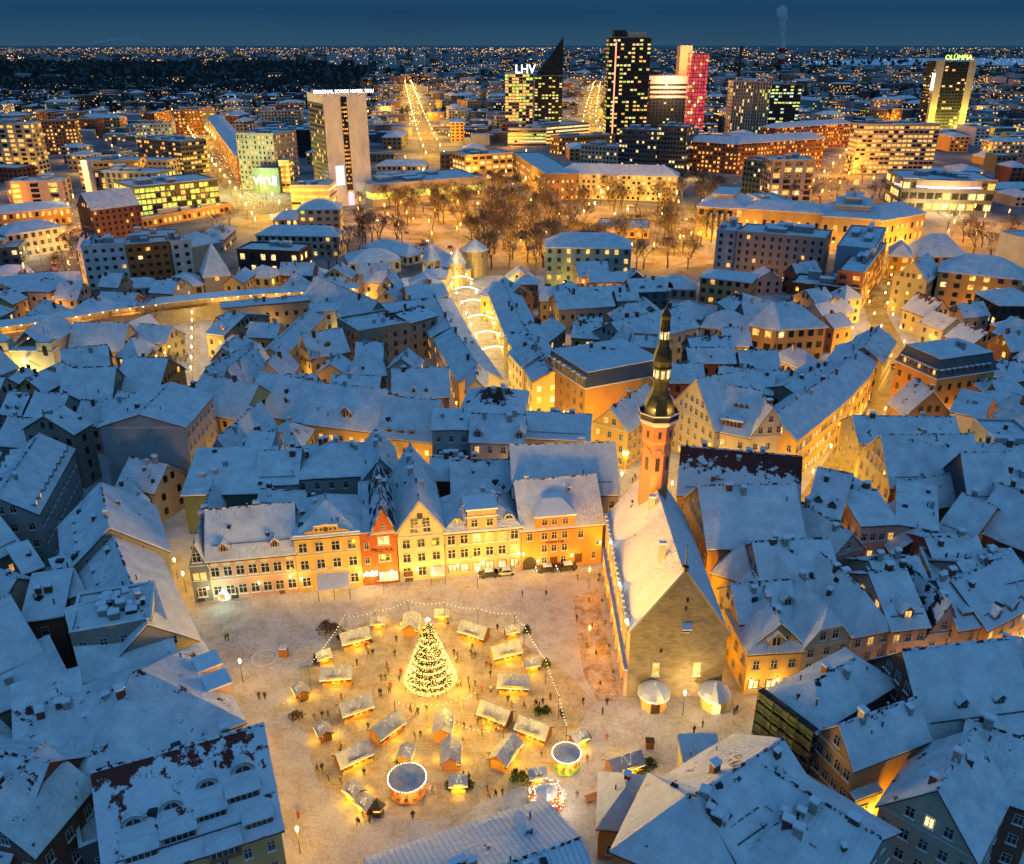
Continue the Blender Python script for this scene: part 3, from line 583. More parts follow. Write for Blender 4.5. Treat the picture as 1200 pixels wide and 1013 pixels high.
# ================================================================ TOWN HALL
def town_hall():
    X0, X1, Y0, Y1, HE, HR = 19.2, 35.0, 112.4, 150.5, 13.2, 24.2
    M = TR(X0, Y0); Wd, Ln = X1 - X0, Y1 - Y0; xm = Wd / 2
    t = thing('town_hall', 'grey limestone town hall with steep snowy roof and slender octagonal tower', 'town hall', M)
    THINGS[-1] = (t, ((X0 + X1) / 2, 113, 10))
    RECTS.append((Vector(((X0 + X1) / 2, (Y0 + Y1) / 2)), Vector((1, 0)), Vector((0, 1)), Wd / 2, Ln / 2))
    b = MB()
    for y in (0, Ln):
        b.poly([(0, y, -.3), (Wd, y, -.3), (Wd, y, HE), (xm, y, HR + .8), (0, y, HE)][:: 1 if y == 0 else -1], 0, [(0, 0), (Wd, 0), (Wd, HE), (xm, HR), (0, HE)][:: 1 if y == 0 else -1])
    for x, s_ in ((0, 1), (Wd, -1)):
        b.poly([(x, Ln, -.3), (x, 0, -.3), (x, 0, HE), (x, Ln, HE)][::s_], s_ < 0 and 0 or 1, [(0, 0), (Ln, 0), (Ln, HE), (0, HE)][::s_])
    # gable coping
    b.obj('wall', [WALL['limestone'], WALL['pink']], t, M)
    b = MB(); o = .35
    e = HE - (HR - HE) * o / xm
    b.slope([(-o, Ln + .2, e), (-o, .5, e), (xm, .5, HR), (xm, Ln + .2, HR)], 22, 14, .3, .12); b.slope([(Wd + o, .5, e), (Wd + o, Ln + .2, e), (xm, Ln + .2, HR), (xm, .5, HR)], 22, 14, .3, .12)
    b.obj('roof', [S3], t, M)
    b = MB()
    for x0, x1 in ((-.2, xm), (Wd + .2, xm)):
        d = Vector((x1 - x0, 0, HR + 1.2 - HE)); 
        for dz, mi in ((0, 0), (.35, 1)):
            b.poly([(x0, -.18, HE + dz), (x1, -.18, HR + 1.0 + dz), (x1, .55, HR + 1.0 + dz), (x0, .55, HE + dz)][:: 1 if x0 < x1 else -1], mi)
        b.poly([(x0, -.18, HE - .3), (x0, -.18, HE + .35), (x1, -.18, HR + 1.35), (x1, -.18, HR + .7)][:: -1 if x0 < x1 else 1], 0)
    b.obj('gable_coping', [WALL['stone'], SNOWP], t, M)
    b = MB(); b.ring([(.5, HR + .8), (.6, HR + 1.6), (.15, HR + 1.8), (.06, HR + 5.2)], 6, xm, .2); b.octa((xm, .2, HR + 5.3), .18); b.obj('gable_finial', [METAL], t, M)
    # crenellated parapet and row of gargoyle-side battlements along the square
    b = MB()
    for i in range(22):
        y = 1 + i * 1.68; b.box(-.45, y, HE - .6, -.04, y + 1.1, HE + .55, 0); b.box(-.5, y - .03, HE + .55, 0, y + 1.13, HE + .75, 1)
    stuff(b.obj('parapet', [WALL['stone'], SNOWP], t, M))
    # arcade along the square: piers with pointed openings
    b = MB(); n = 9; dy = (Ln - 3) / n
    b.box(-.5, .02, -.2, -.02, 1.3, 5.4, 0)
    for i in range(n):
        y0 = 1.6 + i * dy; b.box(-.5, y0 + dy - .8, -.2, -.02, y0 + dy, 5.4, 0)
        k = 6; pts = []
        for j in range(k + 1):
            u = j / k; zz = 3.2 + 1.6 * (1 - abs(2 * u - 1) ** 1.6); pts.append((y0 + (dy - .8) * u, zz))
        for j in range(k): b.poly([(-.5, pts[j + 1][0], pts[j + 1][1]), (-.5, pts[j][0], pts[j][1]), (-.5, pts[j][0], 5.4), (-.5, pts[j + 1][0], 5.4)], 0)
    b.box(-.62, 0, 5.4, 0.0, Ln - .5, 5.7, 1)
    b.obj('arcade', [WALL['pink'], SNOWP], t, M)
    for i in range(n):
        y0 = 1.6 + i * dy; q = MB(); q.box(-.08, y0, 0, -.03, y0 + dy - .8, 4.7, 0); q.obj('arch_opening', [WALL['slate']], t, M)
    for i in range(6):
        y0 = 4 + i * 5.6; ob = facade_add(t, M @ TR(-.02, y0, 7.2, -math.pi / 2), 0, 0, WIN['d'], 1.5, 3.2, 'window')
    # windows of the gable end
    for x, z, w, h, k in ((4.6, 4.6, 1.2, 2.6, 'l'), (11.4, 4.6, 1.2, 2.6, 'l'), (8.9, 13.4, 1.1, 1.4, 'D')):
        facade_add(t, M, x, z, WIN[k], w, h, 'window')
    for x, z in ((8.7, 19.2), (8.6, 17.6), (5.2, 9.2)):
        q = MB(); q.box(x - .16, -.04, z, x + .16, .02, z + .8, 0); q.obj('slit_window', [GLASS], t, M)
    q = MB(); q.slope([(8.1, -1.1, 14.7), (9.7, -1.1, 14.7), (9.7, 0, 15.2), (8.1, 0, 15.2)], 4, 2, .2, .05, 0); q.obj('window_hood', [SNOWP], t, M)
    for y, x in ((9, xm - 2), (25, xm - 1.4)):
        o_ = link('chimney', CHIM[2], t, M @ TR(x, y, HR - 1.2)); link('snow_cap', CAP, o_, M @ TR(x, y, HR - 1.3))
    # floodlights that wash the square-side wall and roof
    for y in (6, 13, 20, 27, 34):
        q = MB(); q.box(-1.7, y - .2, 0, -1.3, y + .2, .5); o_ = q.obj('floodlight', [METAL], t, M)
        spot_at((X0 - 2.6, Y0 + y, .9), (X0, Y0 + y, 9), 1700, (1.0, .40, .06), o_, 110)
    for y, z in ((1.5, HE + 1.4), (12, HE + 1.4), (26, HE + 1.2)):
        q = MB(); q.ring([(.18, z - .4), (.25, z), (.05, z + .2)], 6, -.55, y); o_ = q.obj('roof_lamp', [BULBW], t, M)
        spot_at((X0 - 1.6, Y0 + y + .8, z + 1.0), (X0 + 5, Y0 + y + 4, z + 5), 1500, (1.0, .40, .07), o_, 120)
    for y in (3, 11, 19, 27):
        q = MB(); q.box(-4.2, y - .15, 0, -3.9, y + .15, .9); o_ = q.obj('added_light', [METAL], t, M); light_at((X0 - 4.0, Y0 + y, 2.2), 330, (1.0, .40, .03), o_, .3)  # made-up posts, added to lift the orange on ground and wall foot
    # ---- tower
    tx, ty = xm - .4, 30.5; k = math.pi / 8
    b = MB(); b.ring([(2.75, 14), (2.75, 33.6), (3.05, 34.2), (3.05, 37.2)], 8, tx, ty, k); b.obj('tower_shaft', [WALL['salmon']], t, M)
    b = MB(); b.ring([(3.05, 37.2), (3.75, 37.9), (3.75, 38.3)], 8, tx, ty, k); b.obj('gallery_corbel', [WALL['white']], t, M)
    b = MB(); b.ring([(3.72, 38.3), (3.72, 39.35)], 8, tx, ty, k, cap=False); b.ring([(3.80, 39.35, 1), (3.80, 39.6, 1)], 8, tx, ty, k, mi=1, cap=False); b.obj('gallery_railing', [METAL, SNOWP], t, M)
    for i in range(8):
        a = 2 * math.pi * i / 8; q = MB(); q.box(-.35, -.06, 0, .35, 0, 2.6, 0)
        Mq = M @ TR(tx + 2.56 * math.cos(a), ty + 2.56 * math.sin(a), 28.2, a + math.pi / 2); q.obj('belfry_opening', [METAL], t, Mq)
        q = MB(); q.box(-.25, -.06, 0, .25, 0, 1.3, 0); q.obj('watch_opening', [METAL], t, M @ TR(tx + 2.84 * math.cos(a), ty + 2.84 * math.sin(a), 34.9, a + math.pi / 2))
        for zz in (30.0,):
            q = MB(); q.ring([(.0, 0), (.9, .0)], 8); pts = [(.85 * math.cos(math.pi * j / 6), -.05, 1.3 * math.sin(math.pi * j / 6)) for j in range(7)]
            q = MB()
            for j in range(6):
                p0, p1 = pts[j], pts[j + 1]; q.poly([(p1[0] * .86, -.1, p1[2] * .86), (p0[0] * .86, -.1, p0[2] * .86), (p0[0], -.1, p0[2]), (p1[0], -.1, p1[2])]); q.poly([(p0[0], -.1, p0[2]), (p0[0], .05, p0[2]), (p1[0], .05, p1[2]), (p1[0], -.1, p1[2])])
            q.obj('blind_arch', [WALL['stone']], t, M @ TR(tx + 2.56 * math.cos(a), ty + 2.56 * math.sin(a), 31.4, a + math.pi / 2))
    b = MB(); b.ring([(2.6, 38.3), (2.9, 39.4), (2.75, 40.6), (2.2, 42.0), (1.7, 42.8), (1.5, 43.6), (1.45, 45.4)], 8, tx, ty, k); b.obj('spire_bulb', [COPPER], t, M)
    b = MB(); b.ring([(1.75, 45.4), (1.75, 45.7)], 8, tx, ty, k); b.ring([(1.45, 45.7), (1.45, 47.6)], 8, tx, ty, k); b.ring([(1.8, 47.6), (1.8, 47.9)], 8, tx, ty, k); o_ = b.obj('lantern_stage', [COPPER], t, M)
    for i in range(8):
        a = 2 * math.pi * i / 8; q = MB(); q.box(-.3, -.05, 0, .3, .02, 1.5); q.obj('lantern_opening', [LITW], o_, M @ TR(tx + 1.37 * math.cos(a), ty + 1.37 * math.sin(a), 45.9, a + math.pi / 2))
    b = MB(); b.ring([(1.6, 47.9), (1.7, 49.2), (1.5, 50.4), (1.0, 51.6), (.85, 52.6)], 8, tx, ty, k); b.obj('spire_waist', [COPPER], t, M)
    b = MB(); b.ring([(1.0, 52.6), (1.0, 52.8)], 8, tx, ty, k); b.ring([(.8, 52.8), (.8, 54.6)], 8, tx, ty, k); b.ring([(1.0, 54.6), (.85, 55.3), (.8, 56.6), (.95, 57.2), (.6, 57.9), (.22, 58.5), (.08, 59.4)], 8, tx, ty, k); o_ = b.obj('upper_spire', [COPPER], t, M)
    for i in range(8):
        a = 2 * math.pi * i / 8; q = MB(); q.box(-.18, -.04, 0, .18, .02, 1.4); q.obj('lantern_opening', [LITW], o_, M @ TR(tx + .76 * math.cos(a), ty + .76 * math.sin(a), 53.0, a + math.pi / 2))
    b = MB(); b.ring([(.09, 59.3), (.05, 63.0)], 6, tx, ty); b.octa((tx, ty, 60.3), .3); b.obj('vane_pole', [METAL], t, M)
    b = MB(); b.poly([(tx - .1, ty, 62.2), (tx + .9, ty, 62.0), (tx + .7, ty, 62.7), (tx, ty, 63.3)]); b.poly([(tx, ty, 63.3), (tx + .7, ty, 62.7), (tx + .9, ty, 62.0), (tx - .1, ty, 62.2)]); b.obj('weather_vane', [COPPERG], t, M)
    q = MB(); q.box(tx - 4.4, ty - 3.4, 22.0, tx - 4.0, ty - 3.0, 22.5); o_ = q.obj('floodlight', [METAL], t, M); spot_at((X0 + tx - 4.2, Y0 + ty - 4.2, 22.6), (X0 + tx, Y0 + ty, 33), 560, (1.0, .36, .10), o_, 80)
    for a in (-2.2, -.9):
        light_at((X0 + tx + 3.3 * math.cos(a), Y0 + ty + 3.3 * math.sin(a), 40.3), 45, (1.0, .62, .20), o_, .15)
        light_at((X0 + tx + 2.6 * math.cos(a), Y0 + ty + 2.6 * math.sin(a), 46.6), 30, (1.0, .75, .3), o_, .15)
    # two snow-capped entrance pavilions at the foot of the gable
    for x, lab, lit_ in ((4.2, 'domed', 0), (14.2, 'lit', 1)):
        q = MB(); q.ring([(2.2, -.2), (2.2, 2.7)], 8, x, -2.1, k); pv = q.obj('porch', [WALL['lemon'] if lit_ else WALL['ochre']], t, M)
        q = MB(); q.ring([(2.75, 2.55), (2.7, 2.95), (2.1, 3.6), (1.2, 4.15), (.4, 4.5), (.1, 5.0)], 12, x, -2.1); q.obj('porch_roof', [SNOWP], pv, M, True)
        q = MB(); q.box(x - .7, -4.16, 0, x + .7, -4.08, 2.1); q.obj('porch_door', [LITW if lit_ else WOODD], pv, M)
        light_at((X0 + x - 2.6, Y0 - 4.6, 2.2), 160 if lit_ else 60, (1, .68, .3), pv, .2)
    return t
town_hall()
# ================================================================ THE SQUARE'S FAR SIDE
b = MB(); b.box(-.5, -.07, 0, .5, .02, 1, 0); DOOR = {k: b.mesh('door', [m]) for k, m in dict(dark=WOODD, wood=WOOD, lit=LIT).items()}
def ledge(root, M, L, z, m=TRIM, h=.25, y=-.12, x0=0):
    q = MB(); q.box(x0, y, z, L, -.005, z + h); return q.obj('string_course', [m], root, M)
g0, g1 = P(229, 706), P(705, 659)
def rowpt(px): # foot of the row under photo column px
    k = 0.0
    for _ in range(20):
        q = g0.lerp(g1, k); e = px_of(q)[0]; k += (px - e) / 476
    return g0.lerp(g1, k)
def rowhouse(name, label, xa, xb, d, he, hr, t, wall, **kw):
    a, c = rowpt(xa), rowpt(xb); return house(name, label, (a.x, a.y), (c.x, c.y), d, he, hr, t, wall, mode='g', worldpts=True, sides=(0, 3, 1), **{'ww': 1.75, 'wh': 2.15, **kw})
FR = 'houses along the far side of the square'
r, M, L, D = rowhouse('gabled_house', 'narrow dark grey timbered gable house at the left end of the row', 229, 250, 26, 8.6, 13.4, 'x', 'timber', rows=1, cols=1, roof=S0, chim=2, group=FR, lit=0, tops=1)
for x in (L * .3, L * .7): facade_add(r, M, x, 5.0, WIN['l'], L * .34, 1.7, 'window')
facade_add(r, M, L * .35, 0, DOOR['dark'], 1.3, 2.6); wall_lamp(r, M, L * .85, 3.6, 160)
r, M, L, D = rowhouse('pink_house', 'salmon pink two-storey house with two red dormers in its plain snowy roof', 250.5, 351, 14, 9.6, 16.5, 'g', 'pink', rows=2, cols=7, roof=S0, chim=1, group=FR, dorm=((0, .19, .12, 'gable', 0, 'red'), (0, .78, .12, 'gable', 0, 'red')), lit=.0)
ledge(r, M, L, 4.6); facade_add(r, M, L * .25, 0, DOOR['dark'], 1.4, 2.6); facade_add(r, M, L * .8, 0, DOOR['wood'], 1.1, 2.4); wall_lamp(r, M, L * .92, 4.4, 170); wall_lamp(r, M, L * .55, 3.6, 90)
for i in range(7):
    if i != 5:
        q = MB(); q.ring([(.75, 0), (.75, .12)], 12); o_ = q.obj('plaster_roundel', [TRIM], r, M @ Matrix.Translation((L * (i + .5) / 7, -.01, 8.2)) @ Matrix.Rotation(math.pi / 2, 4, 'X') @ Matrix.Diagonal((1, .6, 1, 1)))
r, M, L, D = rowhouse('yellow_house', 'bright yellow three-storey house with a white pediment and snowy terrace canopy', 351.5, 426, 15, 12.8, 17.0, 'h', 'yellow', rows=3, cols=4, roof=S0, chim=2, group=FR, lit=0)
ledge(r, M, L, 4.5); ledge(r, M, L, 8.4, h=.15)
q = MB(); w = L * .33
q.poly([(L * .5 - w, -.1, 12.6), (L * .5 + w, -.1, 12.6), (L * .5 + w, -.1, 13.6), (L * .5 + w * .6, -.1, 13.9), (L * .5 + w * .55, -.1, 14.7), (L * .5, -.1, 15.3), (L * .5 - w * .55, -.1, 14.7), (L * .5 - w * .6, -.1, 13.9), (L * .5 - w, -.1, 13.6)], 0)
q.box(L * .5 - w, -.09, 12.6, L * .5 + w, .5, 13.5, 0); q.box(-.2, -.35, 12.9, L + .2, .3, 13.15, 1); q.box(L * .5 - w * .55, -.2, 14.75, L * .5 + w * .55, .2, 14.95, 1); o_ = q.obj('pediment', [WALL['yellow'], SNOWP], r, M)
for i in range(-2, 3): q = MB(); q.ring([(.28 if i else .5, 0), (.28 if i else .5, .1)], 8); q.obj('pediment_ornament', [METAL], o_, M @ Matrix.Translation((L * .5 + i * .9, -.1, 14.0)) @ Matrix.Rotation(math.pi / 2, 4, 'X'))
q = MB(); q.slope([(L * .30, -4.2, 2.9), (L * .80, -4.2, 2.9), (L * .80, -.1, 3.9), (L * .30, -.1, 3.9)], 8, 4, .2, .08); o_ = q.obj('canopy', [SNOWP], r, M)
for x in (.31, .55, .79): q = MB(); q.ring([(.06, 0), (.06, 2.8)], 6, L * x, -4.1); q.obj('canopy_post', [METAL], o_, M)
wall_lamp(r, M, L * .5, 2.8, 150, 'p'); wall_lamp(r, M, L * .05, 3.6, 120); wall_lamp(r, M, L * .95, 3.6, 120)
r, M, L, D = rowhouse('red_gabled_house', 'brick red gabled house with the dark lettering on its front', 426.5, 468, 24, 11.6, 12.6, 'f', 'red', rows=1, cols=3, roof=S0, chim=2, group=FR, lit=0, sides=(0,)) if False else (None,) * 4
a, c = rowpt(426.5), rowpt(468)
r, M, L, D = house('red_gabled_house', 'brick red gabled house with the dark lettering on its front', (a.x, a.y), (c.x, c.y), 22, 11.8, 12.2, 'f', 'red', mode='g', worldpts=True, rows=3, cols=3, lit=0, roof=S0, chim=1, group=FR, sides=(0,), blank=(0,))
a2 = a.lerp(c, .30)
house('red_gable', '', (a2.x, a2.y - .02), (c.x, c.y - .02), 20, 12.2, 17.6, 'x', 'red', mode='g', worldpts=True, blank=(0, 1, 2, 3), parent=r, roof=S5, chim=2)
for x, z, w, h, k in ((.16, 5.2, 1.0, 1.5, 'd'), (.16, 8.6, 1.0, 1.5, 'd'), (.64, 5.4, 2.4, 1.7, 'd'), (.64, 9.3, 2.4, 1.9, 'w'), (.64, 13.0, .9, .8, 'd')): facade_add(r, M, L * x, z, WIN[k], w, h, 'window', y=-.03)
facade_add(r, M, L * .2, 0, DOOR['wood'], 1.5, 2.7, y=-.03); facade_add(r, M, L * .66, 1.0, WIN['s'], 3.6, 1.8, 'shop_window', y=-.03)
text_obj('TROIKA', 1.25, WALL['black'], r, M @ Matrix.Translation((L * .58, -.12, 7.55)))
q = MB()
for i in range(60): q.octa((L * rnd.uniform(.02, .42), -rnd.uniform(.3, 1.0), rnd.uniform(2.4, 3.6)), .08)
stuff(q.obj('fairy_lights', [BULBW], r, M)); wall_lamp(r, M, L * .25, 3.0, 260, 'p'); wall_lamp(r, M, L * .8, 3.3, 260, 'p')
q = MB(); q.slope([(L * .45, -2.2, 2.2), (L * .98, -2.2, 2.2), (L * .98, -.1, 2.9), (L * .45, -.1, 2.9)], 6, 3, .15, .06); q.obj('awning', [SNOWP], r, M)
r, M, L, D = rowhouse('cream_gabled_house', 'tall cream house with a pointed curved gable and rows of paired windows', 469, 522, 26, 12.0, 18.6, 'x', 'cream', rows=1, roof=S0, chim=3, group=FR, lit=0, trim=False)
for z, xs in ((4.6, (.18, .5, .82)), (7.9, (.18, .5, .82)), (11.3, (.36, .64))):
    for x in xs: facade_add(r, M, L * x, z, WIN['d'], 1.7, 1.9, 'window', y=-.02)
facade_add(r, M, L * .5, 14.4, WIN['D'], 1.1, 1.3, 'window', y=-.02); facade_add(r, M, L * .2, 0, DOOR['dark'], 1.6, 2.4, y=-.03); ledge(r, M, L, 10.4, h=.18)
wall_lamp(r, M, L * .38, 3.3, 260); wall_lamp(r, M, L * .72, 3.0, 160)
q = MB(); q.slope([(L * .66, -2.6, 2.5), (L * .98, -2.6, 2.5), (L * .98, -.1, 3.0), (L * .66, -.1, 3.0)], 5, 3, .2, .06); o_ = q.obj('awning', [SNOWP], r, M)
for x in (.67, .97): q = MB(); q.ring([(.05, 0), (.05, 2.4)], 6, L * x, -2.5); q.obj('awning_post', [METAL], o_, M)
r, M, L, D = rowhouse('rose_house', 'pale rose house with a hipped roof, central roof storey and lit shop windows', 523, 610, 14, 10.9, 16.5, 'h', 'pink', rows=3, cols=6, roof=S4, chim=2, group=FR, lit=.35, litm='lw', shop=.8, wwall=None, dorm=((0, .17, .18, 'eye', 0), (0, .86, .18, 'eye', 0)))
ledge(r, M, L, 3.9); ledge(r, M, L, 7.4, h=.15)
q = MB(); q.box(L * .30, .0, 10.9, L * .68, 5, 15.4, 0); q.box(L * .28, -.15, 13.6, L * .70, 5.1, 13.9, 1); q.slope([(L * .28, -.2, 15.6), (L * .70, -.2, 15.6), (L * .70, 5.2, 15.9), (L * .28, 5.2, 15.9)], 5, 4, .3, .1, 1); o_ = q.obj('roof_storey', [WALL['pink'], SNOWP], r, M)
for x in (.39, .59): facade_add(r, M, L * x, 11.5, WIN['d'], 1.5, 1.6, 'window', y=-.02)
wall_lamp(r, M, L * .48, 3.2, 330, 'p'); wall_lamp(r, M, L * .97, 4.6, 260); wall_lamp(r, M, L * .15, 3.2, 160)
text_obj('KAUBAHOF', .5, BULB, r, M @ Matrix.Translation((L * .72, -.15, 3.95))) if False else None
r, M, L, D = rowhouse('amber_house', 'amber yellow house with a dark archway and projecting hipped bay in its roof', 611, 704, 15, 9.9, 17.0, 'g', 'orange', rows=1, cols=1, roof=S0, chim=1, group=FR, lit=0, blank=(0,))
for x, z in ((.1, 7.0), (.28, 6.9), (.40, 6.9), (.53, 6.9), (.28, 3.9), (.40, 3.9), (.53, 3.9), (.73, 6.6), (.28, .9), (.52, .9), (.9, 1.2), (.95, 4.6)): facade_add(r, M, L * x, z, WIN['d'], 1.25 if x < .9 else .8, 1.7 if x < .94 else .9, 'window')
facade_add(r, M, L * .40, 0, DOOR['dark'], 1.6, 2.5, y=-.02); facade_add(r, M, L * .71, .6, DOOR['dark'], 1.6, 2.1, y=-.02)
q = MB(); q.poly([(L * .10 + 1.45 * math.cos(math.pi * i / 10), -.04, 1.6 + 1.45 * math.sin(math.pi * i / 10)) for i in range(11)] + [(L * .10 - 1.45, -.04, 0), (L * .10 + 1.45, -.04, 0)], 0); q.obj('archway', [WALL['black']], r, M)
q = MB(); x0, x1 = L * .17, L * .64; q.box(x0, -.12, 9.6, x1, 5, 12.7, 0); o_ = q.obj('roof_bay', [WALL['orange']], r, M)
q = MB(); e = 12.7
q.slope([(x0 - .4, -.5, e), (x1 + .4, -.5, e), (x1 - 2, 3, e + 2.2), (x0 + 2, 3, e + 2.2)], 8, 4, .3, .1); q.slope([(x0 - .4, 6, e), (x0 - .4, -.5, e), (x0 + 2, 3, e + 2.2), (x0 + 2, 6, e + 2.2)], 4, 4, .3, .05); q.slope([(x1 + .4, -.5, e), (x1 + .4, 6, e), (x1 - 2, 6, e + 2.2), (x1 - 2, 3, e + 2.2)], 4, 4, .3, .05); q.slope([(x0 + 2, 3, e + 2.2), (x1 - 2, 3, e + 2.2), (x1 - 2, 6, e + 2.2), (x0 + 2, 6, e + 2.2)], 4, 2, .3, .05)
q.obj('bay_roof', [SNOWP], o_, M)
for x in (.28, .40, .53): facade_add(r, M, L * x, 10.4, WIN['d'], 1.3, 1.3, 'window', y=-.13)
text_obj('Raekoja maja', .75, WALL['black'], r, M @ Matrix.Translation((L * .41, -.08, 5.95)))
wall_lamp(r, M, L * .20, 2.4, 330, 'p'); wall_lamp(r, M, L * .02, 4.4, 200); wall_lamp(r, M, L * .97, 5.5, 200); wall_lamp(r, M, L * .62, 3.0, 200)
# ================================================================ OLD TOWN, house by house
SH = 'snow-roofed houses of the old town'
def Hs(label, A, B, d, he, hr, t='g', wall='cream', **k):
    name = k.pop('name', 'house'); k.setdefault('group', SH)
    return house(name, label, A, B, d, he, hr, t, wall, **k)
# --- behind the row, north-east of the square
Hs('yellow house with two pale dormers under a bare dark ridge', (286, 480), (356, 494), 17, 10, 18, 'g', 'yellow', lit=.1, roof=S0, dorm=((0, .22, .35, 'gable', 0, 'cream'), (0, .62, .35, 'gable', 0, 'cream')), chim=1)
Hs('long yellow house with one big dark wooden dormer and lit upper windows', (357, 495), (441, 505), 17, 10, 18, 'g', 'yellow', lit=.55, roof=S0, dorm=((0, .55, .22, 'gable', 0, 'brown', 1.7),), chim=2)
Hs('yellow house with three eyebrow windows and brightly lit upper floor', (442, 511), (506, 517), 17, 10, 17.5, 'g', 'yellow', lit=.85, roof=S4, dorm=((0, .2, .12, 'eye', 0), (0, .42, .12, 'eye', 0), (0, .62, .12, 'eye', 0)), chim=1)
Hs('plain grey four-storey house with a single lit window', (506, 503), (551, 503), 9, 15.5, 17, 's', 'grey', lit=0, cols=3, rows=4, chim=1)
Hs('grey four-storey house with two roof gables', (551, 516), (613, 518), 11, 14.5, 19, 'g', 'grey', lit=.12, cols=4, rows=4, dorm=((0, .14, .12, 'gable', 0, 'grey', 1.3), (0, .93, .12, 'gable', 0, 'grey', 1.3)), chim=3, roof=S0)
Hs('low snowy house with roof railings', (613, 512), (690, 516), 15, 13, 16.5, 'g', 'stone', chim=3, roof=S3)
Hs('snowy hipped house above the grey block', (538, 486), (612, 489), 18, 13.5, 17.5, 'h', 'stone', chim=4)
Hs('small snowy house with flat lantern roof', (546, 455), (570, 455), 12, 12, 15, 'x', 'cream', chim=2)
Hs('house with a dark red strip of bare roof and orange lit wall', (460, 466), (526, 464), 14, 9, 15, 'g', 'orange', roof=S0, dorm=((0, .38, .15, 'gable', 0, 'cream', .8), (0, .6, .15, 'gable', 0, 'cream', .8)), chim=1, lit=.1)
Hs('small orange-walled house with a steep snowy hipped roof', (412, 441), (452, 438), 11, 9.5, 15.5, 'h', 'orange', lit=.0, chim=0, roof=S0)
Hs('wide windowless grey stone house with parapet', (421, 392), (480, 381), 18, 14, 15.2, 'f', 'rubble', lit=0, chim=4)
Hs('grey stone side wing with snow terrace', (480, 379), (512, 370), 16, 14, 16, 'g', 'rubble', chim=3)
Hs('stone house with a single pointed dormer', (364, 419), (409, 411), 12, 10, 16, 'g', 'stone', lit=.02, dorm=((0, .5, .3, 'gable', 0, 'stone', 1.3),), chim=1)
Hs('long narrow snow-roofed wing pointing away', (302, 416), (332, 417), (318, 367), 10, 12.5, 'x', 'grey', chim=1)
Hs('dark-walled house with lit end windows', (263, 388), (295, 382), 11, 8.5, 12.5, 'g', 'brown', lit=.5, litm='ol', chim=1)
Hs('snowy house with two roof lights by the lit lane', (241, 390), (262, 393), (250, 361), 9, 13, 'g', 'stone', dorm=((0, .7, .2, 'gable', 0, 'brown'),), chim=1)
Hs('steep snowy house at the corner of the lane', (233, 452), (258, 455), 24, 9, 15, 'x', 'cream', chim=2)
Hs('steep snowy house with a stone gable', (258, 455), (282, 456), 24, 9, 15, 'x', 'stone', chim=2)
Hs('snowy house with a small white gable', (298, 447), (336, 447), 15, 9, 15, 'x', 'grey', chim=1)
Hs('blue-grey house with three storeys beside the town wall', (364, 365), (405, 362), 10, 12, 13.5, 'g', 'blue', lit=.12, chim=1, rows=3)
Hs('long stone house with lit orange windows under the town wall', (260, 361), (362, 352), 6, 11.5, 11.9, 's', 'stone', lit=.18, litm='o', chim=4, rows=2)
Hs('steep-roofed hall with stepped snow guards', (425, 380), (462, 372), (452, 330), 11, 18, 'x', 'stone', chim=1, roof=S4)
Hs('snow-roofed house with a bright lit corner by the hall', (455, 372), (500, 366), 14, 12, 15, 'g', 'cream', lit=.3, chim=2)
# --- left of the square
Hs('tall blank grey gable house with a wide windowless wall', (116, 500), (217, 500), 20, 18.2, 21.5, 'x', 'grey', sides=(1,), roof=S0, chim=1, lit=.0)
Hs('yellow-green lit house with a long sloping roof and orange gable', (218, 478), (282, 492), 16, 11, 18, 'g', 'lemon', lit=.05, roof=S0, chim=2)
Hs('long row house with nine triangular dormers down its roof', (44, 601), (86, 526), 13, 13, 17.5, 'g', 'grey', sides=(0, 3), lit=.0, dorm=tuple((0, .08 + .105 * i, .10, 'gable', 1 if i < 2 else 0, 'brown', .85) for i in range(9)) + tuple((2, .08 + .105 * i, .10, 'gable', 0, 'brown', .85) for i in range(9)), chim=1, roof=S0)
Hs('dark stone house with a bare tiled roof strip', (86, 508), (106, 496), 14, 15, 19, 'g', 'stone', chim=1, roof=S1, lit=.0)
Hs('house with a broad pointed snow roof below the church', (70, 470), (130, 468), 15, 9, 16, 'g', 'stone', chim=1, roof=S0, lit=0)
Hs('snow-roofed house with a red chimney box', (26, 495), (64, 499), 14, 9, 15, 'g', 'grey', chim=2, roof=S0, lit=0)
Hs('snow-roofed cottage at the left edge with small dormers', (-6, 521), (27, 523), 14, 8.5, 13, 'g', 'stone', chim=1, lit=.1, litm='o')
Hs('cottage with two tiny pale dormers', (0, 484), (24, 486), 10, 9, 13, 'g', 'stone', dorm=((0, .3, .2, 'gable', 0, 'cream', .8), (0, .75, .2, 'gable', 0, 'cream', .8)), chim=1, lit=0)
Hs('long plain snowy hall behind the church', (80, 409), (143, 410), 14, 8, 15, 'g', 'stone', chim=0, roof=S4, lit=0)
Hs('patchy snowy house right of the church', (74, 440), (128, 434), 14, 8.5, 14.5, 'g', 'stone', chim=2, roof=S1, lit=0)
Hs('large snowy barn-like roof over an orange lit wall', (133, 459), (184, 460), 20, 8, 15, 'g', 'orange', chim=1, roof=S0, lit=.1)
Hs('small dark gabled shed-house under the town wall', (141, 391), (161, 393), 12, 7.5, 11.5, 'x', 'brown', chim=0, lit=0)
Hs('small stone gabled house beside the glowing yard', (193, 402), (216, 391), 13, 8, 12, 'x', 'stone', chim=0, lit=0)
Hs('snowy back house behind the blank grey gable', (120, 492), (180, 488), 12, 13, 16, 'g', 'stone', chim=2, roof=S0, lit=0)
Hs('dark green walled house with a broad snow roof', (214, 580), (312, 577), 15, 10, 14, 's', 'green', lit=0, chim=3, roof=S0, sides=())
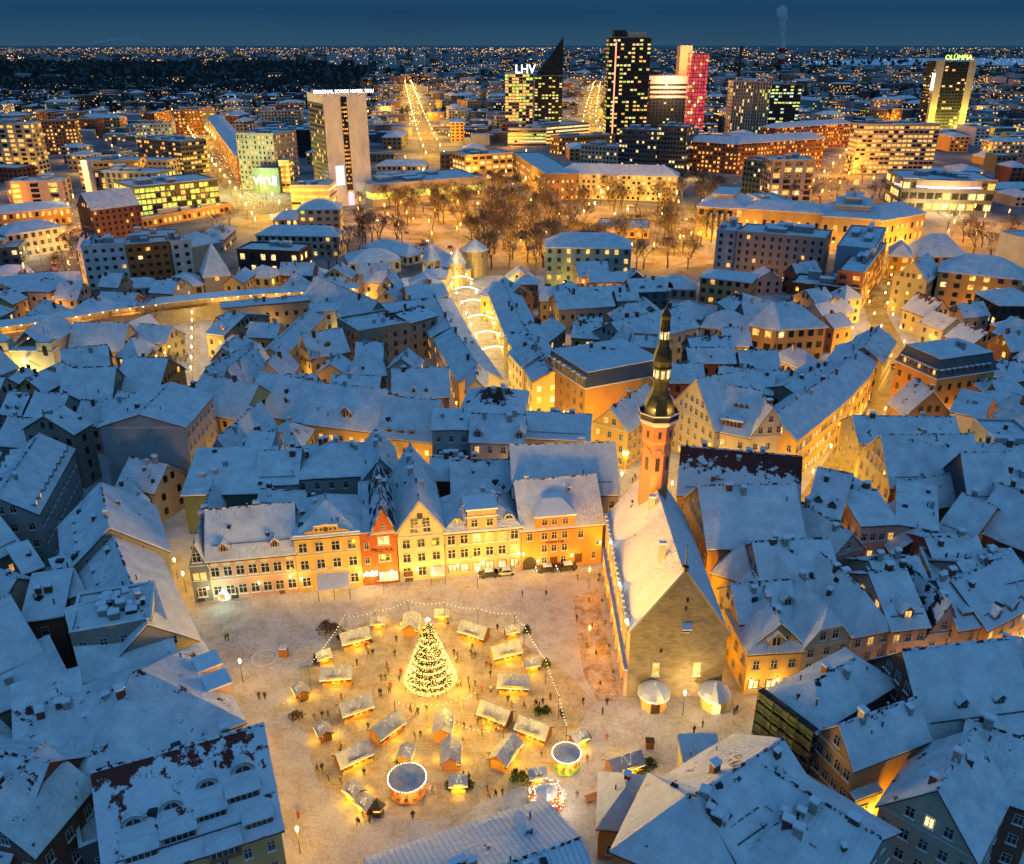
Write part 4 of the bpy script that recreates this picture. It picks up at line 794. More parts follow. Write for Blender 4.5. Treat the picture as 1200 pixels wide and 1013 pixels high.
Hs('pale roof-top house with one triple window', (288, 524), (316, 525), 9, 14, 16, 'g', 'blue', lit=0, cols=1, rows=4, chim=2, roof=S0)
Hs('low pale courtyard wing with small dark windows', (275, 538), (315, 537), 8, 11.5, 13, 's', 'blue', lit=0, chim=1, roof=S0)
Hs('pointed snowy roof between courtyards', (243, 538), (276, 541), 22, 10.5, 16.5, 'x', 'grey', lit=0, chim=2, roof=S0)
Hs('snow-covered roof valley behind the pink house', (300, 568), (348, 566), 18, 10.5, 14.5, 'g', 'grey', lit=0, chim=3, roof=S0)
Hs('snow-covered roofs with many chimneys behind the yellow house', (345, 560), (430, 556), 17, 11, 15.5, 'h', 'grey', lit=0, chim=6, roof=S0)
Hs('steep snowy roof behind the red gable', (425, 562), (468, 558), 16, 11, 16, 'x', 'grey', lit=0, chim=4, roof=S0)
Hs('low snowy back building behind the cream gable', (502, 562), (541, 563), 13, 9.5, 12, 'g', 'brick', lit=0, chim=3, roof=S0)
Hs('snowy roof with a skylight behind the rose house', (530, 580), (600, 578), 13, 10, 15, 'g', 'brick', lit=0, chim=3, roof=S1)
Hs('big blank white snow roof behind the amber house', (602, 581), (725, 577), 16, 13, 21, 'g', 'grey', lit=0, chim=1, roof=S0)
# --- along the shopping street
Hs('curved yellow corner house with a dark mansard band of windows', (640, 425), (686, 455), (742, 417), 15, 20.5, 'm', 'orange', lit=.1, roof=S3, chim=3, dorm=tuple((0, .06 + .125 * i, 0, 'box', 0, 'brown', 1.1) for i in range(8)), blank=(1,))
Hs('yellow house with a half-round attic window beside the tower', (694, 494), (736, 505), 20, 11, 16, 'x', 'yellow', lit=.1, chim=1, roof=S0)
Hs('snowy gabled house above the street bend', (612, 430), (650, 426), 14, 12, 15, 'x', 'beige', chim=3)
Hs('wide snowy roof with scattered pots', (590, 395), (640, 402), 18, 11.5, 15, 'h', 'stone', chim=5)
Hs('house with three brown dark gables in snow', (592, 352), (625, 348), 15, 10, 15, 'x', 'brown', chim=1)
Hs('snowy roof next to the gate towers', (563, 345), (592, 352), 16, 10, 14, 'g', 'lemon', chim=2)
Hs('house with a curved snow gable left of the street', (480, 350), (525, 346), 14, 12, 15, 'g', 'stone', chim=3)
Hs('pale house by the gate with small roof house', (496, 325), (522, 326), 14, 10, 13, 'g', 'cream', chim=1, lit=.2)
Hs('white-roofed house with a deep courtyard', (670, 395), (722, 398), 16, 11, 14, 'g', 'ochre', chim=3, lit=.2)
Hs('long snowy roof below the teal block', (655, 362), (720, 358), 14, 10, 14, 'g', 'stone', chim=2)
Hs('stepped snowy roofs right of the teal block', (672, 350), (735, 347), 10, 9, 12, 'g', 'brown', chim=2)
Hs('dark house with a roof eye and one lit window', (740, 342), (785, 340), 13, 10.5, 14, 'g', 'slate', lit=.1, chim=2, dorm=((0, .3, .2, 'eye', 0), (0, .75, .2, 'eye', 0)))
Hs('long roof with a row of dark skylight slots', (737, 403), (819, 382), 17, 13, 18, 'g', 'grey', lit=.05, chim=3, dorm=tuple((0, .5 + .06 * i, .2, 'sky', 0, 'black', 1.4) for i in range(8)))
Hs('orange brick apartment house beside the tower', (738, 410), (770, 412), 14, 16, 17, 'f', 'orange', lit=.1, rows=4, chim=1)
Hs('grey turret house with snow cone', (715, 400), (737, 403), 9, 15, 20, 'p', 'stone', lit=0, chim=0, blank=(0, 3))
Hs('near left house along the shopping street', (588, 443), (553, 394), 13, 9.5, 13, 'g', 'cream', lit=.3, chim=3, roof=S0)
Hs('middle left house along the shopping street', (552, 392), (528, 349), 14, 9.5, 12.5, 'g', 'grey', lit=.3, chim=3, roof=S0)
Hs('far left house along the shopping street', (527, 347), (515, 326), 13, 9, 12, 'g', 'cream', lit=.3, chim=2, roof=S0)
Hs('long lit yellow street front with snowy roof', (572, 340), (594, 396), 12, 11, 14, 'g', 'yellow', lit=.35, litm='lw', chim=3, shop=.6)
Hs('tall lit yellow street front at the street bend', (595, 397), (624, 447), 12, 11.5, 14.5, 'g', 'lemon', lit=.35, litm='lw', chim=3, shop=.6)
# --- east of the town hall
Hs('cream gabled corner house with three lit attic windows', (789, 472), (838, 503), 17, 13.5, 23.5, 'x', 'cream', lit=.12, litm='o', roof=S0, chim=0)
Hs('long cream house with a low dormer strip', (838, 503), (879, 511), 18, 13, 21.5, 'g', 'cream', lit=.15, roof=S0, chim=1, dorm=((0, .42, .12, 'shed', 0, 'brown', 1.5), (0, .4, .55, 'gable', 0, 'brown', .7), (0, .55, .55, 'gable', 0, 'brown', .7), (0, .7, .55, 'gable', 0, 'brown', .7)))
Hs('cream gable house with a copper corner turret', (879, 511), (923, 509), 18, 13, 20.5, 'x', 'cream', lit=.1, roof=S0, chim=1)
r, M, L, D = Hs('long golden street front curving away uphill', (934, 515), (985, 474), 13, 13, 17.5, 'g', 'yellow', lit=.25, litm='lw', roof=S0, chim=2, shop=.7, cols=14)
Hs('golden street front beyond the curve', (985, 474), (1018, 441), 13, 13, 17, 'g', 'yellow', lit=.25, litm='lw', roof=S0, chim=2, shop=.7)
Hs('golden street front at the far corner', (1019, 440), (1033, 412), 13, 13, 16, 'g', 'ochre', lit=.2, roof=S0, chim=2, shop=.7)
Hs('low house with a bare brown tiled roof', (795, 578), (936, 592), 15, 9.5, 17.5, 'g', 'ochre', lit=0, roof=S6, chim=4)
Hs('small pointed snow roof in front of the brown roof', (815, 592), (880, 592), 10, 9, 12.5, 'h', 'grey', lit=0, roof=S0, chim=2)
Hs('house with a large plain snow roof and orange end wall', (830, 641), (944, 638), 19, 13, 21, 'g', 'orange', lit=.1, roof=S0, chim=2, blank=(0,))
Hs('dark house with black pointed dormers', (946, 598), (984, 607), 15, 12.5, 19, 'g', 'brown', lit=.05, roof=S0, chim=1, dorm=((0, .25, .2, 'gable', 0, 'black'), (0, .7, .15, 'gable', 0, 'black')))
E5, M, L, D = Hs('golden corner house with a round-topped roof gable beside the alley', (878, 763), (941, 759), 11, 9.2, 14.5, 'h', 'yellow', rows=2, cols=3, lit=0, roof=S0, chim=0, shop=1, dorm=((0, .5, .06, 'gable', 0, 'yellow', 1.5),))
wall_lamp(E5, M, 1.0, 3.4, 420); wall_lamp(E5, M, L * .6, 3.4, 200)
Hs('steep house wall rising along the narrow alley', (846, 700), (876, 760), 10, 9, 14, 'g', 'yellow', lit=.05, roof=S0, chim=2)
Hs('snow roof with a box dormer behind the golden corner house', (868, 728), (936, 722), 10, 11, 15, 'g', 'cream', lit=0, roof=S0, chim=1, dorm=((0, .85, .3, 'gable', 0, 'cream', 1.2),), blank=(0,))
Hs('long snow roof above a sunken courtyard window', (895, 691), (985, 686), 14, 11.5, 17, 'g', 'rose', lit=0, roof=S0, chim=4)
Hs('steep orange-lit roof by the town hall alley', (835, 668), (884, 684), 10, 10, 15, 'h', 'yellow', lit=0, roof=S0, chim=1, blank=(0,))
Hs('pale yellow house with a clipped gable and nine windows', (942, 757), (998, 747), 20, 9.6, 15.5, 'xh', 'cream', rows=3, cols=3, lit=0, roof=S0, chim=1, shop=.5)
Hs('rose house with a pyramid-ended snow roof', (1000, 743), (1045, 734), 20, 10.6, 16, 'h', 'rose', rows=3, cols=3, lit=.12, roof=S0, chim=2, shop=.8)
r, M, L, D = Hs('pink house with one lit dormer', (1046, 737), (1088, 732), 17, 10.6, 16, 'g', 'pink', rows=3, cols=3, lit=.2, roof=S0, chim=1, shop=.9, dorm=((0, .5, .15, 'gable', 1, 'brown', 1.3),)); wall_lamp(r, M, L * .5, 3, 250)
r, M, L, D = Hs('pink gabled house with a bare black roof side', (1085, 743), (1124, 738), 14, 8.6, 14.6, 'x', 'rose', rows=2, lit=.2, roof=S5, chim=1, shop=.9); wall_lamp(r, M, L * .5, 3, 250)
r, M, L, D = Hs('pink house with a wide low dormer', (1124, 736), (1157, 731), 14, 10.5, 15.5, 'g', 'pink', rows=3, lit=.25, roof=S0, chim=2, shop=.9, dorm=((0, .5, .2, 'shed', 0, 'pink', .8),)); wall_lamp(r, M, L * .8, 3.4, 380)
r, M, L, D = Hs('ornate golden house with glowing uplit bays', (1157, 736), (1222, 702), 15, 10.5, 15.5, 'g', 'ochre', lit=.4, litm='lw', roof=S3, chim=2, shop=1, dorm=((0, .2, .05, 'gable', 0, 'ochre', 1.2), (0, .5, .05, 'gable', 0, 'ochre', 1.2), (0, .8, .05, 'gable', 0, 'ochre', 1.2)))
for x in (.15, .35, .55, .75): wall_lamp(r, M, L * x, 4.2, 170)
Hs('snow roof with a glowing chimney flue', (1040, 705), (1095, 700), 14, 11, 15, 'g', 'rose', lit=.1, chim=4, roof=S1)
Hs('flat snow roof with pale stacks', (1098, 700), (1150, 706), 15, 12, 13, 'f', 'rose', lit=.1, chim=5)
Hs('ridged snow roof with a tall dark stack', (1100, 668), (1160, 668), 13, 12, 15, 'g', 'brick', lit=.1, chim=3, roof=S1)
Hs('wide snow roof with pale stone stacks', (1152, 705), (1215, 690), 14, 12, 16, 'g', 'rose', lit=.1, chim=4, roof=S1)
Hs('brown house with a snowy hood and one lit dormer', (1046, 648), (1108, 650), 14, 8.5, 13, 'x', 'brick', lit=.3, litm='o', chim=1, roof=S0)
Hs('white-rose corner house with tall dark windows', (1010, 615), (1052, 613), 20, 13, 15, 'g', 'rose', rows=3, cols=4, lit=.12, chim=3, roof=S0)
Hs('rose house wall with a sloping snow roof', (1052, 613), (1098, 621), 15, 13, 15, 's', 'rose', sides=(), chim=1, roof=S0)
Hs('steep snow roof between rose courtyards', (975, 652), (1012, 640), 20, 11, 15, 'x', 'rose', lit=.1, chim=3, roof=S0)
Hs('orange lit house with a gently sloping roof', (1098, 621), (1136, 637), 17, 9.5, 15, 'g', 'orange', lit=.35, litm='lo', chim=1, roof=S0)
Hs('brick house with big dark windows at the right edge', (1138, 617), (1212, 648), 18, 10, 17, 'g', 'brick', rows=2, cols=4, lit=.12, litm='w', ww=1.8, wh=2.2, chim=1, roof=S0)
Hs('orange pedimented front on the rising street', (1042, 573), (1077, 597), 26, 10, 14.5, 'x', 'orange', lit=.1, chim=0, roof=S0)
Hs('broad blank snow roof with a dark left wall', (1137, 594), (1186, 594), 15, 12, 21, 'g', 'slate', lit=0, chim=0, roof=S0, sides=())
Hs('orange cottage roof at the right edge', (1184, 590), (1215, 592), 12, 10, 15, 'g', 'orange', lit=.1, chim=2, roof=S0)
Hs('stone warehouse with a tall stepped gable beside the street', (1044, 570), (1152, 569), 17, 11.5, 20, 'g', 'rubble', lit=.0, chim=1, roof=S1, blank=(0,))
Hs('snow-dusted long house behind the stone warehouse', (1008, 519), (1128, 521), 14, 13, 17, 'g', 'stone', lit=0, chim=2, roof=S1, blank=(0,))
Hs('brown gabled house below the grand corner building', (1061, 486), (1114, 484), 9, 11, 17.5, 'x', 'brown', lit=.12, litm='o', chim=2, roof=S1, rows=2)
Hs('whitewashed house with few dark windows', (1114, 482), (1151, 490), 13, 12, 14, 's', 'white', lit=0, chim=1, roof=S0, rows=2)
Hs('small pink gable among dark roofs', (1146, 466), (1169, 463), 18, 11, 15, 'x', 'pink', lit=.1, chim=1, roof=S0)
Hs('rose house with a broad snow roof at the right edge', (1176, 480), (1216, 470), 20, 10, 14, 'g', 'pink', lit=.1, chim=1, roof=S0)
Hs('pale house with a flat snow roof at the right edge', (1165, 518), (1216, 519), 12, 12, 13, 'f', 'blue', lit=.1, chim=1, roof=S0)
Hs('grey terrace house with light snow', (1150, 548), (1212, 552), 14, 12, 15, 'g', 'grey', lit=.1, chim=2, roof=S1)
R5, M, L, D = Hs('grand uplit corner building with a dark dormer band', (1051, 423), (1098, 444), (1156, 430), 17, 24, 'm', 'orange', lit=.06, roof=S0, chim=3, rows=4, dorm=tuple((0, .08 + .12 * i, 0, 'box', 1 if i % 3 == 1 else 0, 'brick', 1.0) for i in range(8)) + tuple((1, .06 + .1 * i, 0, 'box', 0, 'brick', 1.0) for i in range(9)))
for x in (.12, .3, .48, .66, .84): wall_lamp(R5, M, L * x, 2.4, 700); wall_lamp(R5, M @ TR(L, D * x, 0, math.pi / 2), 0, 3.4, 700)
Hs('snow-roofed house across from the grand corner', (1035, 425), (1050, 400), 12, 13, 17, 'g', 'stone', lit=.1, chim=2, roof=S1)
Hs('snowy terrace behind the golden street front', (945, 470), (1000, 440), 14, 12.5, 15, 'g', 'stone', lit=.05, chim=4, roof=S1, blank=(0,))
Hs('dark low roofs with a lit skylight', (900, 455), (950, 462), 14, 11, 14, 'g', 'stone', lit=.05, chim=4, roof=S3)
Hs('long plain snow roof behind the cream gables', (840, 455), (905, 462), 15, 12, 16, 'g', 'stone', lit=.0, chim=4, roof=S0)
Hs('dark brick shed with a snowy lid', (808, 425), (862, 425), 10, 12, 15, 'g', 'brick', lit=.0, chim=0, roof=S0)
Hs('small red-ended house by the tower', (785, 448), (826, 448), 12, 10.5, 14, 'g', 'brick', lit=.0, chim=2, roof=S0)
# --- near left, bottom left
Hs('big near house with a patchy red tiled roof and many snow dormers', (110, 905), (306, 850), 19, 12, 20, 'g', 'yellow', mode='r', name='tiled_roof_house', lit=.3, roof=S7, chim=1, ww=1.0, blank=(3,), dorm=((0, .18, .42, 'eye', 0, 'white', 1.15), (0, .40, .46, 'eye', 0, 'white', 1.15), (0, .62, .56, 'eye', 0, 'white', 1.15), (0, .84, .60, 'eye', 0, 'white', 1.25), (0, .20, .10, 'shed', 0, 'brown', 1.1), (0, .42, .16, 'shed', 0, 'brown', 1.1), (0, .62, .26, 'shed', 0, 'brown', 1.0), (0, .82, .34, 'shed', 0, 'brown', 1.1), (0, .66, -.10, 'shed', 0, 'brown', 1.1), (0, .88, .06, 'shed', 0, 'brown', 1.0)))
r, M, L, D = Hs('broad hipped snow roof with two stone dormers over the square', (60, 823), (252, 755), 21, 12, 18.5, 'h', 'grey', mode='r', lit=0, roof=S1, chim=3, sides=(1,))
for u in (.62, .38):
    q = MB(); q.box(L - 2.6, D * u - 1.6, 11, L + .4, D * u + 1.6, 14.2, 0); q.slope([(L - 3, D * u - 1.9, 14.3), (L + .7, D * u - 1.9, 14.3), (L + .7, D * u + 1.9, 14.3), (L - 3, D * u + 1.9, 14.3)], 4, 4, .3, .08, 1); q.obj('stone_dormer', [WALL['pink'], SNOWP], r, M)
Hs('courtyard house with grey walls and tall dark windows', (100, 884), (165, 862), 9, 11.5, 14.5, 's', 'grey', lit=.04, roof=S0, chim=1, rows=3)
Hs('long snow roof along the lit alley with shed dormers', (172, 730), (128, 616), 14, 11.5, 17.5, 'g', 'stone', mode='r', lit=0, roof=S0, chim=4, dorm=tuple((2, .25 + .13 * i, .3, 'gable', 0, 'brown', .8) for i in range(5)))
Hs('steep snowy gabled house at the top of the long roof', (128, 618), (118, 566), 18, 12, 19.5, 'g', 'stone', mode='r', lit=.0, roof=S0, chim=3, dorm=tuple((2, .15 + .2 * i, .3, 'gable', 0, 'brown', .8) for i in range(4)))
Hs('low snow-roofed annex by the square', (224, 742), (196, 690), 6, 8, 9, 's', 'grey', lit=0, roof=S0, chim=0)
r, M, L, D = Hs('flat roof crowded with snowy ventilation boxes', (82, 746), (178, 729), (156, 690), 17, 17.7, 'f', 'stone', lit=0, roof=S0, chim=3)
for k in range(16):
    q = MB(); w, d_, h_ = rnd.uniform(.5, 1.6), rnd.uniform(.5, 1.4), rnd.uniform(.5, 1.6); q.box(0, 0, 0, w, d_, h_, 0); q.box(-.08, -.08, h_, w + .08, d_ + .08, h_ + .25, 1); q.obj('ventilation_box', [METAL if k % 2 else WALL['concrete'], SNOWP], r, M @ TR(rnd.uniform(.25, .85) * L, rnd.uniform(.15, .8) * D, 17.2, rnd.uniform(-.1, .1)))
Hs('hipped snow roof with two eyebrow windows', (100, 800), (205, 765), 12, 12, 18, 's', 'stone', lit=0, roof=S0, chim=1, dorm=((0, .45, .5, 'eye', 0), (0, .72, .5, 'eye', 0)), sides=())
Hs('brown-walled house with a snow lid beside the dark yard', (26, 728), (72, 721), (60, 682), 12, 14, 's', 'brick', lit=0, roof=S0, chim=2)
Hs('small white snow-roofed hut over a yard', (28, 672), (50, 664), 8, 10, 12, 's', 'stone', lit=0, roof=S0, chim=0)
Hs('narrow snow roof with a beige end wall', (80, 700), (98, 694), (90, 655), 12, 13.5, 's', 'beige', lit=0, roof=S0, chim=0)
Hs('pink-grey smooth roof at the left edge', (-30, 800), (48, 764), 20, 11, 17, 'g', 'beige', lit=0, roof=S0, chim=1, sides=())
Hs('beige courtyard house with a lit porch', (-20, 842), (82, 800), 12, 9.5, 11, 's', 'beige', lit=.06, litm='o', roof=S0, chim=1)
Hs('left-edge roof with small dormers by an orange window', (-8, 655), (25, 640), 14, 10, 15, 'g', 'stone', lit=.3, litm='o', roof=S0, chim=1)
Hs('snow roof sloping between tall stacks', (20, 892), (100, 868), 12, 12, 15.5, 's', 'stone', lit=0, roof=S1, chim=4, sides=())
Hs('brown gabled house with a snowy chimney wall', (40, 1000), (108, 920), 12, 12.5, 18, 'g', 'brick', lit=0, roof=S1, chim=2)
Hs('left-corner roof with a long dark ridge', (-60, 870), (55, 893), 20, 10, 18, 'g', 'brick', mode='r', lit=0, roof=S1, chim=2)
Hs('bottom-left corner roof with blue snow', (-30, 1050), (60, 1000), 16, 9, 15, 'g', 'brick', lit=0, roof=S0, chim=1)
Hs('narrow yard roof with crowded boxes', (95, 1000), (132, 985), 14, 8, 9, 'f', 'slate', lit=.1, litm='o', roof=S1, chim=3)
# --- near right, bottom right
SE1, M, L, D = Hs('scaffolded house wrapped in dark netting', (897, 811), (957, 856), 18, 14.5, 17.5, 'h', 'slate', name='scaffolded_house', lit=0, roof=S1, chim=2, sides=())
NET = mat('scaffold_net', (.035, .075, .095), .7, .4, .8); q = MB()
nn_ = 7
for i in range(nn_ + 1):
    x = -.3 + (L + .6) * i / nn_; q.box(x - .05, -1.25, 0, x + .05, -1.15, 15.5)
for k in range(8):
    z = 1.9 * (k + 1) - .2; q.box(-.4, -1.3, z, L + .4, -.1, z + .08); q.box(-.4, -1.28, z + .9, L + .4, -1.2, z + .96)
for i in range(nn_):
    x = -.3 + (L + .6) * i / nn_; x1 = -.3 + (L + .6) * (i + 1) / nn_
    for k in range(0, 8, 2): q.tube((x, -1.22, 1.9 * k), (x1, -1.22, 1.9 * (k + 1)), .04, .04, 4)
stuff(q.obj('scaffold', [METAL], SE1, M))
for k in range(8):
    q = MB(); z = 1.9 * k + .1; m_ = 10
    for i in range(m_):
        x, x1 = -.3 + (L + .6) * i / m_, -.3 + (L + .6) * (i + 1) / m_; y0, y1 = -1.05 + .12 * math.sin(i * 1.7 + k), -1.05 + .12 * math.sin((i + 1) * 1.7 + k); q.poly([(x, y0, z), (x1, y1, z), (x1, y1, z + 1.55), (x, y0, z + 1.55)])
    q.obj('netting', [NET], SE1, M)
Hs('classical ochre house with a pediment and stone side', (959, 857), (1001, 898), (1092, 868), 14, 18, 'x', 'ochre', rows=4, cols=4, lit=.0, roof=S1, chim=2, blank=(1,))
Hs('long dusky red house with tall ridge stacks', (1087, 870), (1216, 853), 17, 12, 21, 'g', 'brick', rows=3, cols=8, lit=.1, litm='o', roof=S0, chim=0, name='long_red_house', dorm=((0, .38, .30, 'gable', 0, 'slate', .95), (0, .72, .30, 'gable', 0, 'slate', .95)))
Hs('ochre-walled gabled house with a terraced snow roof', (1031, 942), (1146, 1006), 13, 11.5, 18.5, 'x', 'beige', rows=3, cols=5, lit=.22, litm='w', roof=S1, chim=2)
Hs('snow roof behind the gabled house at the right edge', (1120, 915), (1216, 950), 13, 11.5, 16.5, 'g', 'brick', lit=0, roof=S1, chim=2)
Hs('corner house with a wide hipped snow roof', (719, 994), (850, 1050), (835, 935), 12.5, 18, 'h', 'ochre', lit=0, roof=S0, chim=4)
Hs('long snow roof running up to the white gable', (819, 930), (916, 868), 15, 12.5, 17.5, 'g', 'stone', mode='r', lit=0, roof=S1, chim=2, dorm=tuple((0, .12 + .09 * i, .45, 'sky', 0, 'black', 1.1) for i in range(4)))
Hs('snow roof with skylights beside a dark courtyard', (896, 899), (1030, 982), 14, 12.5, 17, 'g', 'stone', mode='r', lit=0, roof=S0, chim=2, dorm=((0, .2, .5, 'sky', 0, 'black', 1.2), (0, .36, .45, 'gable', 0, 'stone', .9), (0, .5, .55, 'sky', 0, 'black', 1.2), (0, .62, .4, 'sky', 0, 'black', 1.2)))
Hs('bottom-edge snow roof with dark stacks', (860, 1010), (960, 1060), 12, 12, 16, 'h', 'stone', lit=0, roof=S1, chim=4)
Hs('small pointed snow-roofed porch house', (702, 966), (764, 972), 9, 6.5, 10, 'h', 'ochre', lit=0, roof=S0, chim=0)
Hs('low lean-to snow roof by the square', (808, 916), (850, 915), 7, 6, 7.5, 's', 'stone', lit=0, roof=S0, chim=0)
Hs('near house at the bottom edge with roof walkways', (636, 938), (430, 1006), 20, 12, 16, 'g', 'stone', lit=0, roof=S3, chim=7, sides=(), dorm=((0, .2, .3, 'gable', 0, 'slate', .9),))
Hs('small snow roof at the foot of the ochre house', (1003, 935), (1030, 925), 8, 9, 10.5, 's', 'stone', lit=0, roof=S0, chim=0)
# ================================================================ CHRISTMAS MARKET
def stall_mesh(wd, dp, hw, hr, glow):
    d = {}
    b = MB(); b.box(-wd / 2, -dp / 2 + .5, 0, wd / 2, dp / 2, hw); b.box(-wd / 2, -dp / 2, 0, wd / 2, -dp / 2 + .5, 1.0)
    for s in (-1, 1): b.poly([(s * wd / 2, -dp / 2 * s, hw), (s * wd / 2, dp / 2 * s, hw), (s * wd / 2, 0, hr)])
    d['body'] = (b.mesh('body', [WOOD]))
    b = MB(); n = max(3, int(wd / .55))
    for i in range(n + 1):
        x = -wd / 2 + wd * i / n; b.box(x - .04, dp / 2 + .01, .05, x + .04, dp / 2 + .05, hw)
    d['batten'] = b.mesh('batten', [WOODD])
    b = MB(); b.box(-wd / 2 + .12, -dp / 2 + .49 - .06, 1.12, wd / 2 - .12, -dp / 2 + .49, hw - .15); d['opening'] = b.mesh('opening', [glow])
    b = MB(); b.box(-wd / 2 - .05, -dp / 2 - .35, 1.0, wd / 2 + .05, -dp / 2 + .45, 1.1); d['counter'] = b.mesh('counter', [WOOD])
    b = MB(); o = .45; e = hw - (hr - hw) * (o / (dp / 2)) + .1
    b.slope([(-wd / 2 - o, -dp / 2 - o, e), (wd / 2 + o, -dp / 2 - o, e), (wd / 2 + o, 0, hr + .1), (-wd / 2 - o, 0, hr + .1)], 8, 5, .22, .07); b.slope([(wd / 2 + o, dp / 2 + o, e), (-wd / 2 - o, dp / 2 + o, e), (-wd / 2 - o, 0, hr + .1), (wd / 2 + o, 0, hr + .1)], 8, 5, .22, .07)
    d['roof'] = b.mesh('roof', [SNOWT])
    for s in (-1, 1):
        b = MB(); X = s * (wd / 2 + o + .03); b.poly([(X, -dp / 2 - o, e - .35), (X, 0, hr - .25), (X, dp / 2 + o, e - .35), (X, dp / 2 + o, e - .08), (X, 0, hr + .02), (X, -dp / 2 - o, e - .08)][:: s])
        d['gable_board' if s < 0 else 'gable_board ']= b.mesh('gable_board', [WOODD])
    gm = [WALL['red'], WALL['yellow'], WALL['white'], WALL['burnt'], WALL['green']]; b = MB(); r3 = random.Random(int(wd * 31)); x = -wd / 2 + .2
    while x < wd / 2 - .5:
        w_ = r3.uniform(.2, .45); b.box(x, -dp / 2 - .25, 1.11, x + w_, -dp / 2 + .3, 1.11 + r3.uniform(.12, .45), r3.randrange(5)); x += w_ + r3.uniform(.08, .3)
    d['goods'] = b.mesh('goods', gm)
    b = MB(); b.box(-wd * .3, -dp / 2 - .5, hw - .02, wd * .3, -dp / 2 - .44, hw + .32); d['sign_board'] = b.mesh('sign_board', [WOODD])
    b = MB(); r2 = random.Random(int(wd * 10))
    for i in range(int(wd * 4)):
        u = i / (wd * 4); b.octa((-wd / 2 - .4 + (wd + .8) * u, -dp / 2 - o - .05, e - .12), .055)
    z = lambda y: hr + .25 - abs(y) * (hr - e) / (dp / 2 + o)
    for i in range(26):
        u = i / 25; y = -dp * .25 + dp * .22 * math.sin(u * 9 + wd); b.octa((-wd * .2 + wd * .45 * u, y, z(y) + .04), .035)
    d['fairy_lights'] = b.mesh('fairy_lights', [FAIRY])
    return d
STALL = dict(b=stall_mesh(6.0, 3.4, 2.5, 3.9, LITW), m=stall_mesh(5.0, 3.2, 2.5, 3.7, LITW), s=stall_mesh(2.6, 2.2, 2.2, 3.0, LIT))
def stall(x, y, kind, ang, label, power=330, c=(1, .57, .03), h=2.6):
    p = P(x, y, h); M = TR(p.x, p.y, 0, R(ang), .80); t = thing('market_stall', label, 'stall', M, 'wooden stalls of the Christmas market'); RECTS.append((p.xy, Vector((1, 0)), Vector((0, 1)), 3, 2))
    for k, me in STALL[kind].items():
        o_ = link(k.strip(), me, t, M)
        if k in ('fairy_lights', 'batten', 'goods'): stuff(o_)
    dp = 3.4 if kind == 'b' else 3.2 if kind == 'm' else 2.2
    q = M @ Vector((0, -dp / 2 - .85, 1.35)); light_at(q, power * 4.2, c, t, .25); light_at(M @ Vector((.6, dp / 2 + .9, 1.2)), power * .25, c, t, .25)
    return t
ST = 'log market stall with snowy roof and lit counter'
for x, y, k, a, l_, pw in ((415, 741, 'b', 24, ST + ', beside the bare shrubs', 300), (394, 784, 'b', 6, 'broad stall with a greenish snowy roof and bright lit front', 520), (416, 822, 'b', 28, ST + ', just above the tilted pair', 380), (453, 846, 'b', 48, 'snow-roofed stall with a light star on its roof, right of the tilted pair', 330),
                           (413, 879, 'b', 34, 'long tilted stall with a bluish white lit end', 520), (481, 725, 'm', 92, 'stall with a zigzag of roof lights behind the tree', 300), (556, 734, 'b', -26, ST + ', upper right of the tree', 300), (592, 757, 'b', 20, 'stall with wavy roof lights right of the tree', 360), (602, 794, 'b', -4, 'dark-ended stall with people in front, right of the tree', 330),
                           (581, 830, 'b', -28, 'left one of the two slanting stalls in the middle', 380), (626, 848, 'b', -28, 'right one of the two slanting stalls, with horseshoe lights', 420), (519, 844, 'm', 88, 'upper stall of the pair facing the carousel', 360), (528, 877, 'm', 93, 'lower stall of the pair facing the carousel', 330), (592, 875, 'b', 62, 'stall with a wide pointed snow roof and light chain', 420), (732, 888, 'b', 22, 'brown hut edged with fir branches at the market right', 60)):
    stall(x, y, k, a, l_, pw)
for x, y, a, l_, pw in ((518, 716, 0, 'small hut behind the tree top', 140), (599, 735, 20, 'small hut at the upper right of the ring', 120), (623, 774, 15, 'small pale tent hut at the right edge', 140), (678, 861, 30, 'small hut with fir trees at the far right', 120), (537, 912, 2, 'small kiosk between the two carousels', 120), (629, 903, 12, 'small hut by the bushes near the green carousel', 140), (475, 880, 80, 'narrow kiosk above the large carousel', 120), (352, 806, -60, 'single small kiosk at the outer left', 100), (379, 853, -60, 'small kiosk left of the tilted pair', 110), (378, 765, 30, 'small hut by the left light chain', 120), (443, 725, 5, 'small hut behind the shrubs', 120), (415, 923, -40, 'left one of two small brown sheds at the bottom', 80), (429, 938, -40, 'right one of two small brown sheds at the bottom', 80)):
    stall(x, y, 's', a, l_, pw, h=2)
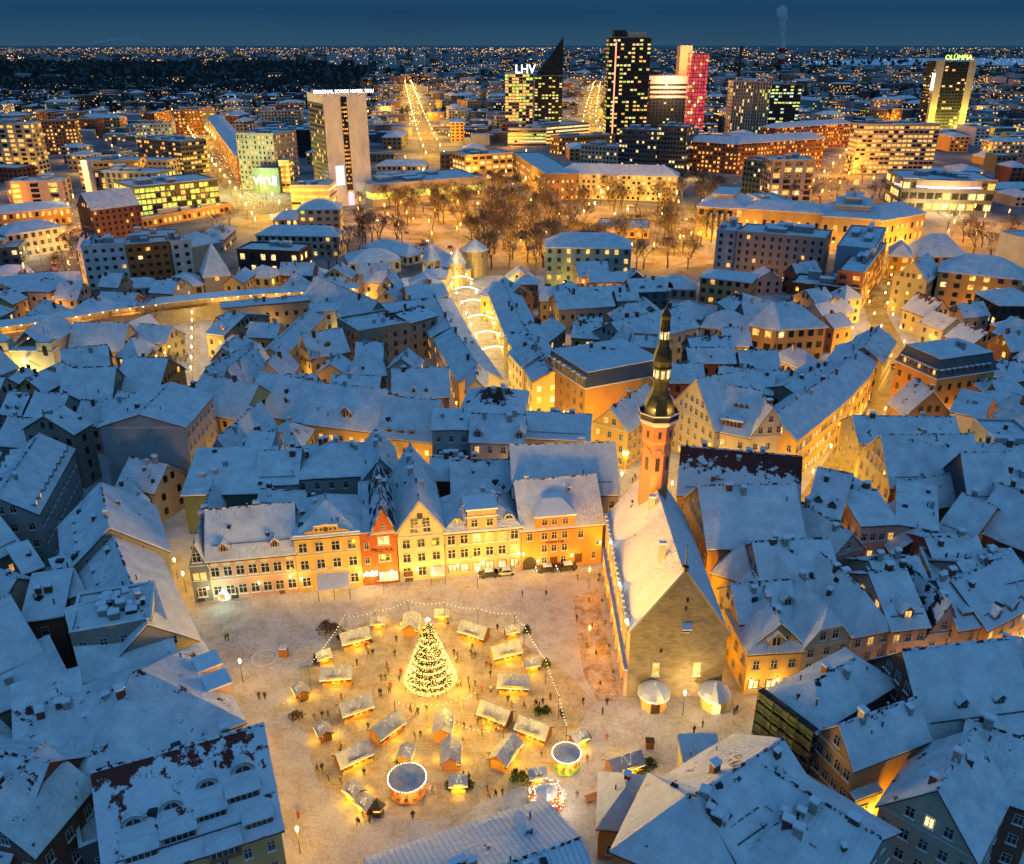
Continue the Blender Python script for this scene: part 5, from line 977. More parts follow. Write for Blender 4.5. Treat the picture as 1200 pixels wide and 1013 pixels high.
def carousel(x, y, r, h, label, glow, platform, seats):
    p = P(x, y, h); M = TR(p.x, p.y); t = thing('carousel', label, 'carousel', M, 'carousels of the Christmas market')
    b = MB(); b.ring([(r * 1.0, 0), (r * 1.0, .35)], 20); b.obj('platform', [platform], t, M)
    b = MB(); b.ring([(.35, .3), (.35, h)], 10); b.obj('centre_pole', [WALL['red']], t, M)
    b = MB(); b.ring([(r * .97, h - .25), (r * 1.02, h)], 20, cap=False); b.obj('rim', [WALL['orange']], t, M)
    b = MB(); b.ring([(r * 1.02, h), (r * .55, h + .55), (.2, h + .9)], 20); b.obj('canopy', [SNOWT], t, M)
    b = MB()
    for i in range(44): a = 2 * math.pi * i / 44; b.octa((r * 1.04 * math.cos(a), r * 1.04 * math.sin(a), h - .05), .085)
    stuff(b.obj('bulbs', [BULBW], t, M))
    for i in range(seats):
        a = 2 * math.pi * i / seats; b = MB(); b.ring([(.03, .3), (.03, h - .2)], 5); o_ = b.obj('hanger', [WALL['yellow']], t, M @ TR(r * .75 * math.cos(a), r * .75 * math.sin(a)))
        b = MB(); b.box(-.25, -.2, .6, .25, .25, .95); b.box(-.25, .2, .95, .25, .28, 1.4); b.obj('seat', [WALL['red'] if i % 2 else WALL['yellow']], o_, M @ TR(r * .75 * math.cos(a), r * .75 * math.sin(a), 0, a))
    light_at((p.x, p.y - r * .4, h - .7), glow, (1, .55, .2), t, .4); light_at((p.x + r * .5, p.y + r * .2, h - .7), glow * .6, (1, .55, .2), t, .4)
carousel(477, 911, 2.7, 2.8, 'round carousel with a grey snow-topped canopy and orange sides', 240, WALL['orange'], 12)
carousel(664, 882, 2.1, 2.7, 'small round carousel on a green lit platform', 220, mat('green_lit_deck', (.22, .34, .05), .6), 10)  # green light on the platform is put into the deck colour
# the brightly lit ride half hidden by the roof edge
p = P(640, 940); M = TR(p.x, p.y, 0, 0, .75); t = thing('fairground_ride', 'dazzling lit small ride behind the bottom roof edge', 'ride', M)
b = MB(); b.ring([(3.6, 0), (3.6, .4)], 16); b.obj('deck', [WALL['red']], t, M); b = MB(); b.ring([(2.2, 2.6), (1.2, 3.3), (.1, 3.7)], 12); b.obj('roof', [SNOWP], t, M)
for i in range(8):
    a = 2 * math.pi * i / 8; b = MB(); b.ring([(.06, .3), (.06, 2.7)], 5, 2 * math.cos(a), 2 * math.sin(a)); b.obj('post', [WALL['red']], t, M)
    b = MB(); b.box(-.5, -.35, .4, .5, .35, 1.0); b.box(-.5, .2, 1.0, .5, .35, 1.6); b.obj('ride_car', [WALL['red'] if i % 2 else WALL['lemon']], t, M @ TR(2.9 * math.cos(a), 2.9 * math.sin(a), 0, a))
b = MB()
for i in range(120): a = rnd.uniform(0, 6.28); rr = rnd.uniform(2, 3.7); b.octa((rr * math.cos(a), rr * math.sin(a), rnd.uniform(.5, 2.8)), .09)
stuff(b.obj('bulbs', [BULBW], t, M)); light_at((p.x, p.y + .5, 2.2), 420, (1, .72, .4), t, .4); light_at((p.x + 2.5, p.y - 1.5, 2.4), 250, (1, .72, .4), t, .4)
# ---- the Christmas tree
def xmas_tree():
    p = P(505, 802); H_ = 13.2; R0 = 4.7; M = TR(p.x, p.y); t = thing('christmas_tree', 'tall Christmas tree covered in warm fairy lights', 'tree', M)
    b = MB(); b.ring([(.3, 0), (.22, 4), (.05, H_ - .5)], 8); b.obj('trunk', [WOODD], t, M)
    b = MB(); lb = MB(); r2 = random.Random(3)
    for k in range(2600):
        z = .7 + (H_ - .9) * (1 - math.sqrt(r2.random())); tier = .84 + .16 * math.sin(z * 5.5); rad = R0 * (1 - z / H_) * tier + .12
        a = r2.uniform(0, 6.283); rr = rad * math.sqrt(r2.uniform(.25, 1)); c = Vector((rr * math.cos(a), rr * math.sin(a), z - .25 * rr / R0)); out = Vector((math.cos(a), math.sin(a), -.35)).normalized(); side = Vector((-math.sin(a), math.cos(a), 0)); l = r2.uniform(.45, .95)
        b.poly([c - side * .22, c + out * l * .6 + Vector((0, 0, .12)), c + side * .22]); b.poly([c - side * .05 + Vector((0, 0, .2)), c + out * l, c + Vector((0, 0, -.2))])
    b.obj('crown', [FIR], t, M)
    for k in range(7600):
        z = .8 + (H_ - 1.0) * (1 - math.sqrt(r2.random())); tier = .86 + .14 * math.sin(z * 5.5); rad = R0 * (1 - z / H_) * tier + .2; a = r2.uniform(0, 6.283); lb.octa(((rad + r2.uniform(-.1, .25)) * math.cos(a), (rad + r2.uniform(-.1, .25)) * math.sin(a), z), r2.uniform(.035, .075))
    stuff(lb.obj('fairy_lights', [emit('tree_bulb', (1.0, .60, .16), 5)], t, M))
    b = MB(); b.octa((0, 0, H_ + .3), .45); b.obj('top_star', [BULBW], t, M)
    for z, rr, k in ((2.2, 5.6, 5), (6, 4.0, 4), (10, 2.6, 3)):
        for i in range(k):
            a = 2 * math.pi * i / k + z; light_at((p.x + rr * math.cos(a), p.y + rr * math.sin(a), z), 240 if z < 3 else 45, (1, .56, .05), t, .4)
xmas_tree()
# ---- light chains on slim poles round the market
def chain(pts, label, power=20):
    q = [P(*e[:2], e[2] if len(e) > 2 else 5.0) for e in pts]; M = TR(q[0].x, q[0].y); t = thing('light_chain', label, 'light chain', M, 'light chains round the market'); Mi = Matrix()
    w = MB(); lb = MB()
    for i, e in enumerate(q):
        b = MB(); b.ring([(.07, 0), (.05, e.z)], 6, e.x, e.y); b.obj('pole', [METAL], t, Mi)
        if i == len(q) - 1: break
        f = q[i + 1]; n = max(4, int((f - e).length / .7)); prev = e
        for j in range(1, n + 1):
            u = j / n; s_ = e.lerp(f, u) - Vector((0, 0, 2.2 * u * (1 - u))); w.tube(prev, s_, .015, .015, 3); lb.octa(s_, .085); prev = s_
        m_ = e.lerp(f, .5); light_at((m_.x, m_.y, m_.z - .9), power, (1, .55, .04), t, .3)
    w.obj('wire', [METAL], t, Mi); stuff(lb.obj('bulbs', [FAIRY], t, Mi))
chain(((361, 781), (404, 722), (440, 716), (478, 704), (520, 706), (560, 713), (603, 719)), 'long chain of lights along the far edge of the market')
chain(((603, 719), (614, 733), (640, 774), (655, 815), (664, 850)), 'chain of lights down the right edge of the market')
chain(((462, 822), (500, 826), (540, 818), (556, 812)), 'short chain of lights in front of the tree')
chain(((520, 838), (560, 856), (590, 850)), 'low chain of lights between the middle stalls')
# ---- people
def person_mesh(stride, arm, seed):
    me = bpy.data.meshes.new('person')
    v = [(0, 0, .95), (0, .02, 1.2), (0, .02, 1.42), (0, 0, 1.53), (0, -.02, 1.63), (0, -.02, 1.76),
         (-.1, 0, .9), (-.11, -stride * .5, .5), (-.11, -stride * .35, .08), (-.11, -stride * .35 - .14, .04), (.1, 0, .9), (.11, stride * .45, .5), (.11, stride * .7, .1), (.11, stride * .7 - .14, .05),
         (-.2, .02, 1.38), (-.27, .03 + arm * .3, 1.12), (-.25, -.08 + arm, .88), (.2, .02, 1.38), (.27, .0 - arm * .2, 1.12), (.25, -.1 - arm * .6, .88)]
    e = [(0, 1), (1, 2), (2, 3), (3, 4), (4, 5), (0, 6), (6, 7), (7, 8), (8, 9), (0, 10), (10, 11), (11, 12), (12, 13), (2, 14), (14, 15), (15, 16), (2, 17), (17, 18), (18, 19)]
    rad = [.19, .20, .19, .07, .11, .09, .12, .085, .06, .05, .12, .085, .06, .05, .09, .07, .05, .09, .07, .05]
    me.from_pydata(v, e, []); o_ = bpy.data.objects.new('tmp', me); col.objects.link(o_); sk = o_.modifiers.new('s', 'SKIN'); sk.use_smooth_shade = True
    for i, sv in enumerate(me.skin_vertices[0].data): sv.radius = (rad[i], rad[i] * .85); sv.use_root = i == 0
    sb = o_.modifiers.new('b', 'SUBSURF'); sb.levels = 1; sb.render_levels = 1
    bpy.context.view_layer.update(); m2 = bpy.data.meshes.new_from_object(o_.evaluated_get(bpy.context.evaluated_depsgraph_get())); bpy.data.objects.remove(o_); m2.name = 'person'
    return m2
COAT = [mat('coat_' + k, c, .9, .2, 4) for k, c in dict(black=(.012, .012, .014), navy=(.015, .02, .045), brown=(.05, .03, .018), red=(.16, .02, .015), grey=(.06, .06, .065)).items()]
CN = ['black coat', 'navy coat', 'brown coat', 'red jacket', 'grey coat']
TROU = mat('trousers', (.014, .014, .018), .9, .2, 4); SKIN = mat('skin', (.45, .25, .17), .6, .1, 9); HAT = mat('knit_hat', (.05, .03, .03), .95, .4, 6)
PM = []
for k, (s_, a_) in enumerate(((.30, .12), (.06, .02), (.42, -.15), (.15, .25), (.02, -.1))):
    base = person_mesh(s_, a_, k); row = []
    for cm in COAT:
        m2 = base.copy(); m2.materials.clear()
        for m_ in (cm, TROU, SKIN, HAT): m2.materials.append(m_)
        for f in m2.polygons:
            c = f.center; f.material_index = 1 if c.z < .82 else (3 if c.z > 1.70 or (c.z > 1.55 and c.y > .02) else 2 if c.z > 1.50 else (2 if c.z < .95 and abs(c.x) > .2 else 0))
        row.append(m2)
    PM.append(row)
PEOPLE = [(265, 752), (268, 751), (304, 820), (311, 820), (350, 960), (369, 845), (378, 842), (385, 841), (432, 771), (437, 769), (454, 784), (447, 799), (452, 798), (468, 799), (458, 808), (491, 812), (495, 812), (481, 835), (490, 837), (486, 867), (493, 865), (372, 905), (378, 904), (385, 915), (400, 919), (413, 808), (427, 910), (438, 895), (484, 960), (489, 838), (677, 680), (702, 679), (676, 728), (688, 760), (683, 826), (711, 827), (706, 838), (711, 869), (688, 893), (676, 936), (583, 739), (532, 768), (536, 772), (535, 778), (553, 773), (557, 772), (570, 783), (575, 785), (537, 806), (540, 805), (550, 811), (555, 813), (565, 812), (575, 812), (590, 809), (607, 812), (632, 830), (636, 827), (645, 821), (657, 840), (571, 928), (573, 936), (581, 935), (589, 933), (507, 930), (543, 856), (552, 858), (578, 855), (583, 855), (425, 958), (433, 965), (420, 968), (860, 838), (863, 835), (823, 853), (813, 860), (832, 828), (836, 827), (455, 790), (470, 792), (463, 770), (612, 700), (500, 835), (497, 870), (560, 850), (566, 848), (599, 765), (610, 772), (525, 735), (470, 735), (983, 551), (986, 552), (542, 358), (545, 358), (556, 362), (530, 345), (536, 346), (565, 376), (570, 378), (548, 371), (585, 405), (580, 398), (741, 566), (744, 562), (640, 700), (700, 745)]
for k in range(46):
    a_ = rnd.uniform(0, 6.28); q_ = rnd.uniform(.35, 1.0); x_, y_ = 510 + 150 * q_ * math.cos(a_), 838 + 100 * q_ * math.sin(a_); p_ = P(x_, y_)
    if not hits(p_.xy, Vector((1, 0)), Vector((0, 1)), .2, .2) or True:
        if (abs(x_ - 505) > 38 or abs(y_ - 795) > 25) and (abs(x_ - 477) > 26 or abs(y_ - 915) > 18): PEOPLE.append((x_, y_))
ACT = ['walking', 'standing', 'striding', 'walking with arm out', 'waiting']
for i, (x, y) in enumerate(PEOPLE):
    p = P(x, y); v = rnd.randrange(5); c = rnd.choice((0, 0, 0, 1, 2, 3, 4)); o_ = link('person', PM[v][c], None, TR(p.x, p.y, .012, rnd.uniform(0, 6.28), rnd.uniform(.94, 1.06))); tag(o_, f'person in {CN[c]} {ACT[v]}', 'person', 'people in the streets and the square')
# ---- fir bushes, bare shrubs, bins, statue, benches
def bush(x, y, r, h, label, m=FIR, n=260, lights=0):
    p = P(x, y); M = TR(p.x, p.y); t = thing('fir_bush' if m is FIR else 'bare_shrub', label, 'bush', M, 'bushes round the market'); b = MB(); r2 = random.Random(int(x * 7 + y))
    for k in range(n):
        a = r2.uniform(0, 6.28); z = h * r2.random() ** 1.2; rr = r * (1 - .75 * z / h) * math.sqrt(r2.random()); c = Vector((rr * math.cos(a), rr * math.sin(a), z)); d = Vector((r2.uniform(-1, 1), r2.uniform(-1, 1), r2.uniform(-.2, 1))).normalized() * .4; s_ = Vector((-d.y, d.x, 0)) * .35
        b.poly([c - s_, c + s_, c + d])
    b.obj('foliage', [m], t, M); b = MB(); b.ring([(.08, 0), (.03, h * .6)], 5); b.obj('stem', [WOODD], t, M)
BRN = mat('twig_brown', (.06, .038, .025), .9, .4, 2)
for x, y, r, h, l_, m_ in ((392, 742, 2.4, 1.8, 'broad bare shrub bed left of the stalls', BRN), (382, 738, 2.0, 1.8, 'bare shrub bed at the left of the ring', BRN), (404, 748, 1.8, 1.2, 'low bare shrubs beside the first stall', BRN), (372, 775, 1.0, 1.6, 'fir bush by the left light chain', FIR), (355, 818, 1.1, 1.2, 'fir branches at the single kiosk', FIR), (347, 840, 1.4, .8, 'low dry shrub in the snow', BRN), (472, 893, 1.2, 1.2, 'fir branches below the narrow kiosk', FIR), (612, 915, 1.3, 1.7, 'fir bush near the green carousel', FIR), (604, 912, 1.0, 1.5, 'small fir near the green carousel', FIR), (676, 873, 1.2, 1.3, 'fir branches beside the far right hut', FIR), (686, 866, 1.0, 1.3, 'second fir beside the far right hut', FIR), (752, 903, 1.3, 1.0, 'fir hedge at the brown hut', FIR), (742, 908, 1.3, 1.0, 'fir hedge corner at the brown hut', FIR), (762, 896, 1.2, 1.0, 'fir hedge end at the brown hut', FIR), (618, 742, .9, 1.6, 'fir tree tub by the right light chain', FIR), (627, 783, 1.0, 1.3, 'fir branches by the pale tent hut', FIR), (640, 780, .9, 1.4, 'fir tub right of the pale tent hut', FIR), (527, 922, 1.0, .9, 'fir branches left of the small kiosk', FIR), (549, 921, 1.0, .9, 'fir branches right of the small kiosk', FIR), (631, 836, 1.0, 1.2, 'dark fir cluster by the horseshoe stall', FIR), (640, 834, .9, 1.0, 'dark fir cluster end by the horseshoe stall', FIR), (432, 752, .8, .9, 'fir tub between upper stalls', FIR)):
    bush(x, y, r, h, l_, m_)
def small(name, x, y, label, cat, parts, rz=0):
    p = P(x, y); M = TR(p.x, p.y, 0, rz); t = thing(name, label, cat, M)
    for nm, fn, m_ in parts:
        b = MB(); fn(b); b.obj(nm, [m_], t, M)
small('wooden_box', 333, 768, 'reddish wooden box standing alone in the snow', 'box', (('body', lambda b: b.box(-.7, -.6, 0, .7, .6, 1.5), WOOD), ('lid', lambda b: b.box(-.8, -.7, 1.5, .8, .7, 1.62), WOODD), ('snow', lambda b: b.box(-.7, -.6, 1.62, .7, .6, 1.78), SNOWP)))
small('wooden_box', 761, 876, 'small brown box beside the brown hut', 'box', (('body', lambda b: b.box(-.6, -.5, 0, .6, .5, 1.4), WOOD), ('lid', lambda b: b.box(-.7, -.6, 1.4, .7, .6, 1.5), WOODD)))
small('dark_kiosk', 443, 954, 'dark pointed lantern-shaped kiosk at the bottom of the market', 'kiosk', (('body', lambda b: b.ring([(.9, 0), (.9, 1.9)], 6), WOODD), ('roof', lambda b: b.ring([(1.3, 1.8), (.1, 3.0)], 6), METAL), ('window', lambda b: b.ring([(.92, 1.1), (.92, 1.6)], 6, cap=False), LIT)))
small('bench_table', 695, 938, 'low wooden table by the ride', 'table', (('top', lambda b: b.box(-1.2, -.6, .7, 1.2, .6, .78), WOOD), ('leg', lambda b: b.box(-1.1, -.5, 0, -1.0, .5, .7), WOODD), ('leg', lambda b: b.box(1.0, -.5, 0, 1.1, .5, .7), WOODD)), .4)
small('bright_stand', 264, 700, 'frosted white glowing Christmas stand at the pink house corner', 'stand', (('frame', lambda b: b.ring([(1.5, 0), (1.3, 1.5), (.6, 2.8), (.05, 4.2)], 8), SNOWP), ('opening', lambda b: b.box(-.5, -1.6, .4, .5, -1.4, 1.6), LITO), ('bulbs', lambda b: [b.octa((1.7 * math.cos(k * 2.4) * (1 - k / 75), 1.7 * math.sin(k * 2.4) * (1 - k / 75), .3 + k * .06), .07) for k in range(60)], BULBC)))
p = P(264, 708); light_at((p.x, p.y - 2, 2.6), 60, (.6, 1, .8), THINGS[-1][0], .4)
b = MB(); b.ring([(2.1, .016), (2.25, .05), (2.4, .016)], 24, cap=False); p = P(310, 771); o_ = b.obj('paving_ring', [SNOWP], None, TR(p.x, p.y)); tag(o_, 'round compass ring pressed in the snowy square', 'paving ring')
def car(x, y, rz, c, label, g=None):
    p = P(x, y); M = TR(p.x, p.y, .02, rz); t = thing('parked_car', label, 'car', M, g)
    b = MB(); b.box(-2.1, -.85, .35, 2.1, .85, .85); b.poly([(-1.2, -.8, .85), (1.5, -.8, .85), (1.0, -.7, 1.45), (-.6, -.7, 1.45)]); b.poly([(1.5, .8, .85), (-1.2, .8, .85), (-.6, .7, 1.45), (1.0, .7, 1.45)]); b.obj('body', [c], t, M)
    b = MB(); b.poly([(-1.2, .8, .85), (-1.2, -.8, .85), (-.6, -.7, 1.45), (-.6, .7, 1.45)]); b.obj('windscreen', [GLASS], t, M); b = MB(); b.poly([(1.5, -.8, .85), (1.5, .8, .85), (1.0, .7, 1.45), (1.0, -.7, 1.45)]); b.obj('rear_window', [GLASS], t, M)
    for s_ in (-1, 1): b = MB(); b.poly([(-1.0, s_ * .815, .9), (1.25, s_ * .815, .9), (.9, s_ * .735, 1.4), (-.55, s_ * .735, 1.4)][:: -s_]); b.obj('side_window', [GLASS], t, M)
    b = MB(); b.slope([(-.7, -.75, 1.5), (1.1, -.75, 1.5), (1.1, .75, 1.5), (-.7, .75, 1.5)], 4, 4, .1, .04); b.obj('snow', [SNOWP], t, M)
    for wx in (-1.35, 1.35):
        for wy in (-.86, .86):
            b = MB(); b.ring([(.34, -.1), (.34, .1)], 12); b.obj('wheel', [METAL], t, M @ Matrix.Translation((wx, wy, .34)) @ Matrix.Rotation(math.pi / 2, 4, 'X'))
    for wy in (-.6, .6): b = MB(); b.box(-2.13, wy - .15, .55, -2.09, wy + .15, .7); b.obj('headlight', [BULBW], t, M)
CARD = mat('car_dark', (.03, .03, .035), .3, .1); CARW = mat('car_white', (.5, .5, .5), .35, .1)
ra = math.atan2(g1.y - g0.y, g1.x - g0.x)
for x, y, c, l_ in ((592, 673, CARW, 'pale car parked before the rose house'), (640, 669, CARD, 'dark car parked beside the archway'), (664, 667, CARD, 'dark car parked under the amber house sign'), (572, 675, CARD, 'dark car parked before the lit shop windows')): car(x, y, ra, c, l_, 'cars parked along the row')
# ================================================================ STREETS AND THEIR LAMPS
OG = 'old town street lanterns'
def lamps(c, step, off, power, kind, label, h=1.0, every=1, group=OG, start=None):
    for i, q in enumerate(along(c, step, off, step * .5 if start is None else start)):
        lamp((q.x, q.y, 0), power, kind, label, h, group, light=(i % every == 0))
viru = street('shopping_street', ((517, 304), (537, 336), (556, 372), (577, 420), (596, 453), (625, 490), (690, 535), (740, 575)), 10, G_LANE)
for off in (-4.2, 4.2): lamps(viru, 15, off, 1300, 'p', 'bright lantern along the shopping street')
# garland arches across the street
for i, (x, y) in enumerate(((541, 343), (547, 356), (556, 372), (564, 391), (573, 411), (583, 430))):
    p = P(x, y); M = TR(p.x, p.y, 0, -.15); t = thing('light_arch', 'glowing white garland arch over the shopping street', 'light arch', M, 'garland arches over the shopping street')
    w = 5.2; b = MB(); lb = MB()
    for s_ in (-1, 1): q = MB(); q.ring([(.08, 0), (.06, 6.0)], 6, s_ * w, 0); q.obj('post', [METAL], t, M)
    for j in range(16):
        u0, u1 = j / 16, (j + 1) / 16; f = lambda u: Vector((-w + 2 * w * u, 0, 6.0 + 1.3 * math.sin(math.pi * u))); b.tube(f(u0), f(u1), .16, .16, 5)
    b.obj('garland', [emit('garland', (1, .88, .55), 5)], t, M); light_at((p.x, p.y - .5, 5.6), 300, (1, .66, .22), t, .5)
kar = street('rising_street', ((955, 592), (975, 562), (1000, 525), (1022, 490), (1034, 462), (1042, 432), (1046, 405), (1030, 375), (1024, 358), (1036, 325), (1045, 295), (1060, 268)), 8.5, G_ROAD)
for off in (-3.4, 3.4): lamps(kar, 17, off, 750, 'w', 'lantern along the rising street')
ally = street('town_hall_alley', ((848, 812), (846, 770), (838, 715), (822, 660), (806, 615), (792, 575), (788, 545)), 5.5, G_LANE)
lamps(ally, 9, 2.0, 700, 'w', 'lantern in the alley beside the town hall')
lane = street('town_hall_lane', ((705, 650), (722, 612), (735, 575), (742, 545), (746, 520)), 6, G_LANE)
lamps(lane, 12, 1.5, 260, 'p', 'lantern in the lane behind the town hall')
front = street('row_street', ((850, 812), (905, 806), (1000, 800), (1090, 786), (1215, 757)), 8, G_LANE)
lamps(front, 9, 2.8, 620, 'p', 'lantern before the pastel houses on the right')
walley = street('west_alley', ((196, 655), (208, 678), (224, 704)), 5, G_LANE)
lamps(walley, 6, 0, 200, 'w', 'lantern in the golden alley left of the square')
lane2 = street('narrow_lane', ((227, 366), (227, 400), (226, 455)), 4.5, G_LANE); lamps(lane2, 11, 0, 520, 'p', 'lantern in the narrow straight lane')
for x, y, pw, k, l_ in ((236, 545, 300, 'p', 'lantern by the yellow-green house'), (243, 520, 300, 'p', 'lantern below the lit snow canopy'), (120, 700, 60, 'w', 'dim lantern in the left yard'), (184, 412, 500, 'o', 'orange lantern in the glowing yard'), (352, 545, 420, 'p', 'lantern under the long yellow house'), (478, 560, 380, 'p', 'lantern behind the cream gable'), (415, 392, 1500, 'p', 'lantern at the lit wall gap'), (405, 462, 500, 'w', 'lantern by the small orange house'), (337, 418, 300, 'o', 'orange lantern in the deep court'), (4, 700, 300, 'o', 'orange lantern at the left edge'), (960, 965, 420, 'w', 'lantern below the classical ochre house'), (1010, 985, 420, 'w', 'lantern in the yard between ochre walls'), (800, 838, 160, 'p', 'lantern between the entrance pavilions'), (15, 460, 800, 'p', 'lantern before the twin-turret church'), (280, 360, 300, 'o', 'small lamp behind the stone house'), (700, 985, 350, 'w', 'lantern at the bottom corner of the square'), (352, 1000, 420, 'w', 'lantern beside the big tiled house'), (285, 800, 90, 'w', 'lantern at the left edge of the square'), (300, 880, 260, 'w', 'lantern by the lower left roofs'), (690, 690, 420, 'o', 'amber lantern at the swept strip'), (690, 760, 420, 'o', 'amber lantern along the swept strip'), (560, 690, 300, 'w', 'lantern in front of the rose house'), (450, 696, 300, 'w', 'lantern in front of the red gable'), (1100, 660, 160, 'o', 'orange lantern in the rose courtyard')):
    p = P(x, y); lamp((p.x, p.y, 0), pw, k, l_)
# ================================================================ TOWN WALL with its lit covered walk
def town_wall():
    pts = [(-20, 379), (64, 368), (128, 357), (189, 349.5), (240, 344), (300, 339), (360, 335.5), (420, 331.5)]; q = [P(x, y, 11.0) for x, y in pts]
    t = thing('town_wall', 'long stone town wall with a lit covered walk under a snowy roof', 'town wall', TR(q[3].x, q[3].y)); THINGS[-1] = (t, (q[3].x, q[3].y, 8)); Mi = Matrix()
    for i in range(len(q) - 1):
        a, c = q[i], q[i + 1]; d = (c - a); L = d.length; d.normalize(); M = Matrix(((d.x, -d.y, 0, a.x), (d.y, d.x, 0, a.y), (0, 0, 1, 0), (0, 0, 0, 1)))
        RECTS.append((((a + c) / 2).xy, Vector(d.xy), Vector((-d.y, d.x)), L / 2, 2.5))
        b = MB(); b.box(0, 0, -.3, L, 2.6, 6.3); b.obj('wall', [WALL['rubble']], t, M)
        b = MB(); b.box(0, 2.2, 6.3, L, 2.6, 9.6); b.obj('rear_wall', [WALL['stone']], t, M)
        b = MB(); b.box(0, -.8, 6.1, L, 0, 6.3); b.obj('walkway', [WOOD], t, M)
        b = MB(); b.slope([(-.1, -1.4, 9.3), (L + .1, -1.4, 9.3), (L + .1, 2.8, 10.6), (-.1, 2.8, 10.6)], max(2, int(L / 4)), 2, .3, .1); b.obj('roof', [S0], t, M)
        b = MB(); n = int(L / 3)
        for k in range(n + 1): b.box(L * k / n - .1, -.75, 6.3, L * k / n + .1, -.55, 9.3)
        b.box(0, -.75, 7.2, L, -.65, 7.3); stuff(b.obj('walk_posts', [WOOD], t, M))
        if i == 3: continue
        lb = MB(); n = int(L / 4)
        for k in range(n):
            x = L * (k + .5) / n; lb.octa((x, 1.6, 8.2), .38)
            if k % 3 == 1: light_at(M @ Vector((x, .7, 8.0)), 480, (1, .46, .07), t, .3)
        stuff(lb.obj('walk_lamps', [BULB], t, M))
town_wall()
# ================================================================ CHURCH with the light comet
def church():
    gA, gB = P(4, 456), P(72, 456); M = Matrix.Translation((gA.x, gA.y, 0)); L = (gB - gA).length; t = thing('twin_turret_church', 'white church front with two small turrets and a fan of golden light strings', 'church', M); THINGS[-1] = (t, (gA.x + L / 2, gA.y, 8))
    RECTS.append((Vector((gA.x + L / 2, gA.y + 10)), Vector((1, 0)), Vector((0, 1)), L / 2, 11))
    h1 = hpx(20, 402, gA)
    for x0, x1 in ((0, L * .26), (L * .74, L)):
        b = MB(); b.box(x0, 0, -.3, x1, 4, h1); tw = b.obj('turret', [WALL['cream']], t, M)
        b = MB(); cx = (x0 + x1) / 2; b.ring([(2.5, h1 + .2), (.25, h1 + 2.6)], 4, cx, 2, math.pi / 4); b.obj('turret_roof', [SNOWP], tw, M)
        b = MB(); b.ring([(.12, h1 + 2.4), (.08, h1 + 4)], 6, cx, 2); b.octa((cx, 2, h1 + 4.2), .35); b.obj('finial', [COPPERG], tw, M)
        b = MB(); b.box(cx - .7, -.06, h1 - 4.2, cx + .7, .02, h1 - 1.6); b.poly([(cx + .7 * math.cos(math.pi * k / 6), -.06, h1 - 1.6 + .7 * math.sin(math.pi * k / 6)) for k in range(7)]); b.obj('belfry_window', [GLASS], tw, M)
    hm = h1 - 2.6; b = MB(); b.box(L * .26, .4, -.3, L * .74, 22, hm); b.obj('nave', [WALL['cream']], t, M)
    b = MB(); b.slope([(-.4, 0, hm + .1), (L + .4, 0, hm + .1), (L + .4, 3, hm + .4), (-.4, 3, hm + .4)], 6, 2, .3, .1); xm = L / 2
    b.slope([(L * .2, 24, hm), (L * .2, 3, hm), (xm, 3, hm + 5.5), (xm, 24, hm + 5.5)], 6, 4, .3, .1); b.slope([(L * .8, 3, hm), (L * .8, 24, hm), (xm, 24, hm + 5.5), (xm, 3, hm + 5.5)], 6, 4, .3, .1); b.obj('roof', [S0], t, M)
    b = MB(); b.poly([(L * .28, .3, hm * .58), (L * .72, .3, hm * .58), (L * .5, .3, hm * .78)]); b.obj('pediment', [WALL['grey']], t, M)
    src = Vector((L * .48, -.6, hm * .74))
    for k in range(7):
        e = Vector((L * (.02 + .065 * k), -9 - k * .4, .1)); b = MB(); b.tube(src, e, .11, .11, 4); b.obj('light_string', [emit('comet_string', (1, .60, .10), 2.2)], t, M)
    b = MB(); b.octa(tuple(src), .6); b.obj('light_star', [BULBW], t, M)
    for x, c_ in ((.3, (1, .8, .3)), (.6, (.75, 1, .4)), (.95, (1, .75, .4))): light_at(M @ Vector((L * x, -6, 3.5)), 90, c_, t, .4)
church()
# ================================================================ VIRU GATE TOWERS
for x, y, r, h, l_ in ((506, 331, 4, 11, 'left round gate tower with a snowy cone roof'), (536, 336, 4, 11, 'right round gate tower with a snowy cone roof'), (557, 322, 6, 12, 'broad round tower with a blunt snow cap beyond the gate')):
    p = P(x, y); M = TR(p.x, p.y); t = thing('gate_tower', l_, 'tower', M, 'gate towers at the end of the shopping street'); RECTS.append((p.xy, Vector((1, 0)), Vector((0, 1)), r, r))
    b = MB(); b.ring([(r, -.3), (r, h)], 14); b.obj('wall', [WALL['limestone']], t, M); b = MB(); b.ring([(r + .6, h - .1), (r * .9, h + 1.2), (.15, h + (7 if r < 5 else 5))], 14); b.obj('roof', [S0], t, M)
    for k in range(5): a = -math.pi * (k + .5) / 5; b = MB(); b.box(-.25, -.05, 0, .25, .02, 1.0); b.obj('slit_window', [GLASS], t, M @ TR(p.x * 0 + r * math.cos(a), r * math.sin(a), h - 2.6, a + math.pi / 2))
    light_at((p.x - r - 1, p.y - r - 1, 3), 500, (1, .7, .3), t, .3)
Hs('long low flower hall with a snow roof leading to the gate', (487, 291), (530, 321), 9, 4.2, 5.6, 's', 'lemon', chim=0, lit=.6, litm='w', group=None, roof=S3)
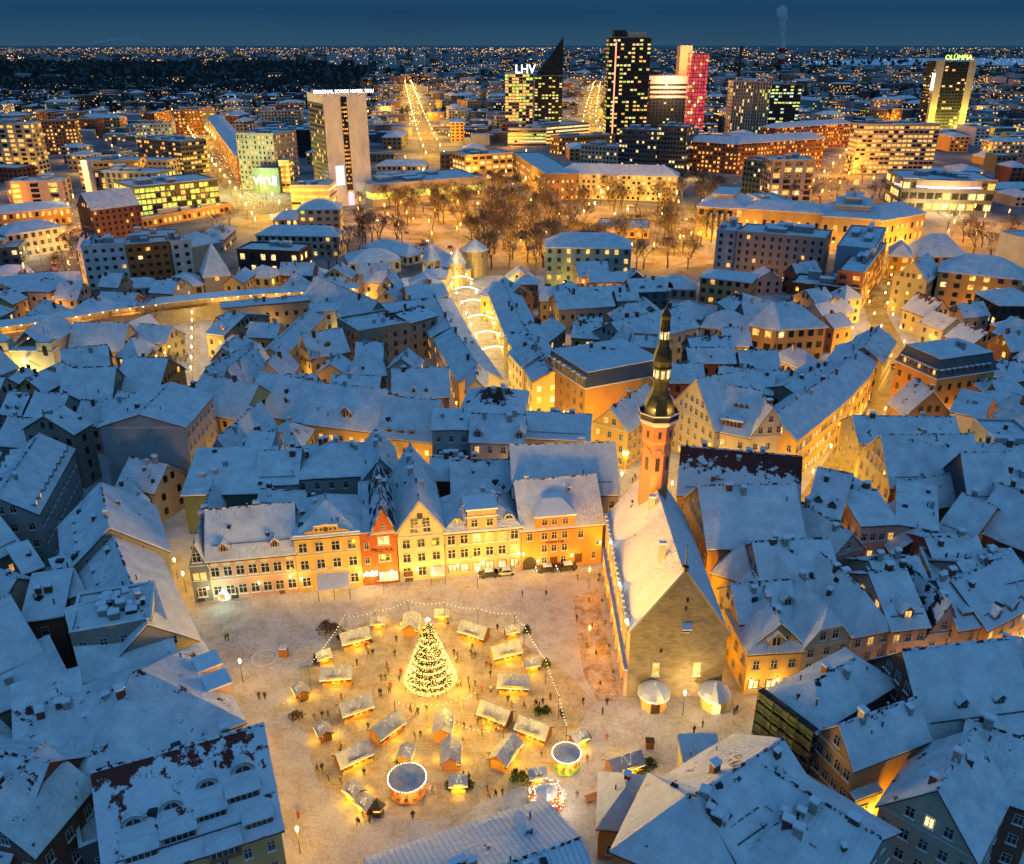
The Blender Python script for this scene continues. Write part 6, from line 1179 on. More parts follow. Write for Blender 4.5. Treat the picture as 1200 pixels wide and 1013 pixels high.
# row of flower stalls leading to the gate
a, c = P(487, 296), P(531, 326)
for k in range(12):
    q = a.lerp(c, k / 11); M = TR(q.x, q.y, 0, -.9); t = thing('flower_stall', 'small lit flower stall in the row leading to the gate', 'stall', M, 'flower stalls by the gate')
    for kk, me in STALL['s'].items():
        o_ = link(kk.strip(), me, t, M)
        if kk in ('fairy_lights', 'batten', 'goods'): stuff(o_)
    if k % 2 == 0: light_at((q.x + 1.2, q.y - 2.2, 3.0), 560, (1, .72, .3), t, .3)
# ================================================================ THE NEW TOWN, block by block
def block(label, A, B, ytop, d, wall='concrete', floor=3.4, bay=3.4, fw=.5, fh=.5, lit=.15, litm='lw', name='city_block', cat='building', roof=None, units=3, group='city blocks beyond the old town', sides=None, h=None, glass=None, hip=0, worldpts=False, skip0=0, bands=False):
    a = Vector((*A, 0)) if worldpts else P(*A); c = Vector((*B, 0)) if worldpts else P(*B); m_ = (a + c) / 2
    if h is None: h = max(5, hpx((A[0] + B[0]) / 2, ytop, m_))
    a2, c2 = Vector(a.xy), Vector(c.xy); ux = c2 - a2; L = ux.length; ux.normalize(); uy = Vector((-ux.y, ux.x))
    if isinstance(d, tuple): q = P(*d); d = max(4, (Vector(q.xy) - a2).dot(uy))
    rect_of(a2, ux, uy, L, d, 2)
    M = Matrix(((ux.x, uy.x, 0, a2.x), (ux.y, uy.y, 0, a2.y), (0, 0, 1, 0), (0, 0, 0, 1))); t = thing(name, label, cat, M, group); ct = a2 + ux * L / 2 + uy * d / 2; THINGS[-1] = (t, (ct.x, ct.y, h * .6))
    b = MB(); b.box(0, 0, -.3, L, d, h); b.obj('wall', [WALL[wall]], t, M)
    b = MB()
    if hip:
        i_ = min(L, d) / 2; z1 = h + hip
        if L > d: r0, r1 = (i_, d / 2, z1), (L - i_, d / 2, z1)
        else: r0, r1 = (L / 2, i_, z1), (L / 2, d - i_, z1)
        c0, c1, cc2, c3 = (-.6, -.6, h), (L + .6, -.6, h), (L + .6, d + .6, h), (-.6, d + .6, h)
        for qd in (([c0, c1, r1, r0], [cc2, c3, r0, r1], [c1, cc2, r1, r1], [c3, c0, r0, r0]) if L > d else ([c0, c1, r0, r0], [cc2, c3, r1, r1], [c1, cc2, r1, r0], [c3, c0, r0, r1])): b.slope(qd, 3, 2, .4, .15)
    else:
        b.box(-.15, -.15, h, L + .15, .5, h + .9, 1); b.box(-.15, d - .5, h, L + .15, d + .15, h + .9, 1); b.box(-.15, .5, h, .5, d - .5, h + .9, 1); b.box(L - .5, .5, h, L + .15, d - .5, h + .9, 1); b.slope([(.4, .4, h + .4), (L - .4, .4, h + .4), (L - .4, d - .4, h + .4), (.4, d - .4, h + .4)], 3, 3, .3, .2, 0); b.box(-.2, -.2, h + .9, L + .2, .55, h + 1.1, 0)
    b.obj('roof', [roof or S0, WALL[wall]], t, M)
    for k in range(units if not hip else 0):
        q = MB(); w, e, hh = rnd.uniform(.08, .25) * L, rnd.uniform(.12, .3) * d, rnd.uniform(1.5, 3.5); q.box(0, 0, 0, w, e, hh, 0); q.box(-.1, -.1, hh, w + .1, e + .1, hh + .35, 1); q.obj('rooftop_unit', [WALL['concrete'], SNOWP], t, M @ TR(rnd.uniform(.1, .7) * L, rnd.uniform(.15, .6) * d, h + .3))
    b = MB(); f = [(0, 0), (L, 0), (L, d), (0, d)]; mats = [glass or GLASS, LIT, LITW, LITO, LITG, LITC]; ci = {'l': 1, 'w': 2, 'o': 3, 'g': 4, 'c': 5}
    for nv, i, ln in ((-uy, 0, L), (ux, 1, d), (-ux, 3, d)):
        mid = a2 + ux * (f[i][0] + f[(i + 1) % 4][0]) / 2 + uy * (f[i][1] + f[(i + 1) % 4][1]) / 2
        if nv.dot(-mid) <= 0 or (sides is not None and i not in sides): continue
        p, q = Vector(f[i]), Vector(f[(i + 1) % 4]); dv = (q - p).normalized(); on = Vector((nv.dot(ux), nv.dot(uy))) * .12
        nr = max(1, int(h / floor)); nc = max(1, int(ln / bay))
        for r_ in range(skip0, nr):
            rl = rnd.random() < lit if bands else None; rc = rnd.choice(litm)
            for c_ in range(nc):
                isl = (rl and rnd.random() < .92) if bands else rnd.random() < (lit * (1.9 if rnd.random() < .35 else .7))
                z0 = h * (r_ + .5 - fh / 2) / nr; z1 = h * (r_ + .5 + fh / 2) / nr; s0 = p + dv * ln * (c_ + .5 - fw / 2) / nc + on; s1 = p + dv * ln * (c_ + .5 + fw / 2) / nc + on
                b.poly([(s0.x, s0.y, z0), (s1.x, s1.y, z0), (s1.x, s1.y, z1), (s0.x, s0.y, z1)], ci[rc if bands else rnd.choice(litm)] if isl else 0)
    if b.f: stuff(b.obj('window_rows', mats, t, M))
    return t, M, L, d, h
B_ = block
B_('white slab of flats with dotted small windows above the town wall', (105, 340), (155, 336), 289, 13, 'white', lit=.10, litm='l', fw=.45, fh=.4)
B_('orange slab of flats joined to the white slab', (155.5, 336), (205, 331), 287, 13, 'burnt', lit=.14, litm='lw', fw=.5, fh=.4)
B_('pale flats right of the orange slab', (206, 325), (229, 321), 284, 13, 'white', lit=.08, fw=.4, fh=.45)
B_('beige blank-ended house right of the pale flats', (229, 320), (262, 314), 286, 16, 'beige', lit=0, hip=5, sides=())
house('gabled_block', 'white gabled house with a lit tree yard', (102, 296), (128, 292), 12, 16, 25, 'x', 'white', chim=0, lit=.05)
t, M, L, d, h = B_('square stone tower with a tall snowy pyramid roof behind the wall', (242, 346), (272, 343), 323, 13, 'stone', lit=0, hip=13, sides=(), name='wall_tower', cat='tower')
q = MB(); q.box(L * .5 - .8, -.1, 6, L * .5 + .8, .02, 7.6); q.obj('window', [LITO], t, M)
B_('black long house with bright white lower windows', (281, 320), (353, 323), 295, 16, 'black', lit=.45, litm='w', bay=5, fw=.42, floor=5)
B_('glass office glowing yellow-green on every floor', (164, 262), (260, 250), 216, 34, 'slate', lit=.72, litm='gggl', bay=3, fw=.85, fh=.72, name='green_office')
B_('long ochre house below the green glass office', (168, 268), (273, 249), 250, 8, 'ochre', lit=.45, litm='l')
house('brick_block', 'dark brick gabled house with a snowy roof left of the green office', (107, 246), (163, 239), 20, 17, 25, 'g', 'brick', lit=.15, chim=0, roof=S1)
B_('dark ribbed office with few lit bays', (117, 240), (190, 243), 203, 22, 'slate', lit=.22, litm='lo', bay=4, fw=.5, fh=.75)
B_('orange-lit office with a flat snow roof', (97, 224), (168, 222), 190, 25, 'ochre', lit=.45, litm='lo', fw=.8, fh=.4)
t, M, L, d, h = B_('bright curved white sign tower beside the orange street', (105, 244), (112, 244), 190, 7, 'white', lit=0, sides=(), units=0, name='sign_tower'); light_at(M @ Vector((L / 2, -9, 12)), 2700, (1, .6, .2), t, 1); light_at(M @ Vector((L / 2, -8, 30)), 2700, (1, .75, .4), t, 1)
B_('pink blocks with crossed dark panels at the left', (12, 240), (77, 238), 214, 22, 'pink', lit=.2, litm='gl', bay=9, fw=.45, fh=.7)
B_('long low snow-roofed hall at the left edge', (-10, 272), (86, 262), 247, 24, 'ochre', lit=.4, litm='l', hip=3)
t, M, L, d, h = B_('cream classical building with two floodlit bays at the left', (14, 305), (82, 293), 270, 18, 'cream', lit=.12, hip=4)
for u in (.3, .7): light_at(M @ Vector((L * u, -5, 3)), 540, (1, .78, .36), t, .5)
B_('low ochre house with lit shopfronts at the left edge', (-8, 342), (42, 335), 322, 16, 'orange', lit=.4, litm='lo', hip=3)
B_('dark snow-roofed block at the left edge', (-8, 312), (26, 310), 292, 20, 'slate', lit=.1)
B_('long snow roof in front of the white slab', (-20, 366), (100, 352), 340, 26, 'stone', lit=.05, hip=4)
B_('low grey house with a row of dark windows beside the tower', (138, 352), (190, 348), 338, 10, 'grey', lit=.05, hip=3)
B_('low snowy house left of the square stone tower', (205, 350), (240, 346), 336, 16, 'ochre', lit=.05, hip=4)
B_('tall balcony block at the left with glowing terraces', (-10, 205), (48, 205), 146, 18, 'beige', lit=.35, litm='lo', bay=6, fw=.6, fh=.6)
B_('lit-windowed brown block left of centre', (55, 182), (95, 181), 142, 18, 'brown', lit=.35, litm='l')
B_('pale flats with greenish lit windows', (163, 176), (205, 174), 146, 18, 'blue', lit=.35, litm='cg')
B_('dark office with orange lights beside the broad street', (166, 200), (217, 206), 165, 26, 'slate', lit=.35, litm='lo', fw=.8)
B_('square brown brick block at the head of the broad street', (207, 158), (241, 157), 130, 26, 'brick', lit=.3, litm='l', bay=4)
B_('dark brown street front with a snowy roof right of the broad street', (246, 160), (281, 216), 18, 18, 'brick', lit=.15, h=21, hip=4)
t, M, L, d, h = B_('glass and concrete shopping block with an orange corner', (284, 222), (327, 224), 158, 34, 'concrete', lit=.3, litm='lo', fw=.35)
t, M, L, d, h = B_('green lit shopping centre front with white letters', (300, 226), (329, 227), 199, 10, 'green', lit=0, sides=(), units=0, name='shopping_centre')
text_obj('viru', 11, emit('sign_white', (.9, 1, .95), 5), t, M @ Matrix.Translation((L * .40, -.5, h * .38))); q = MB(); q.box(L * .76, -.6, h * .36, L * .9, -.3, h * .74); q.obj('sign_square', [emit('sign_blue', (.25, .45, 1), 3)], t, M)
light_at(M @ Vector((-6, -8, 10)), 3600, (.85, 1, .25), t, 1); light_at(M @ Vector((L * .5, -12, 14)), 2100, (.5, 1, .6), t, 1)
B_('small yellow glass link beside the green front', (330, 226), (342, 226), 190, 12, 'yellow', lit=.8, litm='gl', fw=.8, units=0)
B_('dark flat arena hall behind the shopping block', (322, 184), (371, 186), 153, 30, 'black', lit=.04)
# hotel slab
a, c = P(389, 243), P(371, 233.5); dv = (c - a); dl = dv.length; dv.normalize(); dr = Vector((dv.y, -dv.x, 0)); k = 10
while px_of(a + dr * k)[0] < 437: k += .25
t, M, L, d, h = B_('tall pale hotel slab with a dark central slot and lit roof sign', tuple(a.xy), tuple((a + dr * k).xy), 0, dl, 'white', name='hotel_tower', cat='hotel', lit=0, sides=(), units=2, worldpts=True, h=hpx(389, 113, a))
q = MB(); q.box(L * .40, -.25, h * .10, L * .54, -.05, h * .99); o_ = q.obj('glazed_slot', [GLASS], t, M); b = MB()
for r_ in range(22):
    for c_ in range(3): b.box(L * (.41 + .043 * c_), -.34, h * (.13 + .038 * r_), L * (.41 + .043 * c_ + .028), -.27, h * (.13 + .038 * r_ + .015), rnd.choice((0, 0, 1)))
stuff(b.obj('slot_lights', [LITO, WALL['black']], o_, M))
b = MB(); q = MB(); q.box(-.25, .4, h * .03, -.05, d - .4, h * .93); o_ = q.obj('window_wall', [WALL['slate']], t, M)
for r_ in range(20):
    for c_ in range(12): y0 = .8 + (d - 1.6) * c_ / 12; b.box(-.34, y0, h * (.05 + .044 * r_), -.27, y0 + (d - 1.6) / 12 * .75, h * (.05 + .044 * r_ + .024), 1 if rnd.random() < .12 else 0)
stuff(b.obj('window_rows', [GLASS, LIT], o_, M))
text_obj('ORIGINAL SOKOS HOTEL VIRU', 2.9, emit('sign_roof', (1, .85, .7), 6), t, M @ Matrix.Translation((L * .5, .5, h + 1.6)))
q = MB(); q.box(L * .16, -.3, h * .20, L * .36, -.1, h * .38); q.obj('lit_panel', [emit('panel_snow', (.8, .85, 1), 1.2)], t, M); b = MB(); b.poly([(L * .20, -.4, h * .26), (L * .32, -.4, h * .26), (L * .26, -.4, h * .34)]); b.obj('lit_triangle', [BULBO], t, M)
q = MB(); q.box(L * .41, -.5, .5, L * .55, -.3, h * .13); q.obj('entrance_screen', [emit('screen_pink', (1, .35, .45), 2)], t, M)
for u in (.05, .2, .7, .95): light_at(M @ Vector((L * u, -3.5, h * .17)), 90, (1, .8, .55), t, .4)
B_('terraced hotel podium with glowing green-white edges', (343, 250), (388, 250), 219, 26, 'beige', lit=.75, litm='gw', bay=6, fw=.96, fh=.35, bands=True, name='podium')
B_('long department store with a glowing yellow-green band', (438, 243), (568, 231), 213, 44, 'concrete', lit=.8, litm='g', floor=8, bay=6, fw=.97, fh=.3, bands=True, units=8, name='department_store')
B_('lit yellow glass theatre box by the crossroads', (545, 212), (601, 208), 182, 30, 'ochre', lit=.6, litm='wl', bay=6, fw=.7, fh=.6)
house('dark_office', 'dark brown office with a lit window row facing the park', (600, 180), (640, 206), 24, 17, 18, 'f', 'brown', lit=.6, litm='w', chim=0, rows=3)
B_('long cream college building with arched lit windows behind the park trees', (652, 232), (792, 237), 205, 20, 'cream', lit=.35, litm='lw', hip=6)
B_('left grey slab of the pair of office slabs', (724, 200), (767, 203), 153, 22, 'slate', lit=.14, litm='w', bay=2.5, fw=.7)
B_('right grey slab of the pair of office slabs', (768, 202), (801, 204), 149, 24, 'slate', lit=.18, litm='w', bay=2.5, fw=.7)
B_('cream flats behind the college', (680, 196), (731, 200), 172, 16, 'cream', lit=.15)
B_('orange low flats with a snow roof', (655, 182), (720, 178), 160, 18, 'orange', lit=.25)
B_('yellow-lit long office base', (595, 172), (640, 172), 152, 20, 'cream', lit=.8, litm='gw', bands=True, fw=.95)
B_('glowing low commercial block beside the yellow tower', (637, 170), (690, 165), 147, 30, 'ochre', lit=.8, litm='lw', bands=True, fw=.95)
t, M, L, d, h = B_('glowing yellow glass office tower with white roof letters', (592, 160), (624, 160), 87, 30, 'beige', lit=.75, litm='gll', bay=4, fw=.85, fh=.7, name='yellow_tower', cat='tower')
text_obj('LHV', 13, emit('sign_white', (.9, 1, .95), 5), t, M @ Matrix.Translation((L * .72, -.2, h + 1)))
t, M, L, d, h = B_('dark glass tower with a slanted wedge top', (626, 150), (658, 150), 90, 28, 'black', lit=.3, litm='gwl', bay=4, fw=.7, units=0, name='wedge_tower', cat='tower')
b = MB(); b.poly([(0, 0, h), (L, 0, h), (L, 0, h + 46)]); b.poly([(L, d, h), (0, d, h), (L, d, h + 46)]); b.poly([(0, d, h), (0, 0, h), (L, 0, h + 46), (L, d, h + 46)]); b.poly([(L, 0, h), (L, d, h), (L, d, h + 46), (L, 0, h + 46)]); b.obj('wedge_top', [GLASS], t, M)
t, M, L, d, h = B_('tall dark twin glass hotel tower with a pink light line', (709, 168), (756, 168), 45, 30, 'black', lit=.42, litm='lgw', floor=4, bay=4, fw=.75, fh=.45, name='twin_glass_tower', cat='tower', units=1)
q = MB(); q.box(L * .15, -.6, 5, L * .18, -.2, h - 4); q.obj('light_line', [emit('pink_line', (1, .32, .2), 2.2)], t, M)
q = MB(); q.box(L * .12, d * .2, h, L * .4, d * .8, h + 8); q.obj('roof_box', [WALL['black']], t, M); q = MB(); q.box(L * .45, d * .2, h, L * .9, d * .8, h + 6); q.obj('roof_box', [WALL['beige']], t, M)
B_('slim brown tower beside the twin glass hotel', (746, 166), (758, 166), 95, 16, 'brown', lit=.3, litm='lo', bay=4)
t, M, L, d, h = B_('dark glass bank block with a pale orange striped crown', (757, 164), (800, 164), 96, 30, 'black', lit=.06, litm='lg', bay=4, name='bank_block', units=0)
q = MB()
for k in range(4): q.box(-.5, -.6, h - 17 + k * 5, L + .5, -.1, h - 14.5 + k * 5)
q.box(-.5, 0, h, L + .5, d, h + 6); q.obj('crown', [WALL['rose']], t, M); light_at(M @ Vector((L * .5, -16, h - 4)), 7800, (1, .6, .3), t, 2)
t, M, L, d, h = B_('slim orange-lit block above the bank', (790, 158), (804, 158), 55, 20, 'pink', lit=0, sides=(), units=0, name='orange_block'); light_at(M @ Vector((L * .5, -20, h - 8)), 9000, (1, .45, .15), t, 2)
RED = emit('red_speckle', (.9, .06, .10), .9, flick=.25)
B_('red speckled hotel tower glowing crimson', (803, 160), (823, 160), 64, 24, 'red', lit=.16, litm='wo', floor=4, bay=3, fw=.8, fh=.8, name='red_tower', cat='tower', glass=RED)
B_('pale ribbed pair of flats towers', (853, 168), (879, 168), 96, 24, 'beige', lit=.12, bay=2.6, fw=.45, fh=.8, name='ribbed_tower', cat='tower')
B_('slim pale ribbed tower, right one of the pair', (880, 168), (896, 168), 97, 24, 'beige', lit=.16, litm='g', bay=2.6, fw=.45, fh=.8, name='ribbed_tower', cat='tower')
B_('black glass office with green lit cells', (893, 163), (932, 163), 100, 28, 'black', lit=.35, litm='cg', bay=4, fw=.8, name='green_cell_office')
B_('brown brick housing block, left wing', (802, 200), (862, 205), 167, 16, 'brick', lit=.4, litm='o', hip=5)
B_('brown brick housing block, long wing with corner lamps', (862, 205), (962, 197), 165, 18, 'brick', lit=.4, litm='o', hip=5)
B_('brown brick housing block behind, with roof dormers', (905, 180), (995, 172), 147, 18, 'brick', lit=.35, litm='o', hip=4)
B_('rose office block with tall glass corner', (900, 236), (950, 236), 189, 24, 'rose', lit=.12, bay=6, fw=.6, fh=.7)
B_('grey-green office beside the opera', (868, 226), (905, 232), 190, 22, 'green', lit=.1, bay=3)
B_('bright striped office glowing yellow on all floors', (998, 204), (1091, 204), 147, 18, 'beige', lit=.62, litm='l', floor=3.4, bay=4, fw=.8, fh=.5, name='striped_office')
t, M, L, d, h = B_('dark hotel tower with glowing yellow corner piers and green roof letters', (1084, 158), (1126, 158), 73, 30, 'black', lit=.12, litm='lw', bay=4, fw=.8, name='pier_hotel_tower', cat='hotel', units=0)
for x in (-1, L - 7): q = MB(); q.box(x, -1.2, 0, x + 8, 4, h + 2); o_ = q.obj('corner_pier', [WALL['beige']], t, M); light_at(M @ Vector((x + 4, -9, 9)), 12600, (1, .72, .08), o_, 1.5)
text_obj('OLÜMPIA', 7.5, emit('sign_green', (.6, 1, .1), 4), t, M @ Matrix.Translation((L * .5, -1.4, h + 2.6))); q = MB(); q.box(-5, -1.6, h * .62, -2, -1.2, h * .85); q.obj('side_sign', [emit('sign_white', (.9, 1, .95), 5)], t, M)
t, M, L, d, h = B_('round-fronted shopping and cinema centre with a violet light band', (1052, 247), (1160, 250), 212, 44, 'slate', lit=.6, litm='lw', floor=6, bay=5, fw=.8, fh=.6, name='round_centre', units=8)
b = MB(); n = 16; cx, cy, rr = L * .5, 12, L * .54; arc = [(cx - rr * math.cos(math.pi * k / n), cy - 16 * math.sin(math.pi * k / n)) for k in range(n + 1)]
for k in range(n): p0, p1 = arc[k], arc[k + 1]; b.poly([(*p0, h - 3.4), (*p1, h - 3.4), (*p1, h + .5), (*p0, h + .5)], 0); b.poly([(*p0, h - 4.6), (*p1, h - 4.6), (*p1, h - 3.4), (*p0, h - 3.4)], 1)
b.poly([(x, y, h + .5) for x, y in arc], 2); b.obj('curved_front', [WALL['grey'], emit('violet_band', (.45, .35, 1), 2.5), S0], t, M)
light_at(M @ Vector((L * .5, -12, 5)), 2700, (1, .6, .2), t, 1); light_at(M @ Vector((L * .2, -10, 5)), 1800, (1, .6, .2), t, 1)
# opera house: two blocks with stepped roofs joined by a long wing
t, M, L, d, h = B_('golden floodlit opera house with two stepped snowy mansard roofs', (814, 280), (868, 284), 243, 40, 'yellow', lit=.25, litm='l', floor=5, bay=5, name='opera_house', cat='theatre', hip=6)
def wing(A, B, ytop, dd, hip):
    a, c = P(*A), P(*B); hh = hpx((A[0] + B[0]) / 2, ytop, (a + c) / 2); ux = Vector((c - a).xy); Lw = ux.length; ux.normalize(); uy = Vector((-ux.y, ux.x)); Mw = Matrix(((ux.x, uy.x, 0, a.x), (ux.y, uy.y, 0, a.y), (0, 0, 1, 0), (0, 0, 0, 1))); rect_of(Vector(a.xy), ux, uy, Lw, dd, 2)
    b = MB(); b.box(0, 0, -.3, Lw, dd, hh); b.obj('wing_wall', [WALL['yellow']], t, Mw); b = MB(); i_ = min(Lw, dd) / 2 * .8; z1 = hh + hip
    c0, c1, c2_, c3 = (-.6, -.6, hh), (Lw + .6, -.6, hh), (Lw + .6, dd + .6, hh), (-.6, dd + .6, hh); e0, e1, e2, e3 = (i_, i_, z1), (Lw - i_, i_, z1), (Lw - i_, dd - i_, z1), (i_, dd - i_, z1)
    for qd in ([c0, c1, e1, e0], [c1, c2_, e2, e1], [c2_, c3, e3, e2], [c3, c0, e0, e3], [e0, e1, e2, e3]): b.slope(qd, 4, 3, .4, .1)
    b.obj('wing_roof', [S0], t, Mw); b = MB()
    for r_ in range(2):
        nc = max(2, int(Lw / 4.5))
        for k in range(nc): x = Lw * (k + .5) / nc; b.box(x - .8, -.15, 4 + r_ * 6, x + .8, -.05, 7 + r_ * 6, 0 if rnd.random() < .65 else 1)
    stuff(b.obj('window_rows', [LIT, GLASS], t, Mw))
    for k in range(max(2, int(Lw / 16))): light_at(Mw @ Vector((Lw * (k + .5) / max(2, int(Lw / 16)), -6, 3)), 170, (1, .46, .07), t, .6)
    return Mw, Lw, hh
for u in (.2, .5, .8): light_at(M @ Vector((L * u, -6, 3)), 200, (1, .5, .10), t, .6)
q = MB(); 
for k in range(6): q.ring([(1.0, 2), (.9, h - 3)], 8, L * .2 + k * L * .12, -1.6)
stuff(q.obj('colonnade', [WALL['cream']], t, M))
for s_ in (0, 1, 2): q = MB(); i0 = 7 + s_ * 5; q.box(i0, i0, h + 2 + s_ * 3.2, L - i0, d - i0, h + 6 + s_ * 3.0, 0); q.slope([(i0 - .5, i0 - .5, h + 6.2 + s_ * 3), (L - i0 + .5, i0 - .5, h + 6.2 + s_ * 3), (L - i0 + .5, d - i0 + .5, h + 6.2 + s_ * 3), (i0 - .5, d - i0 + .5, h + 6.2 + s_ * 3)], 3, 3, .3, .1, 1); q.obj('roof_stage', [WALL['grey'], S0], t, M) if L - 2 * i0 > 4 else None
wing((868, 284), (958, 291), 247, 18, 4); MW, LW, HW = wing((958, 292), (1026, 297), 255, 42, 4); wing((1026, 297), (1078, 286), 254, 22, 5)
for s_ in (0, 1, 2): q = MB(); i0 = 6 + s_ * 4.5; q.box(i0, i0, HW + 1, LW - i0, 42 - i0, HW + 5 + s_ * 3.2, 0); q.slope([(i0 - .6, i0 - .6, HW + 5.2 + s_ * 3.2), (LW - i0 + .6, i0 - .6, HW + 5.2 + s_ * 3.2), (LW - i0 + .6, 42 - i0 + .6, HW + 5.2 + s_ * 3.2), (i0 - .6, 42 - i0 + .6, HW + 5.2 + s_ * 3.2)], 3, 3, .3, .1, 1); q.obj('roof_stage', [WALL['grey'], S0], t, MW)
q = MB(); q.ring([(1.6, HW + 14), (1.2, HW + 16), (.3, HW + 17)], 8, LW / 2, 21); q.obj('roof_lantern', [LIT], t, MW)
# grey interwar block and its neighbours
B_('white end bay of the long grey stepped apartment block', (835, 322), (858, 324), 272, 20, 'blue', lit=.05, litm='l', fw=.35)
B_('long grey stepped apartment block above the park edge', (858.5, 325), (960, 336), 277, 20, 'concrete', lit=.07, litm='l', fw=.35, units=6)
B_('tall blue-grey blank block with a brick street side', (972, 345), (1016, 350), 292, (1032, 320), 'blue', lit=.0, sides=(), units=3)
B_('dark store block with lit shopfront at the street corner', (925, 362), (1003, 371), 337, 16, 'black', lit=.25, litm='wo', bay=3.5, fw=.4, units=3)
B_('brick street side glowing orange at the street corner', (1004, 371), (1031, 330), 338, 10, 'brick', lit=.2, litm='o', h=17)
B_('teal apartment house with lit windows and a dormered roof', (638, 340), (737, 342), 290, 16, 'teal', lit=.28, litm='l', bay=4, fw=.38, hip=5, name='teal_house')
B_('ochre apartment house with arched lit windows at the right', (1090, 368), (1186, 380), 322, 18, 'ochre', lit=.38, litm='lw', bay=4.5, fw=.4, hip=6, name='ochre_apartments')
B_('black house at the right edge', (1162, 397), (1216, 397), 357, 18, 'black', lit=.03, hip=4)
house('stone_gable_block', 'grey stone gable house above the rising street', (1047, 324), (1087, 330), 20, 15, 22, 'x', 'stone', lit=.08, chim=1)
B_('orange floodlit house at the bend of the street', (1038, 328), (1062, 330), 300, 18, 'orange', lit=.3, litm='o', hip=5)
B_('snow-roofed church-like hall right of the opera', (1070, 322), (1128, 322), 300, 16, 'ochre', lit=.1, hip=9)
B_('ochre low house with an upper grey storey', (818, 355), (877, 362), 327, 14, 'ochre', lit=.12, litm='o', hip=2)
B_('grey-brown row of houses with many small windows', (820, 412), (872, 418), 385, 12, 'stone', lit=.06, hip=5)
B_('yellow round-cornered house with three lit windows', (905, 428), (962, 424), 384, 14, 'ochre', lit=.14, litm='lw', hip=6)
t, M, L, d, h = B_('yellow corner tower house with a snowy cap', (874, 424), (903, 430), 383, 12, 'ochre', lit=.08, hip=7)
B_('snow-roofed houses left of the yellow round house', (782, 384), (820, 388), 372, 12, 'stone', lit=.05, hip=5)
B_('low snowy row behind the tower tip', (765, 350), (815, 352), 338, 14, 'stone', lit=.1, hip=4)
B_('snowy hall with a barrel roof beyond the spire', (846, 372), (884, 376), 360, 14, 'ochre', lit=.05, hip=4)
t, M, L, d, h = B_('low ring-shaped pavilion with a lit courtyard in the park', (698, 278), (760, 280), 274, 30, 'ochre', lit=.7, litm='l', floor=4, units=0, h=4.5)
B_('low snow-roofed house with two hipped wings behind the black house', (303, 300), (398, 302), 276, 14, 'cream', lit=.1, hip=4)
B_('snow-roofed villa by the boulevard', (322, 276), (386, 272), 256, 14, 'ochre', lit=.15, hip=4)
B_('pale pavilion with green lamps behind the wall', (288, 336), (318, 338), 325, 12, 'lemon', lit=.2, litm='g', hip=4)
B_('pale yellow low house behind the wall', (362, 338), (388, 337), 326, 10, 'yellow', lit=.3, hip=3)
B_('wide snow roof between the wall and the gate', (410, 322), (470, 318), 306, 20, 'cream', lit=.1, hip=4)
B_('snow roof with small gables near the gate', (425, 300), (478, 312), 296, 16, 'cream', lit=.12, hip=4)
# ================================================================ WIDE STREETS OF THE NEW TOWN
NG = 'tall street lamps of the new town'
def avenue(name, pts, w, step, pw, every=2, kind='w', lab='tall amber lamp along the avenue', m=G_ROAD):
    c = street(name, pts, w, m); 
    for off in (-w * .42, w * .42): lamps(c, step, off, pw * .27, kind, lab, 2.1, every, NG)
    return c
av1 = avenue('avenue', ((210, 135), (225, 150), (247, 180), (275, 213), (300, 242), (318, 268)), 24, 34, 9000, 1, 'w', 'tall lamp along the broad avenue left of the hotel')
av2 = avenue('avenue', ((478, 98), (484, 120), (493, 148), (503, 175), (512, 195)), 20, 60, 15000, 1, 'w', 'tall lamp along the avenue right of the hotel')
av3 = avenue('avenue', ((700, 100), (694, 125), (690, 150), (696, 162)), 20, 90, 20000, 1, 'w', 'tall lamp along the avenue beside the twin glass tower')
av4 = avenue('avenue', ((50, 345), (72, 318), (88, 290), (100, 262), (110, 240)), 22, 34, 5200, 2, 'o', 'amber lamp along the tree-lined left avenue')
bou = avenue('boulevard', ((395, 249), (440, 262), (500, 287), (560, 300)), 22, 30, 1300, 1, 'o', 'amber lamp on the boulevard before the hotel', G_PARK)
av5 = avenue('avenue', ((960, 235), (985, 210), (1005, 185), (1030, 165)), 22, 55, 12000, 1, 'o', 'amber lamp along the avenue by the striped office')
av6 = avenue('avenue', ((520, 215), (600, 214), (660, 236), (800, 246), (815, 262)), 18, 40, 7500, 1, 'w', 'lamp along the park road')
av7 = avenue('avenue', ((755, 300), (790, 306), (830, 300)), 30, 26, 5200, 1, 'o', 'amber lamp on the lit snow field beside the grey block', G_PARK)
av8 = avenue('avenue', ((1120, 300), (1140, 262), (1180, 262), (1215, 275)), 16, 30, 4200, 1, 'o', 'amber lamp by the dark trees at the right')
pk = [P(*p) for p in ((432, 244), (560, 234), (655, 236), (800, 246), (832, 268), (828, 312), (745, 316), (640, 306), (560, 300), (500, 285), (440, 262))]
sheet('park', [(p.x, p.y) for p in pk], G_PARK, .012)
def inpoly(x, y, poly):
    ins = False; j = len(poly) - 1
    for i in range(len(poly)):
        a, c = poly[i], poly[j]
        if (a.y > y) != (c.y > y) and x < (c.x - a.x) * (y - a.y) / (c.y - a.y) + a.x: ins = not ins
        j = i
    return ins
for x, y in ((455, 262), (485, 268), (510, 258), (540, 275), (560, 250), (585, 285), (600, 262), (622, 245), (640, 285), (655, 262), (690, 250), (720, 262), (740, 300), (775, 262), (800, 290), (680, 295), (530, 245), (575, 238), (470, 248), (610, 295)):
    p = P(x, y); lamp((p.x, p.y, 0), 4600, 'o' if x % 4 else 'w', 'park lamp among the bare trees', 1.3, 'lamps in the park')
